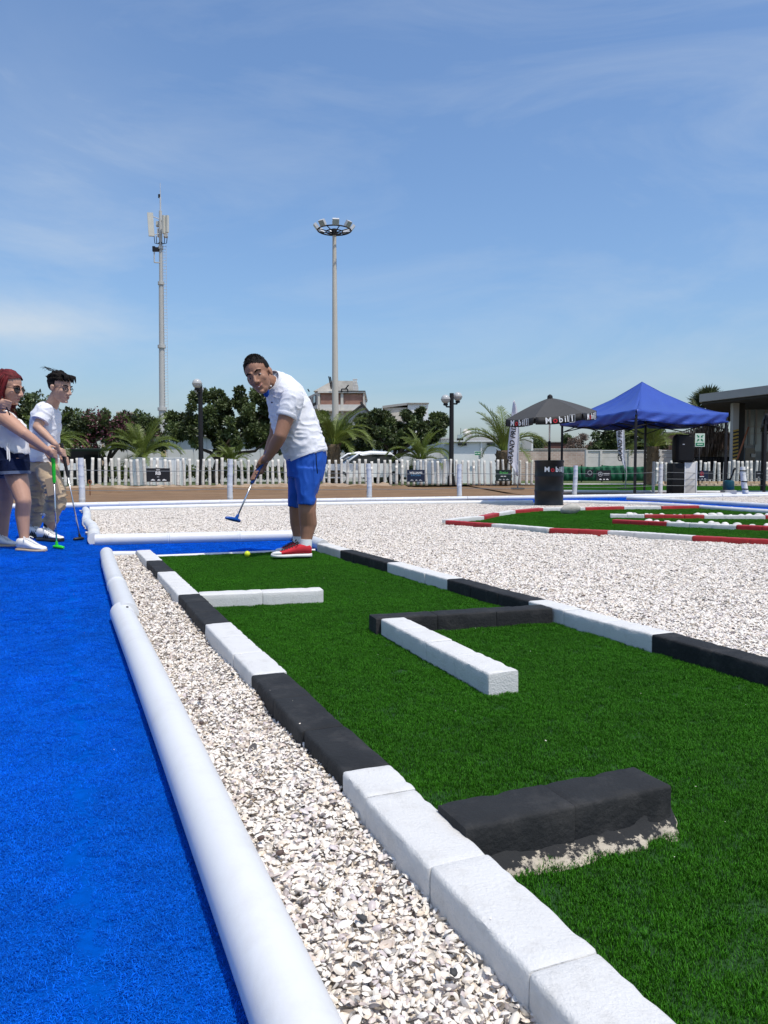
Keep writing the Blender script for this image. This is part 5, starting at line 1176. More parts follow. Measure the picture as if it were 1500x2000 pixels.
T2 = [(5.2, 23.2), (30, 21.5), (30, 31), (11, 32.5), (7.2, 32.5)]
sheet('green_turf', T2, .02, M['turfbase'], course=False)
sheet('brown_soil', [(3.7, 19.9), (5.1, 19.5), (30, 18.2), (30, 34), (3.7, 34)], -.01, M['dirt'], course=False)
mb = MB(); nb = [(5.0, 22.9), (7.5, 22.2), (12, 21.6), (20, 21.0)]
for a, b_ in zip(nb, nb[1:]): mb.tube([Vector((a[0], a[1], .02)), Vector((b_[0], b_[1], .02))], .05, 8)
tag(obj('edging_pole', mb, M['whitebamboo'], smooth=True), 'low white edging line beyond the blue tent on brown soil', 'edging pole')
mb = MB(); p = jgrid(T2, .16, .5)
scatter('turf_grass', np.concatenate([p, np.full((len(p), 1), .02)], 1), np.stack([p[:, 0]*0, p[:, 0]*0, nrg.uniform(0, 6.28, len(p))], 1), nrg.uniform(2.2, 3.0, len(p)), nrg.integers(0, 5, len(p)), PROTO['tufts'])
# pavilion at the right
r = building('pavilion', 1450, 33, 'modern pavilion with deep flat grey roof, striped column and glass front'); D = 38
e0, e1 = P(1366, 771, D), P(1640, 742, D-8); h0 = zat(771, D)-zat(786, D)
mb = MB(); zt_, zb_ = e0.z, e0.z-h0
poly = [Vector((e0.x, D, 0)), Vector((18.7, 28.7, 0)), Vector((30, 31, 0)), Vector((34, D+14, 0)), Vector((e0.x+6.6, D+13, 0))]
mb.prism([Vector((p.x, p.y, zb_+.02)) for p in poly], (0, 0, h0)); obj('roof', mb, M['fascia'], r)
mb = MB(); cen = sum(poly, Vector())/len(poly); mb.prism([Vector((cen.x+(p.x-cen.x)*.985, cen.y+(p.y-cen.y)*.985, zb_-.10)) for p in poly], (0, 0, .11)); obj('soffit', mb, M['soffit'], r)
bpart('column', M['fascia'], r, 1432.5, 1440.5, 787, 940, 37, .3, ground=True); bpart('dark_column', M['soffit'], r, 1441, 1452, 787, 940, 37.3, .5, ground=True)
c, s = pbox(1432.5, 1440.5, 839, 901, 37, .3); n = 9
for k in range(n*2):
    z = c.z-s[2]/2+s[2]*(k+.5)/(n*2); mb = MB(); mb.box((c.x, c.y-.155-.005, z), (s[0]*1.12, .02, s[2]/(n*2)*.9), Matrix.Rotation(R(-14), 3, 'Y')); obj('hazard_stripe', mb, M['yellow'] if k % 2 else M['soffit'], r)
bpart('glass_wall', M['paleglass'], r, 1455, 1580, 800, 868, 41, .1); bpart('lower_wall', M['greypaint'], r, 1454, 1580, 868, 945, 41.02, .2, ground=True); bpart('window', M['darkglass'], r, 1456, 1474, 875, 902, 40.95, .08); bpart('window', M['darkglass'], r, 1488, 1540, 884, 905, 40.95, .08); bpart('lower_panel', M['paleglass'], r, 1475, 1520, 866, 882, 40.93, .06); bpart('notice', M['palewall'], r, 1468, 1476, 886, 893, 40.88, .04)
for u in (1455, 1463, 1476, 1494, 1513, 1535): bpart('mullion', M['fascia'], r, u, u+1.6, 800, 868, 40.93, .12)
for v in (833, 846): bpart('transom', M['fascia'], r, 1455, 1580, v, v+1.1, 40.9, .1)
mb = MB(); q0, q1 = P(1440, 897, 36.6), P(1462, 834, 36.7); mb.tube([q0, q1], .045, 6); tag(obj('wooden_prop', mb, M['wood'], smooth=True), 'reddish wooden prop leaning against the striped pavilion column', 'prop')
# ================================================================== VEGETATION
def leafcloud(clumps, nleaf, size, mb, droop=.0):
    """leaf blades gathered in clumps: (centre, radius)"""
    tot = sum(c[1]**2 for c in clumps)
    for c, rad in clumps:
        tb = rng.uniform(.12, .88); n = max(6, int(nleaf*rad**2/tot))
        for k in range(n):
            d = Vector((rng.gauss(0, 1), rng.gauss(0, 1), rng.gauss(0, 1))).normalized(); p = Vector(c)+d*rad*rng.random()**.38
            a = (d+Vector((rng.gauss(0, .7), rng.gauss(0, .7), rng.gauss(0, .6)-droop))).normalized(); b = a.cross(Vector((rng.gauss(0, 1), rng.gauss(0, 1), rng.gauss(0, 1)))).normalized(); s = size*rng.uniform(.6, 1.3)
            mb.tint = min(.98, max(.02, tb+rng.gauss(0, .16)))
            n_ = a.cross(b)*s*.10
            mb.add([p, p+a*s*.55+b*s*.34+n_, p+a*s*1.15, p+a*s*.55-b*s*.34+n_], [(0, 1, 2, 3)])
    mb.tint = .5
def tree(u, d, base_v, blobs, nleaf, size, label, m='leaf', trunk=True, name='tree', limbs=5, extra=None, pink=None, tr=.16, dens=1.0):
    """blobs: crown lobes as photo position, half width and half height in photo units"""
    b = P(u, 920, d); b.z = .02; r = thing(name, b, label, 'tree' if name == 'tree' else 'bush'); sc = d/1500; clumps = []; A = sum(w*h for _, _, w, h in blobs)
    for bu, bv, w, h in blobs:
        c = P(bu, bv, d); n = max(5, int(150*dens*w*h/A)); dep = max(w*sc*.8, .7)
        for k in range(n):
            q = Vector((rng.gauss(0, 1), rng.gauss(0, 1), rng.gauss(0, 1))).normalized()*rng.random()**.30
            clumps.append((c+Vector((q.x*w*sc, q.y*dep, q.z*h*sc)), rng.uniform(.16, .38)*min(1.4, max(.5, h*sc*.8))))
    if trunk:
        cc = sum((P(q[0], q[1], d)*q[2]*q[3] for q in blobs), Vector())/A
        zf = min(P(0, q[1]+q[3], d).z for q in blobs); fk = Vector((b.x+(cc.x-b.x)*.2, d, max(.5, zf*.75))); mb = MB()
        mb.tube([b, b+Vector((.05, .03, fk.z*.35)), b.lerp(fk, .7)+Vector((-.06, 0, 0)), fk], [tr*1.35, tr*1.05, tr*.92, tr*.85], 10); t_ = obj('trunk', mb, M['bark'], r, True)
        for k in range(limbs):
            e = clumps[int(len(clumps)*(k+.5)/limbs)][0]; mid = fk.lerp(e, .5)+Vector((rng.gauss(0, .2), rng.gauss(0, .2), -.12*abs(e.x-fk.x)*.5)); mb = MB(); mb.tube([fk-Vector((0, 0, .08)), fk.lerp(mid, .5)+Vector((0, 0, .1)), mid, mid.lerp(e, .6), e], [tr*.62, tr*.5, tr*.38, tr*.22, .02], 7); obj('limb', mb, M['bark'], r, True)
    mb = MB(); leafcloud(clumps, int(nleaf*1.7), size*.8, mb); obj('crown', mb, M[m], r)
    if pink:
        mb = MB(); cl = [(P(pu, pv, d-.9), rad) for pu, pv, rad in pink]; leafcloud(cl, 800, .12, mb); obj('blossom', mb, M['leafpink'], r)
    return r
tree(30, 40, 0, [(20, 800, 55, 35), (70, 790, 30, 26), (92, 835, 55, 48), (135, 820, 26, 26), (30, 860, 60, 30)], 9000, .20, 'leafy tree behind the red-haired woman and the young golfer', limbs=5)
tree(205, 41, 0, [(170, 835, 45, 30), (215, 838, 55, 34), (265, 842, 40, 34), (300, 850, 40, 30), (190, 868, 60, 16)], 10000, .17, 'wide dark bush with pink red blossoms left of the cell tower', 'leaf', True, 'flowering_bush', 4, pink=[(185, 815, .55), (200, 828, .6), (232, 832, .55), (215, 850, .5), (180, 872, .6), (160, 868, .5), (245, 822, .4), (300, 850, .35)])
tree(420, 38, 0, [(365, 830, 38, 40), (410, 805, 46, 42), (455, 798, 46, 36), (500, 800, 46, 40), (535, 820, 36, 48), (440, 845, 90, 34), (395, 868, 45, 14), (520, 850, 45, 32)], 20000, .20, 'largest dark broad-leaved tree behind the golfer and street lamp', limbs=8, tr=.18)
tree(640, 42, 0, [(625, 836, 34, 28), (655, 850, 34, 24), (690, 858, 40, 22), (610, 860, 30, 24)], 9000, .20, 'dark tree behind the floodlight mast and palm', limbs=4)
tree(765, 39.5, 0, [(715, 842, 28, 30), (745, 834, 44, 32), (790, 824, 42, 24), (830, 817, 34, 24), (856, 830, 24, 30), (800, 845, 78, 28), (720, 868, 36, 14), (765, 862, 45, 14)], 17000, .19, 'dark gnarled tree with bare forked trunk before pale cladding', limbs=8, tr=.17)
tree(1225, 50, 0, [(1190, 862, 34, 24), (1230, 856, 42, 26), (1270, 860, 34, 24), (1165, 874, 20, 12)], 9000, .19, 'dense green tree above the panel wall beneath the blue tent', 'leafb', limbs=3)
tree(1130, 50.5, 0, [(1130, 868, 26, 14), (1138, 856, 12, 9)], 1900, .10, 'sparse brownish twiggy bush above the brick wall', 'drytwig', True, 'dry_bush', 4, tr=.07, dens=.4)
tree(1048, 52, 0, [(1048, 868, 12, 14)], 900, .15, 'small round tree beside the roof room above the brick wall', 'leafb', limbs=2, tr=.08)
tree(1105, 60, 0, [(1107, 857, 6, 6)], 220, .18, 'tiny tree top above the far brown wall', 'leafb', limbs=1, tr=.06)
tree(556, 37.5, 0, [(556, 874, 16, 12)], 420, .15, 'small dark bush behind the hands of the golfer', 'leaf', True, 'bush', 2, tr=.05)
for k, (u0, u1) in enumerate(((-40, 128), (196, 262), (346, 640), (700, 820), (884, 1010))):
    d = 40.5; n = int((u1-u0)/4); cl = [(P(u0+(u1-u0)*(i+.5)/n, 922+rng.uniform(-2, 4), d)+Vector((0, rng.uniform(-.3, .3), 0)), rng.uniform(.16, .30)) for i in range(n)]
    mb = MB(); leafcloud(cl, n*70, .15, mb); tag(obj('hedge', mb, M['leaf']), ['low dark hedge behind the young golfer', 'low dark hedge left of the planter under the palm', 'low dark hedge along the first warehouse wall', 'low dark hedge beneath the gnarled tree', 'low dark hedge at the foot of the white house'][k], 'hedge')

# ------------------------------------------------------------------ palms
def frond_mesh(L_, up, curve, seed, m, nl=46, lw=.028, ll=.42):
    """feather frond along +X: arching rachis with folded leaflets"""
    rr = random.Random(seed); pts = []; p = Vector((0, 0, 0)); a = up; n = 16
    for i in range(n+1): pts.append(p.copy()); p = p+Vector((math.cos(a), rr.gauss(0, .015), math.sin(a)))*(L_/n); a -= curve/n*(.5+1.1*i/n)
    mb = MB(); mb.tint = .9; mb.tube(pts, [.030*(1-.85*i/n)+.004 for i in range(n+1)], 4)
    for k in range(nl):
        q = .14+.86*k/(nl-1); i = min(n-1, int(q*n)); f = q*n-i; c = pts[i].lerp(pts[i+1], f); t = (pts[i+1]-pts[i]).normalized(); sd = Vector((0, 1, 0)); nm = sd.cross(t)*-1
        l = ll*L_/1.8*(math.sin(math.pi*min(1, q*.78+.16))**.7)*rr.uniform(.85, 1.1)
        for sg in (-1, 1):
            d = (t*.95+sd*sg*.80+nm*rr.uniform(.10, .55)).normalized(); e = c+d*l+Vector((0, 0, -.16*l)); mid = c+d*l*.5; w = t*lw*L_/1.8*.9; mb.tint = rr.uniform(.25, .8)
            mb.add([c-w*.35, mid-w*.5, e, mid+w*.5, c+w*.35], [(0, 1, 2, 3, 4)])
    return mb.mesh('frond', m)
PF = [frond_mesh(1.9, R(u), R(c), 50+i, M['frond']) for i, (u, c) in enumerate([(82, 50), (72, 75), (60, 95), (48, 110), (30, 100), (76, 60), (52, 120), (15, 80)])]
def palm(u, d, vb, vt, L_, label, n=26, trunk_r=.2, special=()):
    b = P(u, 920, d); b.z = .03; zt = zat(vt, d); r = thing('palm_tree', b, label, 'palm', None); mb = MB(); prof = []
    for i in range(13):
        q = i/12; prof.append((trunk_r*(1.1-.1*q)*(1+.10*(i % 2)), (zt-.03)*q))
    mb.lathe(prof, b, 14); obj('trunk', mb, M['palmbark'], r, True)
    for k in range(14):
        a = k*2.4; mb = MB(); c = b+Vector((math.cos(a)*trunk_r*.9, math.sin(a)*trunk_r*.9, (zt-.03)*(.45+.55*k/14))); mb.tube([c, c+Vector((math.cos(a)*.12, math.sin(a)*.12, .16))], [.05, .02], 5); obj('boot', mb, M['palmbark'], r)
    for k in range(n):
        me = PF[[0, 5, 1, 2, 3, 6, 4, 1, 2, 0, 7, 3][k % 12]]; a = k*2.39996+rng.gauss(0, .2); s = L_/1.9*rng.uniform(.82, 1.1)
        link('frond', me, r, Vector((math.cos(a)*.06, math.sin(a)*.06, zt-.05)), (rng.gauss(0, .12), rng.gauss(0, .06), a), (s, s, s))
    for a, k, s in special: link('frond', PF[k], r, Vector((0, 0, zt-.05)), (0, 0, a), (s*L_/1.9,)*3)
    return r
palm(278, 30.2, 0, 893, 1.75, 'bright bushy palm behind the white planter under the cell tower', 26, .14, [(0.05, 3, 1.1), (3.1, 3, 1.1), (.2, 6, 1.0), (2.9, 2, 1.1)])
palm(90, 31.5, 0, 880, 1.75, 'palm half hidden behind the young golfer, fronds showing past the shirt', 22, .16, [(.1, 3, 1.15), (0, 6, 1.1), (1.8, 1, 1.1)])
palm(452, 33.0, 0, 905, 1.15, 'small shaggy palm behind the golfer forearms', 24, .12)
palm(652, 32.0, 0, 868, 1.85, 'tall dark palm behind the golfer in the white shirt', 28, .25, [(.1, 3, 1.0), (.15, 6, 1.05), (-.1, 2, 1.0)])
palm(821, 34.6, 0, 896, 1.65, 'bushy palm behind the white slatted planter', 24, .14, [(.1, 3, 1.0), (3.0, 3, 1.1), (3.2, 4, 1.0), (.2, 6, 1.0)])
palm(984, 33.6, 0, 880, 2.2, 'palm with thick dark trunk next to the feather flag', 15, .32, [(3.1, 2, 1.0), (3.2, 6, 1.0), (1.6, 0, 1.05), (0, 6, 1.0), (.2, 3, .8)])
palm(1274, 34.5, 0, 872, 1.9, 'palm standing behind the blue tent legs', 26, .24)
# fan palm
d = 46; b = P(1380, 920, d); b.z = 0; zc = zat(812, d); r = thing('fan_palm', b, 'tall fan palm with dead leaf skirt behind the tent and loudspeaker', 'palm')
mb = MB(); mb.tube([b, Vector((b.x, d, zc*.6)), Vector((b.x, d, zc))], [.38, .30, .27], 14); obj('trunk', mb, M['palmbark'], r, True)
def fan_mesh(seed):
    rr = random.Random(seed); mb = MB(); mb.tube([(0, 0, 0), (.55, 0, .12), (.95, 0, .1)], [.03, .02, .015], 4); n = 22
    for k in range(n):
        a = R(-125+250*k/(n-1)); l = .75*(1-.18*abs(a)/2.2)*rr.uniform(.9, 1.1); c = Vector((.9, 0, .1)); d_ = Vector((math.cos(a), math.sin(a), .05)); w = Vector((-math.sin(a), math.cos(a), 0))*.05; mb.tint = rr.uniform(.2, .85); e = c+d_*l+Vector((0, 0, -.22*rr.random()))
        mb.add([c, c+d_*l*.55-w+Vector((0, 0, .03)), e, c+d_*l*.55+w], [(0, 1, 2, 3)])
    return mb.mesh('fan_leaf', M['fanleaf'])
FM = [fan_mesh(k) for k in range(4)]
for k in range(46):
    a = k*2.39996; el = R(82-105*(k/46)**1.1); o = link('fan_leaf', FM[k % 4], r, Vector((0, 0, zc+.25*(1-k/46))), (rng.gauss(0, .3), -el, a), (1.0,)*3)
mb = MB(); cl = [(Vector((b.x+rng.gauss(0, .55), d+rng.gauss(0, .5), zc-rng.uniform(.35, 2.3))), rng.uniform(.3, .5)) for k in range(60)]
for c, rad in cl:
    for k in range(26):
        p = c+Vector((rng.gauss(0, .3), rng.gauss(0, .3), rng.gauss(0, .2))); w = Vector((rng.gauss(0, 1), rng.gauss(0, 1), 0)).normalized()*.03; mb.tint = rng.random()*.98+.01; l = rng.uniform(.3, .7); mb.add([p-w, p+w, p+Vector((rng.gauss(0, .06), rng.gauss(0, .06), -l))], [(0, 1, 2)])
obj('dead_leaf_skirt', mb, M['drytwig'], r)
# ================================================================== PEOPLE
def remesh(name, mb, m, voxel, smooth=6, fac=.5):
    """fuse overlapping shapes into one continuous skin"""
    me = mb.mesh(name, m); o = bpy.data.objects.new(name, me); COL.objects.link(o)
    a = o.modifiers.new('fuse', 'REMESH'); a.mode = 'VOXEL'; a.voxel_size = voxel; a.use_smooth_shade = True
    if smooth: s_ = o.modifiers.new('relax', 'SMOOTH'); s_.factor = fac; s_.iterations = smooth
    dg = bpy.context.evaluated_depsgraph_get(); dg.update(); out = bpy.data.meshes.new_from_object(o.evaluated_get(dg)); bpy.data.objects.remove(o)
    out.name = name; out.materials.clear(); out.materials.append(m) if not isinstance(m, list) else [out.materials.append(q) for q in m]
    out.polygons.foreach_set('use_smooth', [True]*len(out.polygons)); return out
def mesh_co(me): a = np.empty(len(me.vertices)*3, dtype=np.float32); me.vertices.foreach_get('co', a); return a.reshape(-1, 3).astype(np.float64)
def mesh_no(me): a = np.empty(len(me.vertices)*3, dtype=np.float32); me.vertex_normals.foreach_get('vector', a); return a.reshape(-1, 3).astype(np.float64)
def displace(me, f):
    co, no = mesh_co(me), mesh_no(me); d = f(co, no); me.vertices.foreach_set('co', (co+no*d[:, None]).astype(np.float32).ravel()); me.update()
def put(name, me, root):
    me.transform(Matrix.Translation(-root.location)); return link(name, me, root)
def plane_loft(mb, rings, Dv, d, n=22):
    """rings: (u, v, half width in photo units, half depth in metres [, depth offset]); Dv: depth axis of the body"""
    cs = [P(q[0], q[1], d+(q[4] if len(q) > 4 else 0)) for q in rings]; out = []
    for i, q in enumerate(rings):
        t = (cs[min(i+1, len(cs)-1)]-cs[max(i-1, 0)]).normalized(); D_ = (Vector(Dv)-t*Vector(Dv).dot(t)).normalized(); w = t.cross(D_).normalized()
        out.append((cs[i], w*(q[2]*cs[i].y/1500), D_*q[3]))
    mb.loft(out, n)
def chain(mb, pts, rad, n=12):
    for a, b, ra, rb in zip(pts, pts[1:], rad, rad[1:]): mb.capsule(a, b, ra, rb, n)
def frame(fwd, up):
    f = Vector(fwd).normalized(); u = Vector(up); u = (u-f*u.dot(f)).normalized(); x = f.cross(u); return Matrix((x, f, u)).transposed()
def head_shapes(mb, c, F, s, female=False, jaw=1.0):
    T = lambda x, y, z: Vector(c)+F @ Vector((x, y, z))*s
    A = lambda a, b, g: [F @ Vector((a*s, 0, 0)), F @ Vector((0, b*s, 0)), F @ Vector((0, 0, g*s))]
    mb.ell(T(0, -.012, .038), A(.076, .098, .086), 22, 14); mb.ell(T(0, .030, -.025), A(.064, .068, .088), 20, 12); mb.ell(T(0, .052, -.088), A(.040*jaw, .038, .032), 14, 9); mb.ell(T(0, .030, -.07), A(.054*jaw, .050, .045), 14, 9)
    for k in (-1, 1):
        mb.ell(T(k*.038, .062, -.028), A(.024, .022, .026), 12, 8); mb.ell(T(k*.078, -.006, -.012), A(.009, .018, .029), 10, 7); mb.ell(T(k*.082, -.014, -.004), A(.008, .012, .022), 8, 6)
        mb.ell(T(k*.014, .103, -.040), A(.010, .012, .009), 8, 6); mb.capsule(T(k*.014, .088, .022), T(k*.050, .072, .022), .009*s, .007*s, 8)
    mb.capsule(T(0, .092, .006), T(0, .116, -.034), .0085*s, .0120*s, 10)
    mb.capsule(T(-.018, .088, -.066), T(.018, .088, -.066), .009*s, .009*s, 8); mb.capsule(T(-.015, .087, -.076), T(.015, .087, -.076), .009*s, .009*s, 8)
    mb.ell(T(0, .088, -.104), A(.017, .014, .013), 10, 7)
    return T
def face_parts(T, F, s, root, brow='hair_dark', smile=.0, glasses=None, open_=True):
    for k in (-1, 1):
        if open_:
            mb = MB(); mb.ell(T(k*.033, .0805, -.001), [F @ Vector((.0135*s, 0, 0)), F @ Vector((0, .009*s, 0)), F @ Vector((0, 0, .0042*s))], 10, 6); e = obj('eye', mb, M['eyewhite'], root, True)
            mb = MB(); mb.ell(T(k*.033, .0875, -.001), [F @ Vector((.006*s, 0, 0)), F @ Vector((0, .003*s, 0)), F @ Vector((0, 0, .0058*s))], 8, 6); obj('iris', mb, M['eyedark'], e, True)
        mb = MB(); mb.tube([T(k*.015, .098, .022), T(k*.033, .093, .029), T(k*.053, .076, .022)], [.004*s, .005*s, .0025*s], 6); obj('eyebrow', mb, M[brow], root, True)
    mb = MB(); y = .0975; mb.tube([T(-.026, y-.012, -.068+smile*.010), T(-.012, y, -.069), T(0, y+.001, -.0705), T(.012, y, -.069), T(.026, y-.012, -.068+smile*.010)], [.0022*s, .0052*s, .0055*s, .0052*s, .0022*s], 6, True, .7); l = obj('lips', mb, M['lips'], root, True)
    if smile > .5:
        mb = MB(); mb.tube([T(-.019, y-.003, -.0695+.004), T(0, y+.0045, -.0715), T(.019, y-.003, -.0695+.004)], [.002*s, .0036*s, .002*s], 6); obj('teeth', mb, M['eyewhite'], l, True)
def hand(mb, g, ax, pal, kn, wrist, s=1.0, spread=.019, rad=.024, thumb=1):
    """fist closed round a shaft at g; ax along the shaft (thumb end first), pal = towards the palm, kn = towards the knuckles"""
    ax, pal, kn = Vector(ax).normalized(), Vector(pal).normalized(), Vector(kn).normalized(); g = Vector(g)
    pc = g+pal*.032*s; mb.ell(pc, [ax*.042*s, pal*.017*s, kn*.040*s], 14, 9); mb.capsule(wrist, pc-kn*.015*s, .026*s, .026*s, 12)
    for k, ln in enumerate((.95, 1.05, 1.0, .82)):
        o = ax*((k-1.5)*spread*s); pts = []
        for j, a in enumerate((18, 75, 140, 205)):
            q = R(a); rr = rad*s*(1.22 if j == 0 else 1.0)*(.9+.1*ln); pts.append(g+o+pal*math.cos(q)*rr*1.25+kn*math.sin(q)*rr*(1.3 if j < 2 else 1.0))
        chain(mb, pts, [.0098*s, .0092*s, .0085*s, .0075*s], 8)
    t0 = pc-ax*.036*s*thumb-kn*.012*s; chain(mb, [t0, t0-ax*.022*thumb*s-pal*.018*s+kn*.012*s, g-ax*.058*thumb*s-pal*.012*s+kn*.018*s], [.014*s, .0115*s, .009*s], 8)
def shoe(root, heel, toe, w, m_up, m_sole, m_cap, m_lace, h=.085, sole=.026, side=None, stripe=None, sock=None):
    heel, toe = Vector(heel), Vector(toe); L_ = (toe-heel).length; f = (toe-heel).normalized(); x = Vector((-f.y, f.x, 0)).normalized(); u = x.cross(f)*-1
    if u.z < 0: u = -u
    def ring_at(q, hw, zc, hz): return (heel+f*(L_*q)+u*zc, x*hw, u*hz)
    def sq(mb, secs, n=18, e=.6):
        vs = []; fs = []
        for q, hw, z0, z1 in secs:
            for k in range(n):
                t = 2*math.pi*k/n; cx_, cy_ = math.copysign(abs(math.cos(t))**e, math.cos(t)), math.copysign(abs(math.sin(t))**e, math.sin(t)); vs.append(heel+f*(L_*q)+x*hw*cx_+u*((z0+z1)/2+(z1-z0)/2*cy_))
        for i in range(len(secs)-1):
            for k in range(n): k2 = (k+1) % n; fs.append((i*n+k, i*n+k2, (i+1)*n+k2, (i+1)*n+k))
        fs += [tuple(range(n-1, -1, -1)), tuple((len(secs)-1)*n+k for k in range(n))]; mb.add(vs, fs)
    W = w/2; mb = MB(); sq(mb, [(0, W*.45, 0, sole), (.03, W*.72, 0, sole), (.15, W*.82, 0, sole), (.4, W*.80, .002, sole), (.65, W*1.0, 0, sole), (.85, W*.92, .002, sole), (.96, W*.6, .006, sole+.002), (1, W*.3, .010, sole)], 20, .55)
    sh = thing_part = obj('shoe', mb, m_sole, root, True, 50)
    mb = MB(); sq(mb, [(.01, W*.5, sole-.004, h*.78), (.06, W*.72, sole-.004, h*.98), (.20, W*.78, sole-.004, h), (.36, W*.74, sole-.004, h*.94), (.52, W*.84, sole-.004, h*.74), (.68, W*.92, sole-.004, h*.56), (.80, W*.84, sole-.004, h*.47), (.84, W*.8, sole-.004, h*.45)], 20, .75); obj('upper', mb, m_up, sh, True, 60)
    mb = MB(); sq(mb, [(.76, W*.90, sole-.004, h*.485), (.86, W*.85, sole-.004, h*.46), (.94, W*.62, sole-.004, h*.41), (.985, W*.3, sole-.002, h*.34)], 18, .75); obj('toe_cap', mb, m_cap, sh, True, 60)
    for k in range(6):
        q = .38+.065*k; z = h*(.97-.075*k); hw = W*.46; mb = MB(); a = heel+f*(L_*q)+u*(z+.001); b = heel+f*(L_*(q+.035))+u*(z-.006)
        mb.tube([a-x*hw-u*.012, a-x*hw*.5+u*.001, b+x*hw*.5+u*.001, b+x*hw-u*.012], .0048, 5); obj('lace', mb, m_lace, sh, True)
    mb = MB(); mb.tube([heel+f*(L_*.36)+u*(h*.96)-x*.01, heel+f*(L_*.33)+u*(h*1.12)-x*.03, heel+f*(L_*.40)+u*(h*1.0)-x*.045], .004, 5); mb.tube([heel+f*(L_*.36)+u*(h*.96)+x*.01, heel+f*(L_*.33)+u*(h*1.12)+x*.03, heel+f*(L_*.40)+u*(h*1.0)+x*.045], .004, 5); obj('lace_bow', mb, m_lace, sh, True)
    if stripe:
        for q in (.42, .50, .58):
            for sg in (-1, 1): mb = MB(); mb.tube([heel+f*(L_*(q-.03))+x*sg*W*.90+u*(sole+.004), heel+f*(L_*(q+.02))+x*sg*W*.70+u*(h*.62)], .006, 5); obj('stripe', mb, stripe, sh, True)
    return sh
def folds(scale, amp, stretch=(1, 1, 1), sharp=1.0, seed=0):
    st = np.array(stretch)*scale
    def f(co, no):
        w = fbm(co*.6*scale+seed, 2)*.6; a = noise3(co*st+w[:, None]+seed); b = noise3(co*st*2.1+w[:, None]*1.5+seed*2+5); return amp*(1.25*(1-np.abs(a))**3*sharp-.4*sharp+.35*b)
    return f
def hair_cap(T, F, s, c, keep, m, root, off=1.06, noise_=.006, strands=(), seed=0, ax=(.078, .1, .088), lo=.03):
    mb = MB(); mb.ell(T(0, -.012, .038), [F @ Vector((ax[0]*s*off, 0, 0)), F @ Vector((0, ax[1]*s*off, 0)), F @ Vector((0, 0, ax[2]*s*off))], 64, 44)
    inv = F.transposed(); co = np.array(mb.v); loc = np.array([(inv @ (Vector(v)-Vector(c)))[:] for v in mb.v])/s
    nz = fbm(np.stack([loc[:, 0]*60, loc[:, 1]*18, loc[:, 2]*60], 1)+seed, 3); cen = np.array(T(0, -.012, .038)); dr = co-cen; dr /= np.linalg.norm(dr, axis=1)[:, None]+1e-9; lift = np.clip((loc[:, 2]-lo)/.05, 0, 1); lift = lift*lift*(3-2*lift); co = cen+(co-cen)*(1.012+(off-1.012)*lift)[:, None]/off+dr*(nz*noise_*(.3+.7*lift))[:, None]; mb.v = [tuple(v) for v in co]
    f2 = [f for f in mb.f if all(keep(*loc[i]) for i in f)]; mb.f = f2; mb.m = [0]*len(f2); mb.t = [min(.95, max(.05, .5+.4*float(nz[f[0]]))) for f in f2]
    for pts, r0 in strands: mb.tint = rng.uniform(.2, .8); mb.tube(pts, [r0*(1-.75*i/(len(pts)-1)) for i in range(len(pts))], 5)
    o = obj('hair', mb, m, root, True); return o
def putter(grip0, grip1, head_at, hdir, m, label, hl=.115, flip=1):
    g0, g1, h = Vector(grip0), Vector(grip1), Vector(head_at); r = thing('putter', h, label, 'putter', None); t = (h-g0).normalized()
    mb = MB(); mb.tube([g0, g0+t*.02, g1], [.015, .0165, .0125], 12); obj('grip', mb, m, r, True, 40)
    mb = MB(); mb.tube([g1-t*.01, h-t*.02], .0065, 10); obj('shaft', mb, M['steel'], r, True)
    d_ = Vector(hdir).normalized(); up = Vector((0, 0, 1)); up = (up-d_*up.dot(d_)).normalized(); x = d_.cross(up); mb = MB(); a = h-d_*hl*.32; b = h+d_*hl*.68; secs = []
    for q, w, z0, z1 in ((0, .010, .004, .020), (.06, .017, .001, .026), (.35, .022, 0, .030), (.65, .021, 0, .028), (.93, .016, .001, .024), (1, .009, .004, .018)): secs.append((a.lerp(b, q)+up*((z0+z1)/2), x*w, up*((z1-z0)/2)))
    mb.loft(secs, 14); hd = obj('head', mb, m, r, True, 50); mb = MB(); mb.tube([h+up*.012, h-t*.055], [.016, .0095], 10); obj('neck', mb, m, hd, True, 40); return r

# ------------------------------------------------------------------ the golfer
D0 = 5.55; TZ = .022
gr = P(508, 912, 5.52)
root = thing('person', (P(585, 1086, D0).x, D0, TZ), 'person in white polo, blue shorts and red canvas shoes bending over a blue putter, smiling', 'person')
Dv = (.30, -.95, 0)
HC = P(505.5, 732, 5.33); HS = 1.08
HF = frame((-.15, -.965, -.22), (-.40, -.10, .91)); hand_ax = (P(455, 1018, 5.45)-gr).normalized()
mb = MB(); T = head_shapes(mb, HC, HF, HS)
mb.capsule(P(520, 745, 5.42), P(548, 760, 5.52), .060, .070, 14)
plane_loft(mb, [(538, 750, 20, .12), (556, 772, 32, .17), (568, 800, 36, .165), (578, 832, 38, .155), (588, 862, 37, .155), (598, 895, 34, .160), (600, 915, 30, .155)], Dv, D0)
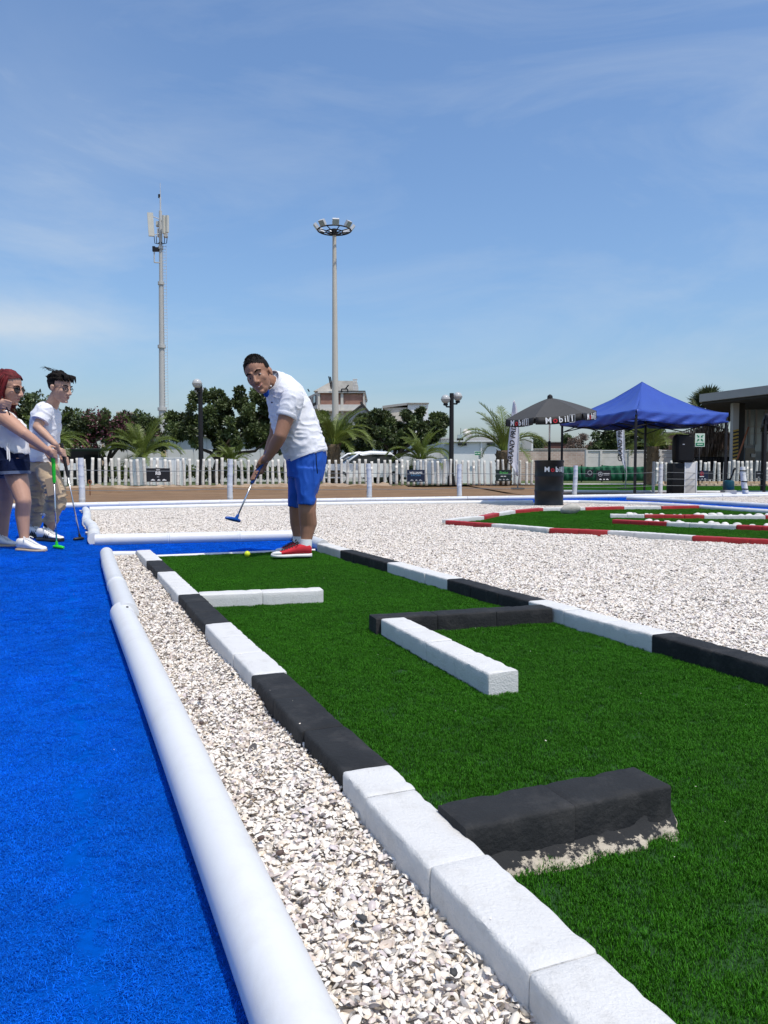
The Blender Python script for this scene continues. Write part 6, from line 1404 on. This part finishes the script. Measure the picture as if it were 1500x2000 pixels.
# near arm (his left) and far arm
sh1, el1, wr1 = P(571, 778, 5.34), P(548, 850, 5.28), P(524, 893, 5.40)
sh2, el2, wr2 = P(548, 785, 5.72), P(538, 850, 5.72), P(520, 896, 5.60)
chain(mb, [sh1, sh1.lerp(el1, .55), el1, el1.lerp(wr1, .35), wr1], [.066, .056, .046, .046, .030], 14); chain(mb, [sh2, sh2.lerp(el2, .55), el2, el2.lerp(wr2, .35), wr2], [.062, .054, .046, .045, .030], 14)
hand(mb, gr-hand_ax*.035, hand_ax, (.25, -.75, .5), (-.85, -.45, -.25), wr1, 1.05); hand(mb, gr+hand_ax*.055, hand_ax, (.35, .8, .45), (-.85, .2, -.3), wr2, 1.05)
for hp, kn, ca, an, toe, rr in ((P(601, 900, 5.48), P(600, 997, 5.44), P(602, 1022, 5.47), P(597.5, 1062, 5.45), P(545, 1081, 5.43), 1.0), (P(590, 900, 5.64), P(580, 997, 5.68), P(582, 1022, 5.70), P(583, 1060, 5.68), P(552, 1077, 5.66), .93)):
    chain(mb, [hp, kn, ca, ca.lerp(an, .55), an], [.084*rr, .062*rr, .063*rr, .046*rr, .036*rr], 16); chain(mb, [an, Vector((an.x-.015, an.y, .075)), Vector((an.x-.09, an.y-.01, .060))], [.034, .030, .020], 10)
body = remesh('body', mb, M['skin_man'], .0052, 3); put('body', body, root)
face_parts(T, HF, HS, root, smile=1.3)
def beard_keep(x, y, z): return False
strands = []
for k in range(420):
    th = rng.uniform(0, 6.28); el = R(rng.uniform(28, 90)); d_ = Vector((math.cos(th)*math.cos(el), math.sin(th)*math.cos(el), math.sin(el)))
    if d_.y > .62 and d_.z < .55: continue
    p0 = T(d_.x*.079, -.012+d_.y*.101, .038+d_.z*.090); l = (.003+.008*max(0, d_.z)**2)*HS; e = HF @ (d_*.7+Vector((rng.gauss(0, .3), .55, .25))).normalized(); strands.append(([p0, p0+e*l*.5, p0+e*l+Vector((0, 0, .002))], .0042))
hair_cap(T, HF, HS, HC, lambda x, y, z: (z > .070-.25*abs(x)+.55*max(0, y-.045)) or (y < .028 and z > .005+.6*max(0, y)) or (y < -.03 and z > -.045), M['hair_dark'], root, 1.03, .002, strands, seed=3, lo=.06)
# polo
mb = MB(); plane_loft(mb, [(533, 742, 22, .10), (545, 755, 31, .165), (556, 772, 37.5, .205), (567, 800, 42.5, .205), (577, 832, 45, .19), (588.5, 862, 43.5, .185), (598.5, 886, 41.5, .185), (600, 891, 41, .183)], Dv, D0)
for a, b, r0, r1 in ((sh1, sh1.lerp(el1, .46), .082, .068), (sh2, sh2.lerp(el2, .46), .078, .066)): mb.capsule(a, a.lerp(b, .5), r0, (r0+r1)/2*1.02, 16); mb.tube([a.lerp(b, .3), b, b.lerp(el1 if a is sh1 else el2, .05)], [r0*.96, r1*1.02, r1*1.04], 18)
shirt = remesh('polo_shirt', mb, M['whitecloth'], .0062, 4)
f1 = folds(15, .0062, (.55, .6, 1.9), 1.1, 2.0); 
def polo_f(co, no):
    z = co[:, 2]; k = np.clip((1.30-z)/.25, .25, 1); return f1(co, no)*k
displace(shirt, polo_f)
# hem: shirt ends along a slanted line with a side vent
def trim(me, fn):
    bm = bmesh.new(); bm.from_mesh(me); dead = [v for v in bm.verts if fn(v.co)]; bmesh.ops.delete(bm, geom=dead, context='VERTS'); bm.to_mesh(me); bm.free(); me.update()
so = put('polo_shirt', shirt, root)
for a, b, e, r1 in ((sh1, sh1.lerp(el1, .46), el1, .068), (sh2, sh2.lerp(el2, .46), el2, .066)):
    t_ = (e-b).normalized(); c = b.lerp(e, .05); mb = MB(); mb.tube([c-t_*.016, c-t_*.014, c+t_*.008, c+t_*.010], [r1*1.03, r1*1.075, r1*1.075, r1*1.04], 24); obj('sleeve_hem', mb, M['whitecloth'], so, True, 50)
mb = MB(); plane_loft(mb, [(598.8, 887, 41.9, .187), (600.2, 890.6, 41.9, .187)], Dv, D0); obj('hem', mb, M['whitecloth'], so, True, 50)
mb = MB()
cn, cw = P(530, 741, 5.44), None
for k, (u0, v0, d0, u1, v1, d1, uu, vv, dd) in enumerate([(0,)*9][:0]): pass
# collar: two soft flaps round the neck
ct = (P(556, 772, D0)-P(520, 745, 5.42)).normalized(); cb = Vector(Dv).normalized(); cb = (cb-ct*cb.dot(ct)).normalized(); cwv = ct.cross(cb); cc = P(533, 748, 5.46); vs = []; n = 26; mb = MB()
for i in range(n+1):
    a = 2*math.pi*i/n*.90+R(18)
    for rr, dz in ((.074, -.030), (.082, -.034), (.096, .012), (.104, .030)): vs.append(cc+(cwv*math.cos(a)+cb*math.sin(a)*1.05)*rr*1.03+ct*dz)
fs = [(i*4+j, i*4+j+1, (i+1)*4+j+1, (i+1)*4+j) for i in range(n) for j in range(3)]; mb.add(vs, fs); c_ = obj('collar', mb, M['whitecloth'], so, True); c_.modifiers.new('t', 'SOLIDIFY').thickness = .004
mb = MB(); mb.ell(P(520, 766, 5.36), [(.018, 0, -.02), (.012, -.006, .03), (0, .02, 0)], 10, 6); obj('collar_lining', mb, M['blueshort'], so, True)
for u, v in ((529, 754), (531, 786)): mb = MB(); mb.ball(P(u, v, 5.32), .006, 8, 6); obj('button', mb, M['shoewhite'] if v < 760 else M['denim'], so, True)
# shorts
mb = MB(); plane_loft(mb, [(599, 878, 37, .175), (598, 900, 38.5, .182), (597, 918, 36, .182), (595, 935, 33.5, .178)], Dv, D0)
for rings in ([(602, 915, 27, .11, -.085), (600.5, 945, 23.5, .112, -.09), (599, 968, 19, .105, -.10), (598.5, 985, 18, .10, -.10)], [(590, 915, 27, .105, .085), (584, 945, 21, .108, .11), (579, 972, 15.5, .10, .13), (577, 990, 14, .094, .13)]): plane_loft(mb, rings, (0, -1, 0), D0)
shorts = remesh('shorts', mb, M['blueshort'], .0062, 4); displace(shorts, folds(13, .005, (1.5, 1, .6), 1.1, 6.0)); so2 = put('shorts', shorts, root)
mb = MB(); mb.tube([P(617, 884, 5.36), P(618, 905, 5.345), P(620, 925, 5.345)], .004, 5); obj('pocket_seam', mb, M['denim'], so2, True)
for an, s_ in ((P(597.5, 1062, 5.45), 1), (P(583, 1060, 5.68), .95)):
    mb = MB(); b = Vector((an.x-.004, an.y, TZ+.05)); mb.tube([b, Vector((an.x, an.y, TZ+.09)), Vector((an.x+.001, an.y, TZ+.125))], [.046, .043, .042], 14); obj('sock', mb, M['sockwhite'], root, True, 60)
z = TZ-.002
shoe(root, (P(608.5, 1085, 5.44).x, 5.45, z), (P(530, 1085, 5.40).x, 5.38, z), .104, M['shoered'], M['rubber'], M['rubber'], M['rubberblack'], .094, .027)
shoe(root, (P(594, 1080, 5.68).x, 5.70, z), (P(540, 1080, 5.66).x, 5.60, z), .10, M['shoered'], M['rubber'], M['rubber'], M['rubberblack'], .094, .027)
putter(gr-hand_ax*.13, gr+hand_ax*.13, P(459, 1019, 5.45), (P(437, 1016, 5.40)-P(462, 1022, 5.48)), M['putblue'], 'putter with blue head and blue grip held by the golfer in blue shorts', .125)
mb = MB(); mb.ball(P(483, 1085, 5.42)*1.0, .0213, 24, 16); o = obj('golf_ball', mb, M['ball'], smooth=True); o.location.z = TZ; tag(o, 'yellow golf ball lying on green turf before the red shoes', 'ball')

# ------------------------------------------------------------------ the young golfer in khaki
D1 = 7.0; root = thing('person', (P(88, 1057, D1).x, D1, 0), 'person with tousled dark hair, glasses, white T-shirt and khaki cargo trousers holding a putter', 'person')
HC = P(116.5, 757, 6.92); HS = 1.08; HF = frame((.93, -.30, -.20), (.22, -.06, .97)); Dv = (.10, -.99, 0)
mb = MB(); T = head_shapes(mb, HC, HF, HS, jaw=.95); mb.capsule(P(110, 772, 6.96), P(98, 798, 7.0), .052, .060, 14)
plane_loft(mb, [(98, 795, 13, .09), (92, 812, 21, .15), (89, 840, 24, .145), (85, 870, 23, .14), (82, 895, 24, .145), (80, 915, 24, .14)], Dv, D1)
sa, ea, wa = P(89, 803, 6.82), P(72.5, 834, 6.74), P(108, 868, 6.72); sb, eb, wb = P(98, 803, 7.17), P(95, 845, 7.2), P(118, 878, 7.0)
chain(mb, [sa, sa.lerp(ea, .6), ea, ea.lerp(wa, .35), wa], [.055, .045, .038, .038, .026], 14); chain(mb, [sb, ea.lerp(eb, 1), eb.lerp(wb, .35), wb], [.053, .038, .037, .026], 14)
g2 = P(127, 903, 6.80); tip = P(157, 1052, 6.86); ax2 = (tip-g2).normalized(); hand(mb, P(122, 884, 6.80), ax2, (-.5, -.75, .3), (.7, -.55, -.1), wa, 1.0); hand(mb, P(127, 901, 6.84), ax2, (-.4, .8, .3), (.75, .3, 0), wb, .95)
LG = ((P(81, 905, 6.92), P(112, 966, 6.82), P(104, 1000, 6.86), P(96, 1040, 6.88)), (P(75, 905, 7.08), P(72, 970, 7.14), P(68, 1005, 7.18), P(66, 1042, 7.2)))
for hp, kn, ca, an in LG: chain(mb, [hp, kn, ca, an], [.078, .058, .056, .036], 14); chain(mb, [an, Vector((an.x+.015, an.y-.02, .072)), Vector((an.x+.055, an.y-.055, .046))], [.036, .030, .020], 10)
put('body', remesh('body', mb, M['skin_teen'], .006, 3), root); face_parts(T, HF, HS, root, smile=.3)
strands = []
for k in range(95):
    th = rng.uniform(-2.6, 2.6); el = rng.uniform(.25, 1.45); d_ = Vector((math.sin(th)*math.cos(el), math.cos(th)*math.cos(el)*(-1 if rng.random() < .55 else .8), math.sin(el))); p0 = T(d_.x*.078, -.012+d_.y*.10, .04+d_.z*.088); tg = Vector((-d_.y, d_.x, 0))*rng.choice([-1, 1]); wind = Vector((-.55, 0, .25))*rng.uniform(0, .6)
    l = rng.uniform(.025, .055)*(1.3 if rng.random() < .15 else 1); pts = [p0]
    for j in range(1, 6):
        q = j/5; pts.append(p0+(HF @ (d_*.45+tg*math.sin(q*4)*.5)+wind)*l*q+Vector((0, 0, -.02*q*q)))
    strands.append((pts, rng.uniform(.005, .012)))
for k in range(16):
    x = rng.uniform(-.06, .06); strands.append(([T(x, .05, .11), T(x*1.1, .085, .108), T(x*1.15+.01, .100, .085), T(x*1.2, .096, .062+rng.uniform(-.02, .01))], .011))
for k in range(14):
    p0 = T(rng.uniform(-.05, .05), rng.uniform(-.11, -.02), .12); strands.append(([p0, p0+Vector((-.03, 0, .025)), p0+Vector((-.05-rng.random()*.02, rng.gauss(0, .02), .028+rng.random()*.015)), p0+Vector((-.075-rng.random()*.03, rng.gauss(0, .02), .028+rng.gauss(0, .015)))], .0022))
hair_cap(T, HF, HS, HC, lambda x, y, z: (z > .05+.5*max(0, y-.03)) or (y < .02 and z > .0 and abs(x) > .04) or (y < -.03 and z > -.095), M['hair_dark'], root, 1.12, .012, strands, 9)
def glasses(T, F, s, root, m_frame, m_lens, r=.021, th=.0022, solid=False, ry=.8):
    mb = MB(); lenses = []
    for k in (-1, 1):
        c = [T(k*.034+r*math.cos(a)*1.05, .098-abs(r*math.cos(a)*k+.0)*.0-.010*max(0, k*math.cos(a)), -.004+r*ry*math.sin(a)) for a in np.linspace(0, 6.2832, 19)]; mb.tube(c, th*s, 5, False); lenses.append(c); mb.tube([T(k*.056, .092, .004), T(k*.080, .04, .002), T(k*.086, -.01, -.004)], th*s*.9, 5)
    mb.tube([T(-.012, .100, 0), T(.012, .100, 0)], th*s, 5); g = obj('sunglasses' if solid else 'glasses', mb, m_frame, root, True)
    if solid:
        for c in lenses: q = MB(); ce = sum(c[:-1], Vector())/(len(c)-1); q.add([ce+F @ Vector((0, .004, 0))]+c[:-1], [(0, 1+i, 1+(i+1) % 18) for i in range(18)]); l = obj('lens', q, m_lens, g); l.modifiers.new('t', 'SOLIDIFY').thickness = .002
glasses(T, HF, HS, root, M['blackplastic'], None)
mb = MB(); plane_loft(mb, [(100, 791, 13, .10), (96, 798, 21, .165), (90.5, 812, 26.5, .185), (88, 840, 28, .175), (84.5, 868, 27, .175), (80.5, 896, 29.5, .19), (80, 902, 29.5, .19)], Dv, D1)
for a, b, e in ((sa, sa.lerp(ea, .52), ea), (sb, sb.lerp(eb, .52), eb)): mb.capsule(a, a.lerp(b, .5), .068, .066, 14); mb.tube([a.lerp(b, .3), b.lerp(e, .08)], [.068, .071], 16)
sm = remesh('t_shirt', mb, M['shirtteen'], .007, 4); displace(sm, folds(14, .0068, (.8, .6, 1.3), 1.1, 12.0)); ts_ = put('t_shirt', sm, root)
for a, e in ((sa, ea), (sb, eb)):
    b = a.lerp(e, .57); t_ = (e-a).normalized(); mb = MB(); mb.tube([b-t_*.014, b-t_*.012, b+t_*.010, b+t_*.012], [.070, .0745, .0755, .072], 22); obj('sleeve_hem', mb, M['shirtteen'], ts_, True, 50)
mb = MB(); plane_loft(mb, [(82, 880, 24.5, .155), (81, 895, 26, .165), (80.5, 908, 27, .172), (80, 922, 27, .172)], Dv, D1)
plane_loft(mb, [(90, 912, 21, .10, -.10), (100, 940, 19, .105, -.14), (111, 965, 17.5, .105, -.17), (108, 985, 16.5, .10, -.16), (102, 1005, 14, .085, -.13), (97.5, 1020, 11.5, .066, -.12), (96.5, 1026, 9.5, .050, -.12)], (0, -1, 0), D1)
plane_loft(mb, [(73, 912, 19, .10, .08), (73, 945, 17, .10, .12), (72, 975, 15, .10, .14), (69.5, 1000, 13.5, .085, .17), (68, 1022, 11, .066, .2), (67, 1030, 9, .050, .2)], (0, -1, 0), D1)
sm = remesh('cargo_trousers', mb, M['khaki'], .007, 3)
fk1, fk2 = folds(10, .006, (1.2, 1, .8), 1, 4.0), folds(13, .017, (.55, .8, 2.0), 1, 8.0)
def kf(co, no): w = np.clip((.62-co[:, 2])/.2, 0, 1)*np.clip((co[:, 2]-.10)/.1, .3, 1); return fk1(co, no)*(1-w)+fk2(co, no)*w
displace(sm, kf); tr = put('cargo_trousers', sm, root)
mb = MB(); p = P(104, 950, 6.70); mb.box(p, (.12, .035, .15), Euler((0, R(-12), R(-10))).to_matrix(), .9); pk_ = obj('cargo_pocket', mb, M['khaki'], tr)
mb = MB(); mb.tube([P(88, 1001, 6.84), P(80, 1004, 6.82), P(88, 1007, 6.84)], .006, 5); mb.ball(P(88.5, 1005, 6.80), .022, 8, 6); obj('toggle', mb, M['whitecloth'], tr, True)
for an in (LG[0][3], LG[1][3]):
    mb = MB(); mb.tube([Vector((an.x, an.y, .05)), Vector((an.x, an.y, .11)), Vector((an.x, an.y, .17))], [.048, .045, .046], 14); obj('sock', mb, M['sockblack'], root, True, 60)
shoe(root, (P(76, 1060, 6.86).x, 6.86, 0), (P(133, 1058, 6.86).x, 6.74, 0), .112, M['shoewhite'], M['rubberblack'], M['shoewhite'], M['rubber'], .125, .040, stripe=M['rubberblack'])
shoe(root, (P(52, 1050, 7.2).x, 7.2, 0), (P(103, 1050, 7.2).x, 7.10, 0), .112, M['shoewhite'], M['rubberblack'], M['shoewhite'], M['rubber'], .125, .040, stripe=M['rubberblack'])
putter(g2-ax2*.17, g2+ax2*.125, Vector((tip.x, tip.y, .012)), (-.6, -.8, 0), M['putblack'], 'putter with black head held by the young golfer in khaki trousers', .10)

# ------------------------------------------------------------------ the woman
D2 = 6.2; root = thing('person', (P(30, 1080, D2).x, D2, 0), 'person with dark red hair, sunglasses, off white top and denim shorts holding the green putter', 'person')
HC = P(17, 757, 6.18); HS = 1.07; HF = frame((.96, -.12, -.22), (.20, 0, .98)); Dv = (.10, -.99, 0)
mb = MB(); T = head_shapes(mb, HC, HF, HS, jaw=.86); mb.capsule(P(10, 775, 6.2), P(4, 803, 6.22), .048, .054, 14)
plane_loft(mb, [(4, 800, 12, .08), (6, 815, 22, .145), (16, 838, 27, .145), (22, 862, 24, .135), (22, 880, 26, .15), (20, 905, 31, .165), (20, 925, 31, .16)], Dv, D2)
for k in (-1, 1): mb.ell(P(30, 836, D2-.08*k), [(.075, 0, 0), (0, .075, 0), (0, 0, .07)], 14, 9)
sa, ea, wa = P(12, 818, 6.02), P(48, 847, 5.94), P(90, 878, 6.0); sb, eb, wb = P(14, 820, 6.38), P(42, 858, 6.44), P(90, 880, 6.2)
chain(mb, [sa, sa.lerp(ea, .5), ea, ea.lerp(wa, .35), wa], [.060, .052, .042, .041, .026], 14); chain(mb, [sb, eb, wb], [.054, .04, .026], 14)
g3 = P(104, 893, 6.05); tip = P(111, 1073, 6.12); tip.z = .012; ax3 = (tip-g3).normalized(); hand(mb, P(103.5, 886, 6.05), ax3, (-.45, -.8, .3), (.75, -.5, -.1), wa, .95); hand(mb, P(104, 897, 6.07), ax3, (-.4, .85, .2), (.8, .3, 0), wb, .9)
LW = ((P(26, 910, 6.12), P(46, 978, 6.02), P(44, 1005, 6.05), P(48, 1060, 6.04)), (P(10, 912, 6.29), P(12, 975, 6.36), P(6, 1005, 6.38), P(6, 1058, 6.38)))
for hp, kn, ca, an in LW: chain(mb, [hp, hp.lerp(kn, .5), kn, ca, ca.lerp(an, .6), an], [.090, .080, .058, .056, .042, .032], 16); chain(mb, [an, Vector((an.x+.015, an.y-.01, .068)), Vector((an.x+.055, an.y-.035, .046))], [.034, .029, .020], 10)
put('body', remesh('body', mb, M['skin_woman'], .006, 3), root); face_parts(T, HF, HS, root, 'hair_red', 0, open_=False); glasses(T, HF, HS, root, M['blackplastic'], M['lens'], .027, .003, True, .78)
strands = []
for k in range(150):
    x = rng.choice([-1, 1])*rng.uniform(.0, .085); a = rng.uniform(-.11, .045); zt = .10-abs(x)*.6; p0 = T(x*.6, a*.6-.01, .125-abs(x)*.25); side = 1 if x > 0 else -1
    p1 = T(x*1.12, a-.015, .05); p2 = T(x*1.18, a-.025, -.05); e = rng.uniform(-.22, -.14); strands.append(([p0, p1, p2, T(x*1.12, a-.02, -.12), T(x*1.05+rng.gauss(0, .01), a+rng.gauss(0, .02), e)], rng.uniform(.008, .014)))
hair_cap(T, HF, HS, HC, lambda x, y, z: (z > .062+.7*max(0, y-.05)) or (y < .025 and z > -.06 and abs(x) > .03) or (y < -.045), M['hair_red'], root, 1.10, .006, strands, 21)
mb = MB(); plane_loft(mb, [(14, 822, 23, .13), (17, 838, 30, .155), (22, 860, 29, .155), (22.5, 878, 31, .17), (22, 883, 31.5, .17)], Dv, D2)
for k in (-1, 1): mb.ell(P(31, 838, D2-.08*k), [(.082, 0, 0), (0, .082, 0), (0, 0, .075)], 14, 9)
for dd in (-.10, .10): mb.tube([P(-2, 806, D2+dd), P(12, 803, D2+dd), P(30, 815, D2+dd*1.1), P(36, 832, D2+dd)], .012, 8)
sm = remesh('cropped_top', mb, M['topcloth'], .0065, 3); displace(sm, folds(12, .008, (1.6, 1.2, .55), 1, 17.0)); tp_ = put('cropped_top', sm, root)
for u in (14.5, 18): mb = MB(); mb.tube([P(u, 866, 6.0), P(u-.5, 880, 5.985), P(u+1, 898, 5.98), P(u+.5, 908, 5.98)], .006, 5); obj('drawstring', mb, M['topcloth'], tp_, True)
mb = MB(); plane_loft(mb, [(22, 874, 28, .165), (21, 890, 31.5, .185), (20, 908, 33.5, .19), (20, 918, 33, .185)], Dv, D2); plane_loft(mb, [(27, 900, 25, .125, -.10), (29.5, 924, 26, .135, -.11)], (0, -1, 0), D2); plane_loft(mb, [(8, 905, 21, .11, .10), (6, 930, 22, .12, .11)], (0, -1, 0), D2)
sm = remesh('denim_shorts', mb, M['denim'], .0065, 3); displace(sm, folds(12, .005, (1.3, 1, 1), 1, 23.0)); ds = put('denim_shorts', sm, root)
for rings in ([(29.2, 920, 26.6, .139, -.11), (29.6, 926, 26.8, .141, -.11)], [(6.5, 927, 22.4, .124, .11), (6, 933, 22.4, .124, .11)]): mb = MB(); plane_loft(mb, rings, (0, -1, 0), D2); obj('rolled_hem', mb, M['denimhem'], ds, True, 50)
shoe(root, (P(35, 1085, 6.03).x, 6.04, 0), (P(101, 1083, 6.03).x, 5.92, 0), .104, M['shoewhite'], M['gum'], M['shoewhite'], M['topcloth'], .105, .026)
shoe(root, (P(-12, 1076, 6.38).x, 6.38, 0), (P(38, 1076, 6.38).x, 6.32, 0), .104, M['shoewhite'], M['gum'], M['shoewhite'], M['topcloth'], .105, .026)
putter(g3-ax3*.06, g3+ax3*.20, tip, (P(132, 1077, 6.05)-P(105, 1074, 6.12)), M['putgreen'], 'bright green putter resting on blue carpet, held by the red-haired woman', .115)
# ------------------------------------------------------------------ companion at the left edge, forearm in view
D3 = 5.75; root = thing('person', (P(-75, 1090, D3).x, D3, 0), 'person mostly outside the photo, hand with pen raised beside the woman', 'person'); Dv = (.1, -.99, 0)
HC = P(-62, 738, D3); HF = frame((.95, .25, -.15), (.12, 0, .99)); HS = 1.05; mb = MB(); T = head_shapes(mb, HC, HF, HS); mb.capsule(P(-67, 755, D3), P(-72, 785, D3), .052, .060, 14)
plane_loft(mb, [(-72, 780, 14, .09), (-75, 800, 26, .16), (-75, 840, 30, .15), (-75, 880, 29, .15), (-75, 915, 31, .16)], Dv, D3)
sa, ea, wa = P(-72, 805, 5.58), P(-52, 862, 5.52), P(-8, 800, 5.58); chain(mb, [sa, ea, ea.lerp(wa, .35), wa], [.056, .042, .043, .03], 14); sb, eb, wb = P(-72, 805, 5.92), P(-80, 865, 5.95), P(-70, 918, 5.9); chain(mb, [sb, eb, wb], [.056, .042, .03], 14)
ph = P(12, 791, 5.60); hand(mb, ph, (.35, -.1, .9), (-.9, -.35, .2), (.35, -.9, .1), wa, 1.0); mb.ell(wb+Vector((.0, 0, -.06)), [(.03, 0, 0), (0, .02, 0), (0, 0, .06)], 10, 7)
for i in range(4): chain(mb, [wb+Vector((.025-.017*i, 0, -.10)), wb+Vector((.03-.018*i, 0, -.14)), wb+Vector((.02-.018*i, -.01, -.175+.008*abs(i-1.5)))], [.009, .0085, .007], 8)
for sg in (-1, 1): hp, kn, an = P(-78, 915, D3-sg*.1), P(-76, 1000, D3-sg*.11), P(-80, 1072, D3-sg*.11); chain(mb, [hp, kn, kn.lerp(an, .35), an], [.10, .062, .06, .038], 14); chain(mb, [an, Vector((an.x+.11, an.y, .055))], [.036, .03], 10)
put('body', remesh('body', mb, M['skin_woman'], .006, 3), root); face_parts(T, HF, HS, root); hair_cap(T, HF, HS, HC, lambda x, y, z: (z > .055+.6*max(0, y-.04)) or (y < -.02 and z > -.05), M['hair_dark'], root, 1.08, .006, seed=31)
mb = MB(); plane_loft(mb, [(-72, 785, 20, .12), (-75, 800, 30, .18), (-75, 840, 33, .175), (-75, 880, 33, .175), (-75, 925, 34, .18)], Dv, D3); mb.capsule(sa, sa.lerp(ea, .5), .07, .066, 14); mb.capsule(sb, sb.lerp(eb, .5), .07, .066, 14); put('t_shirt', remesh('t_shirt', mb, M['topcloth'], .007, 4), root)
mb = MB(); plane_loft(mb, [(-76, 900, 31, .17), (-76, 935, 31, .17)], Dv, D3)
for sg in (-1, 1): plane_loft(mb, [(-77, 925, 25, .11, -sg*.1), (-76, 1000, 20, .09, -sg*.11), (-78, 1060, 16, .07, -sg*.11)], (0, -1, 0), D3)
put('trousers', remesh('trousers', mb, M['denim'], .007, 3), root)
for sg in (-1, 1): y = D3-sg*.11; shoe(root, (P(-96, 1085, y).x, y, 0), (P(-30, 1085, y).x, y-.03, 0), .104, M['shoewhite'], M['rubber'], M['shoewhite'], M['rubber'], .105, .026)
mb = MB(); mb.tube([ph+Vector((-.02, -.02, .06)), ph+Vector((.035, -.02, -.075))], .0045, 6); tag(obj('pen', mb, M['blackplastic'], smooth=True), 'thin dark pen held in the raised hand at the left edge', 'pen')
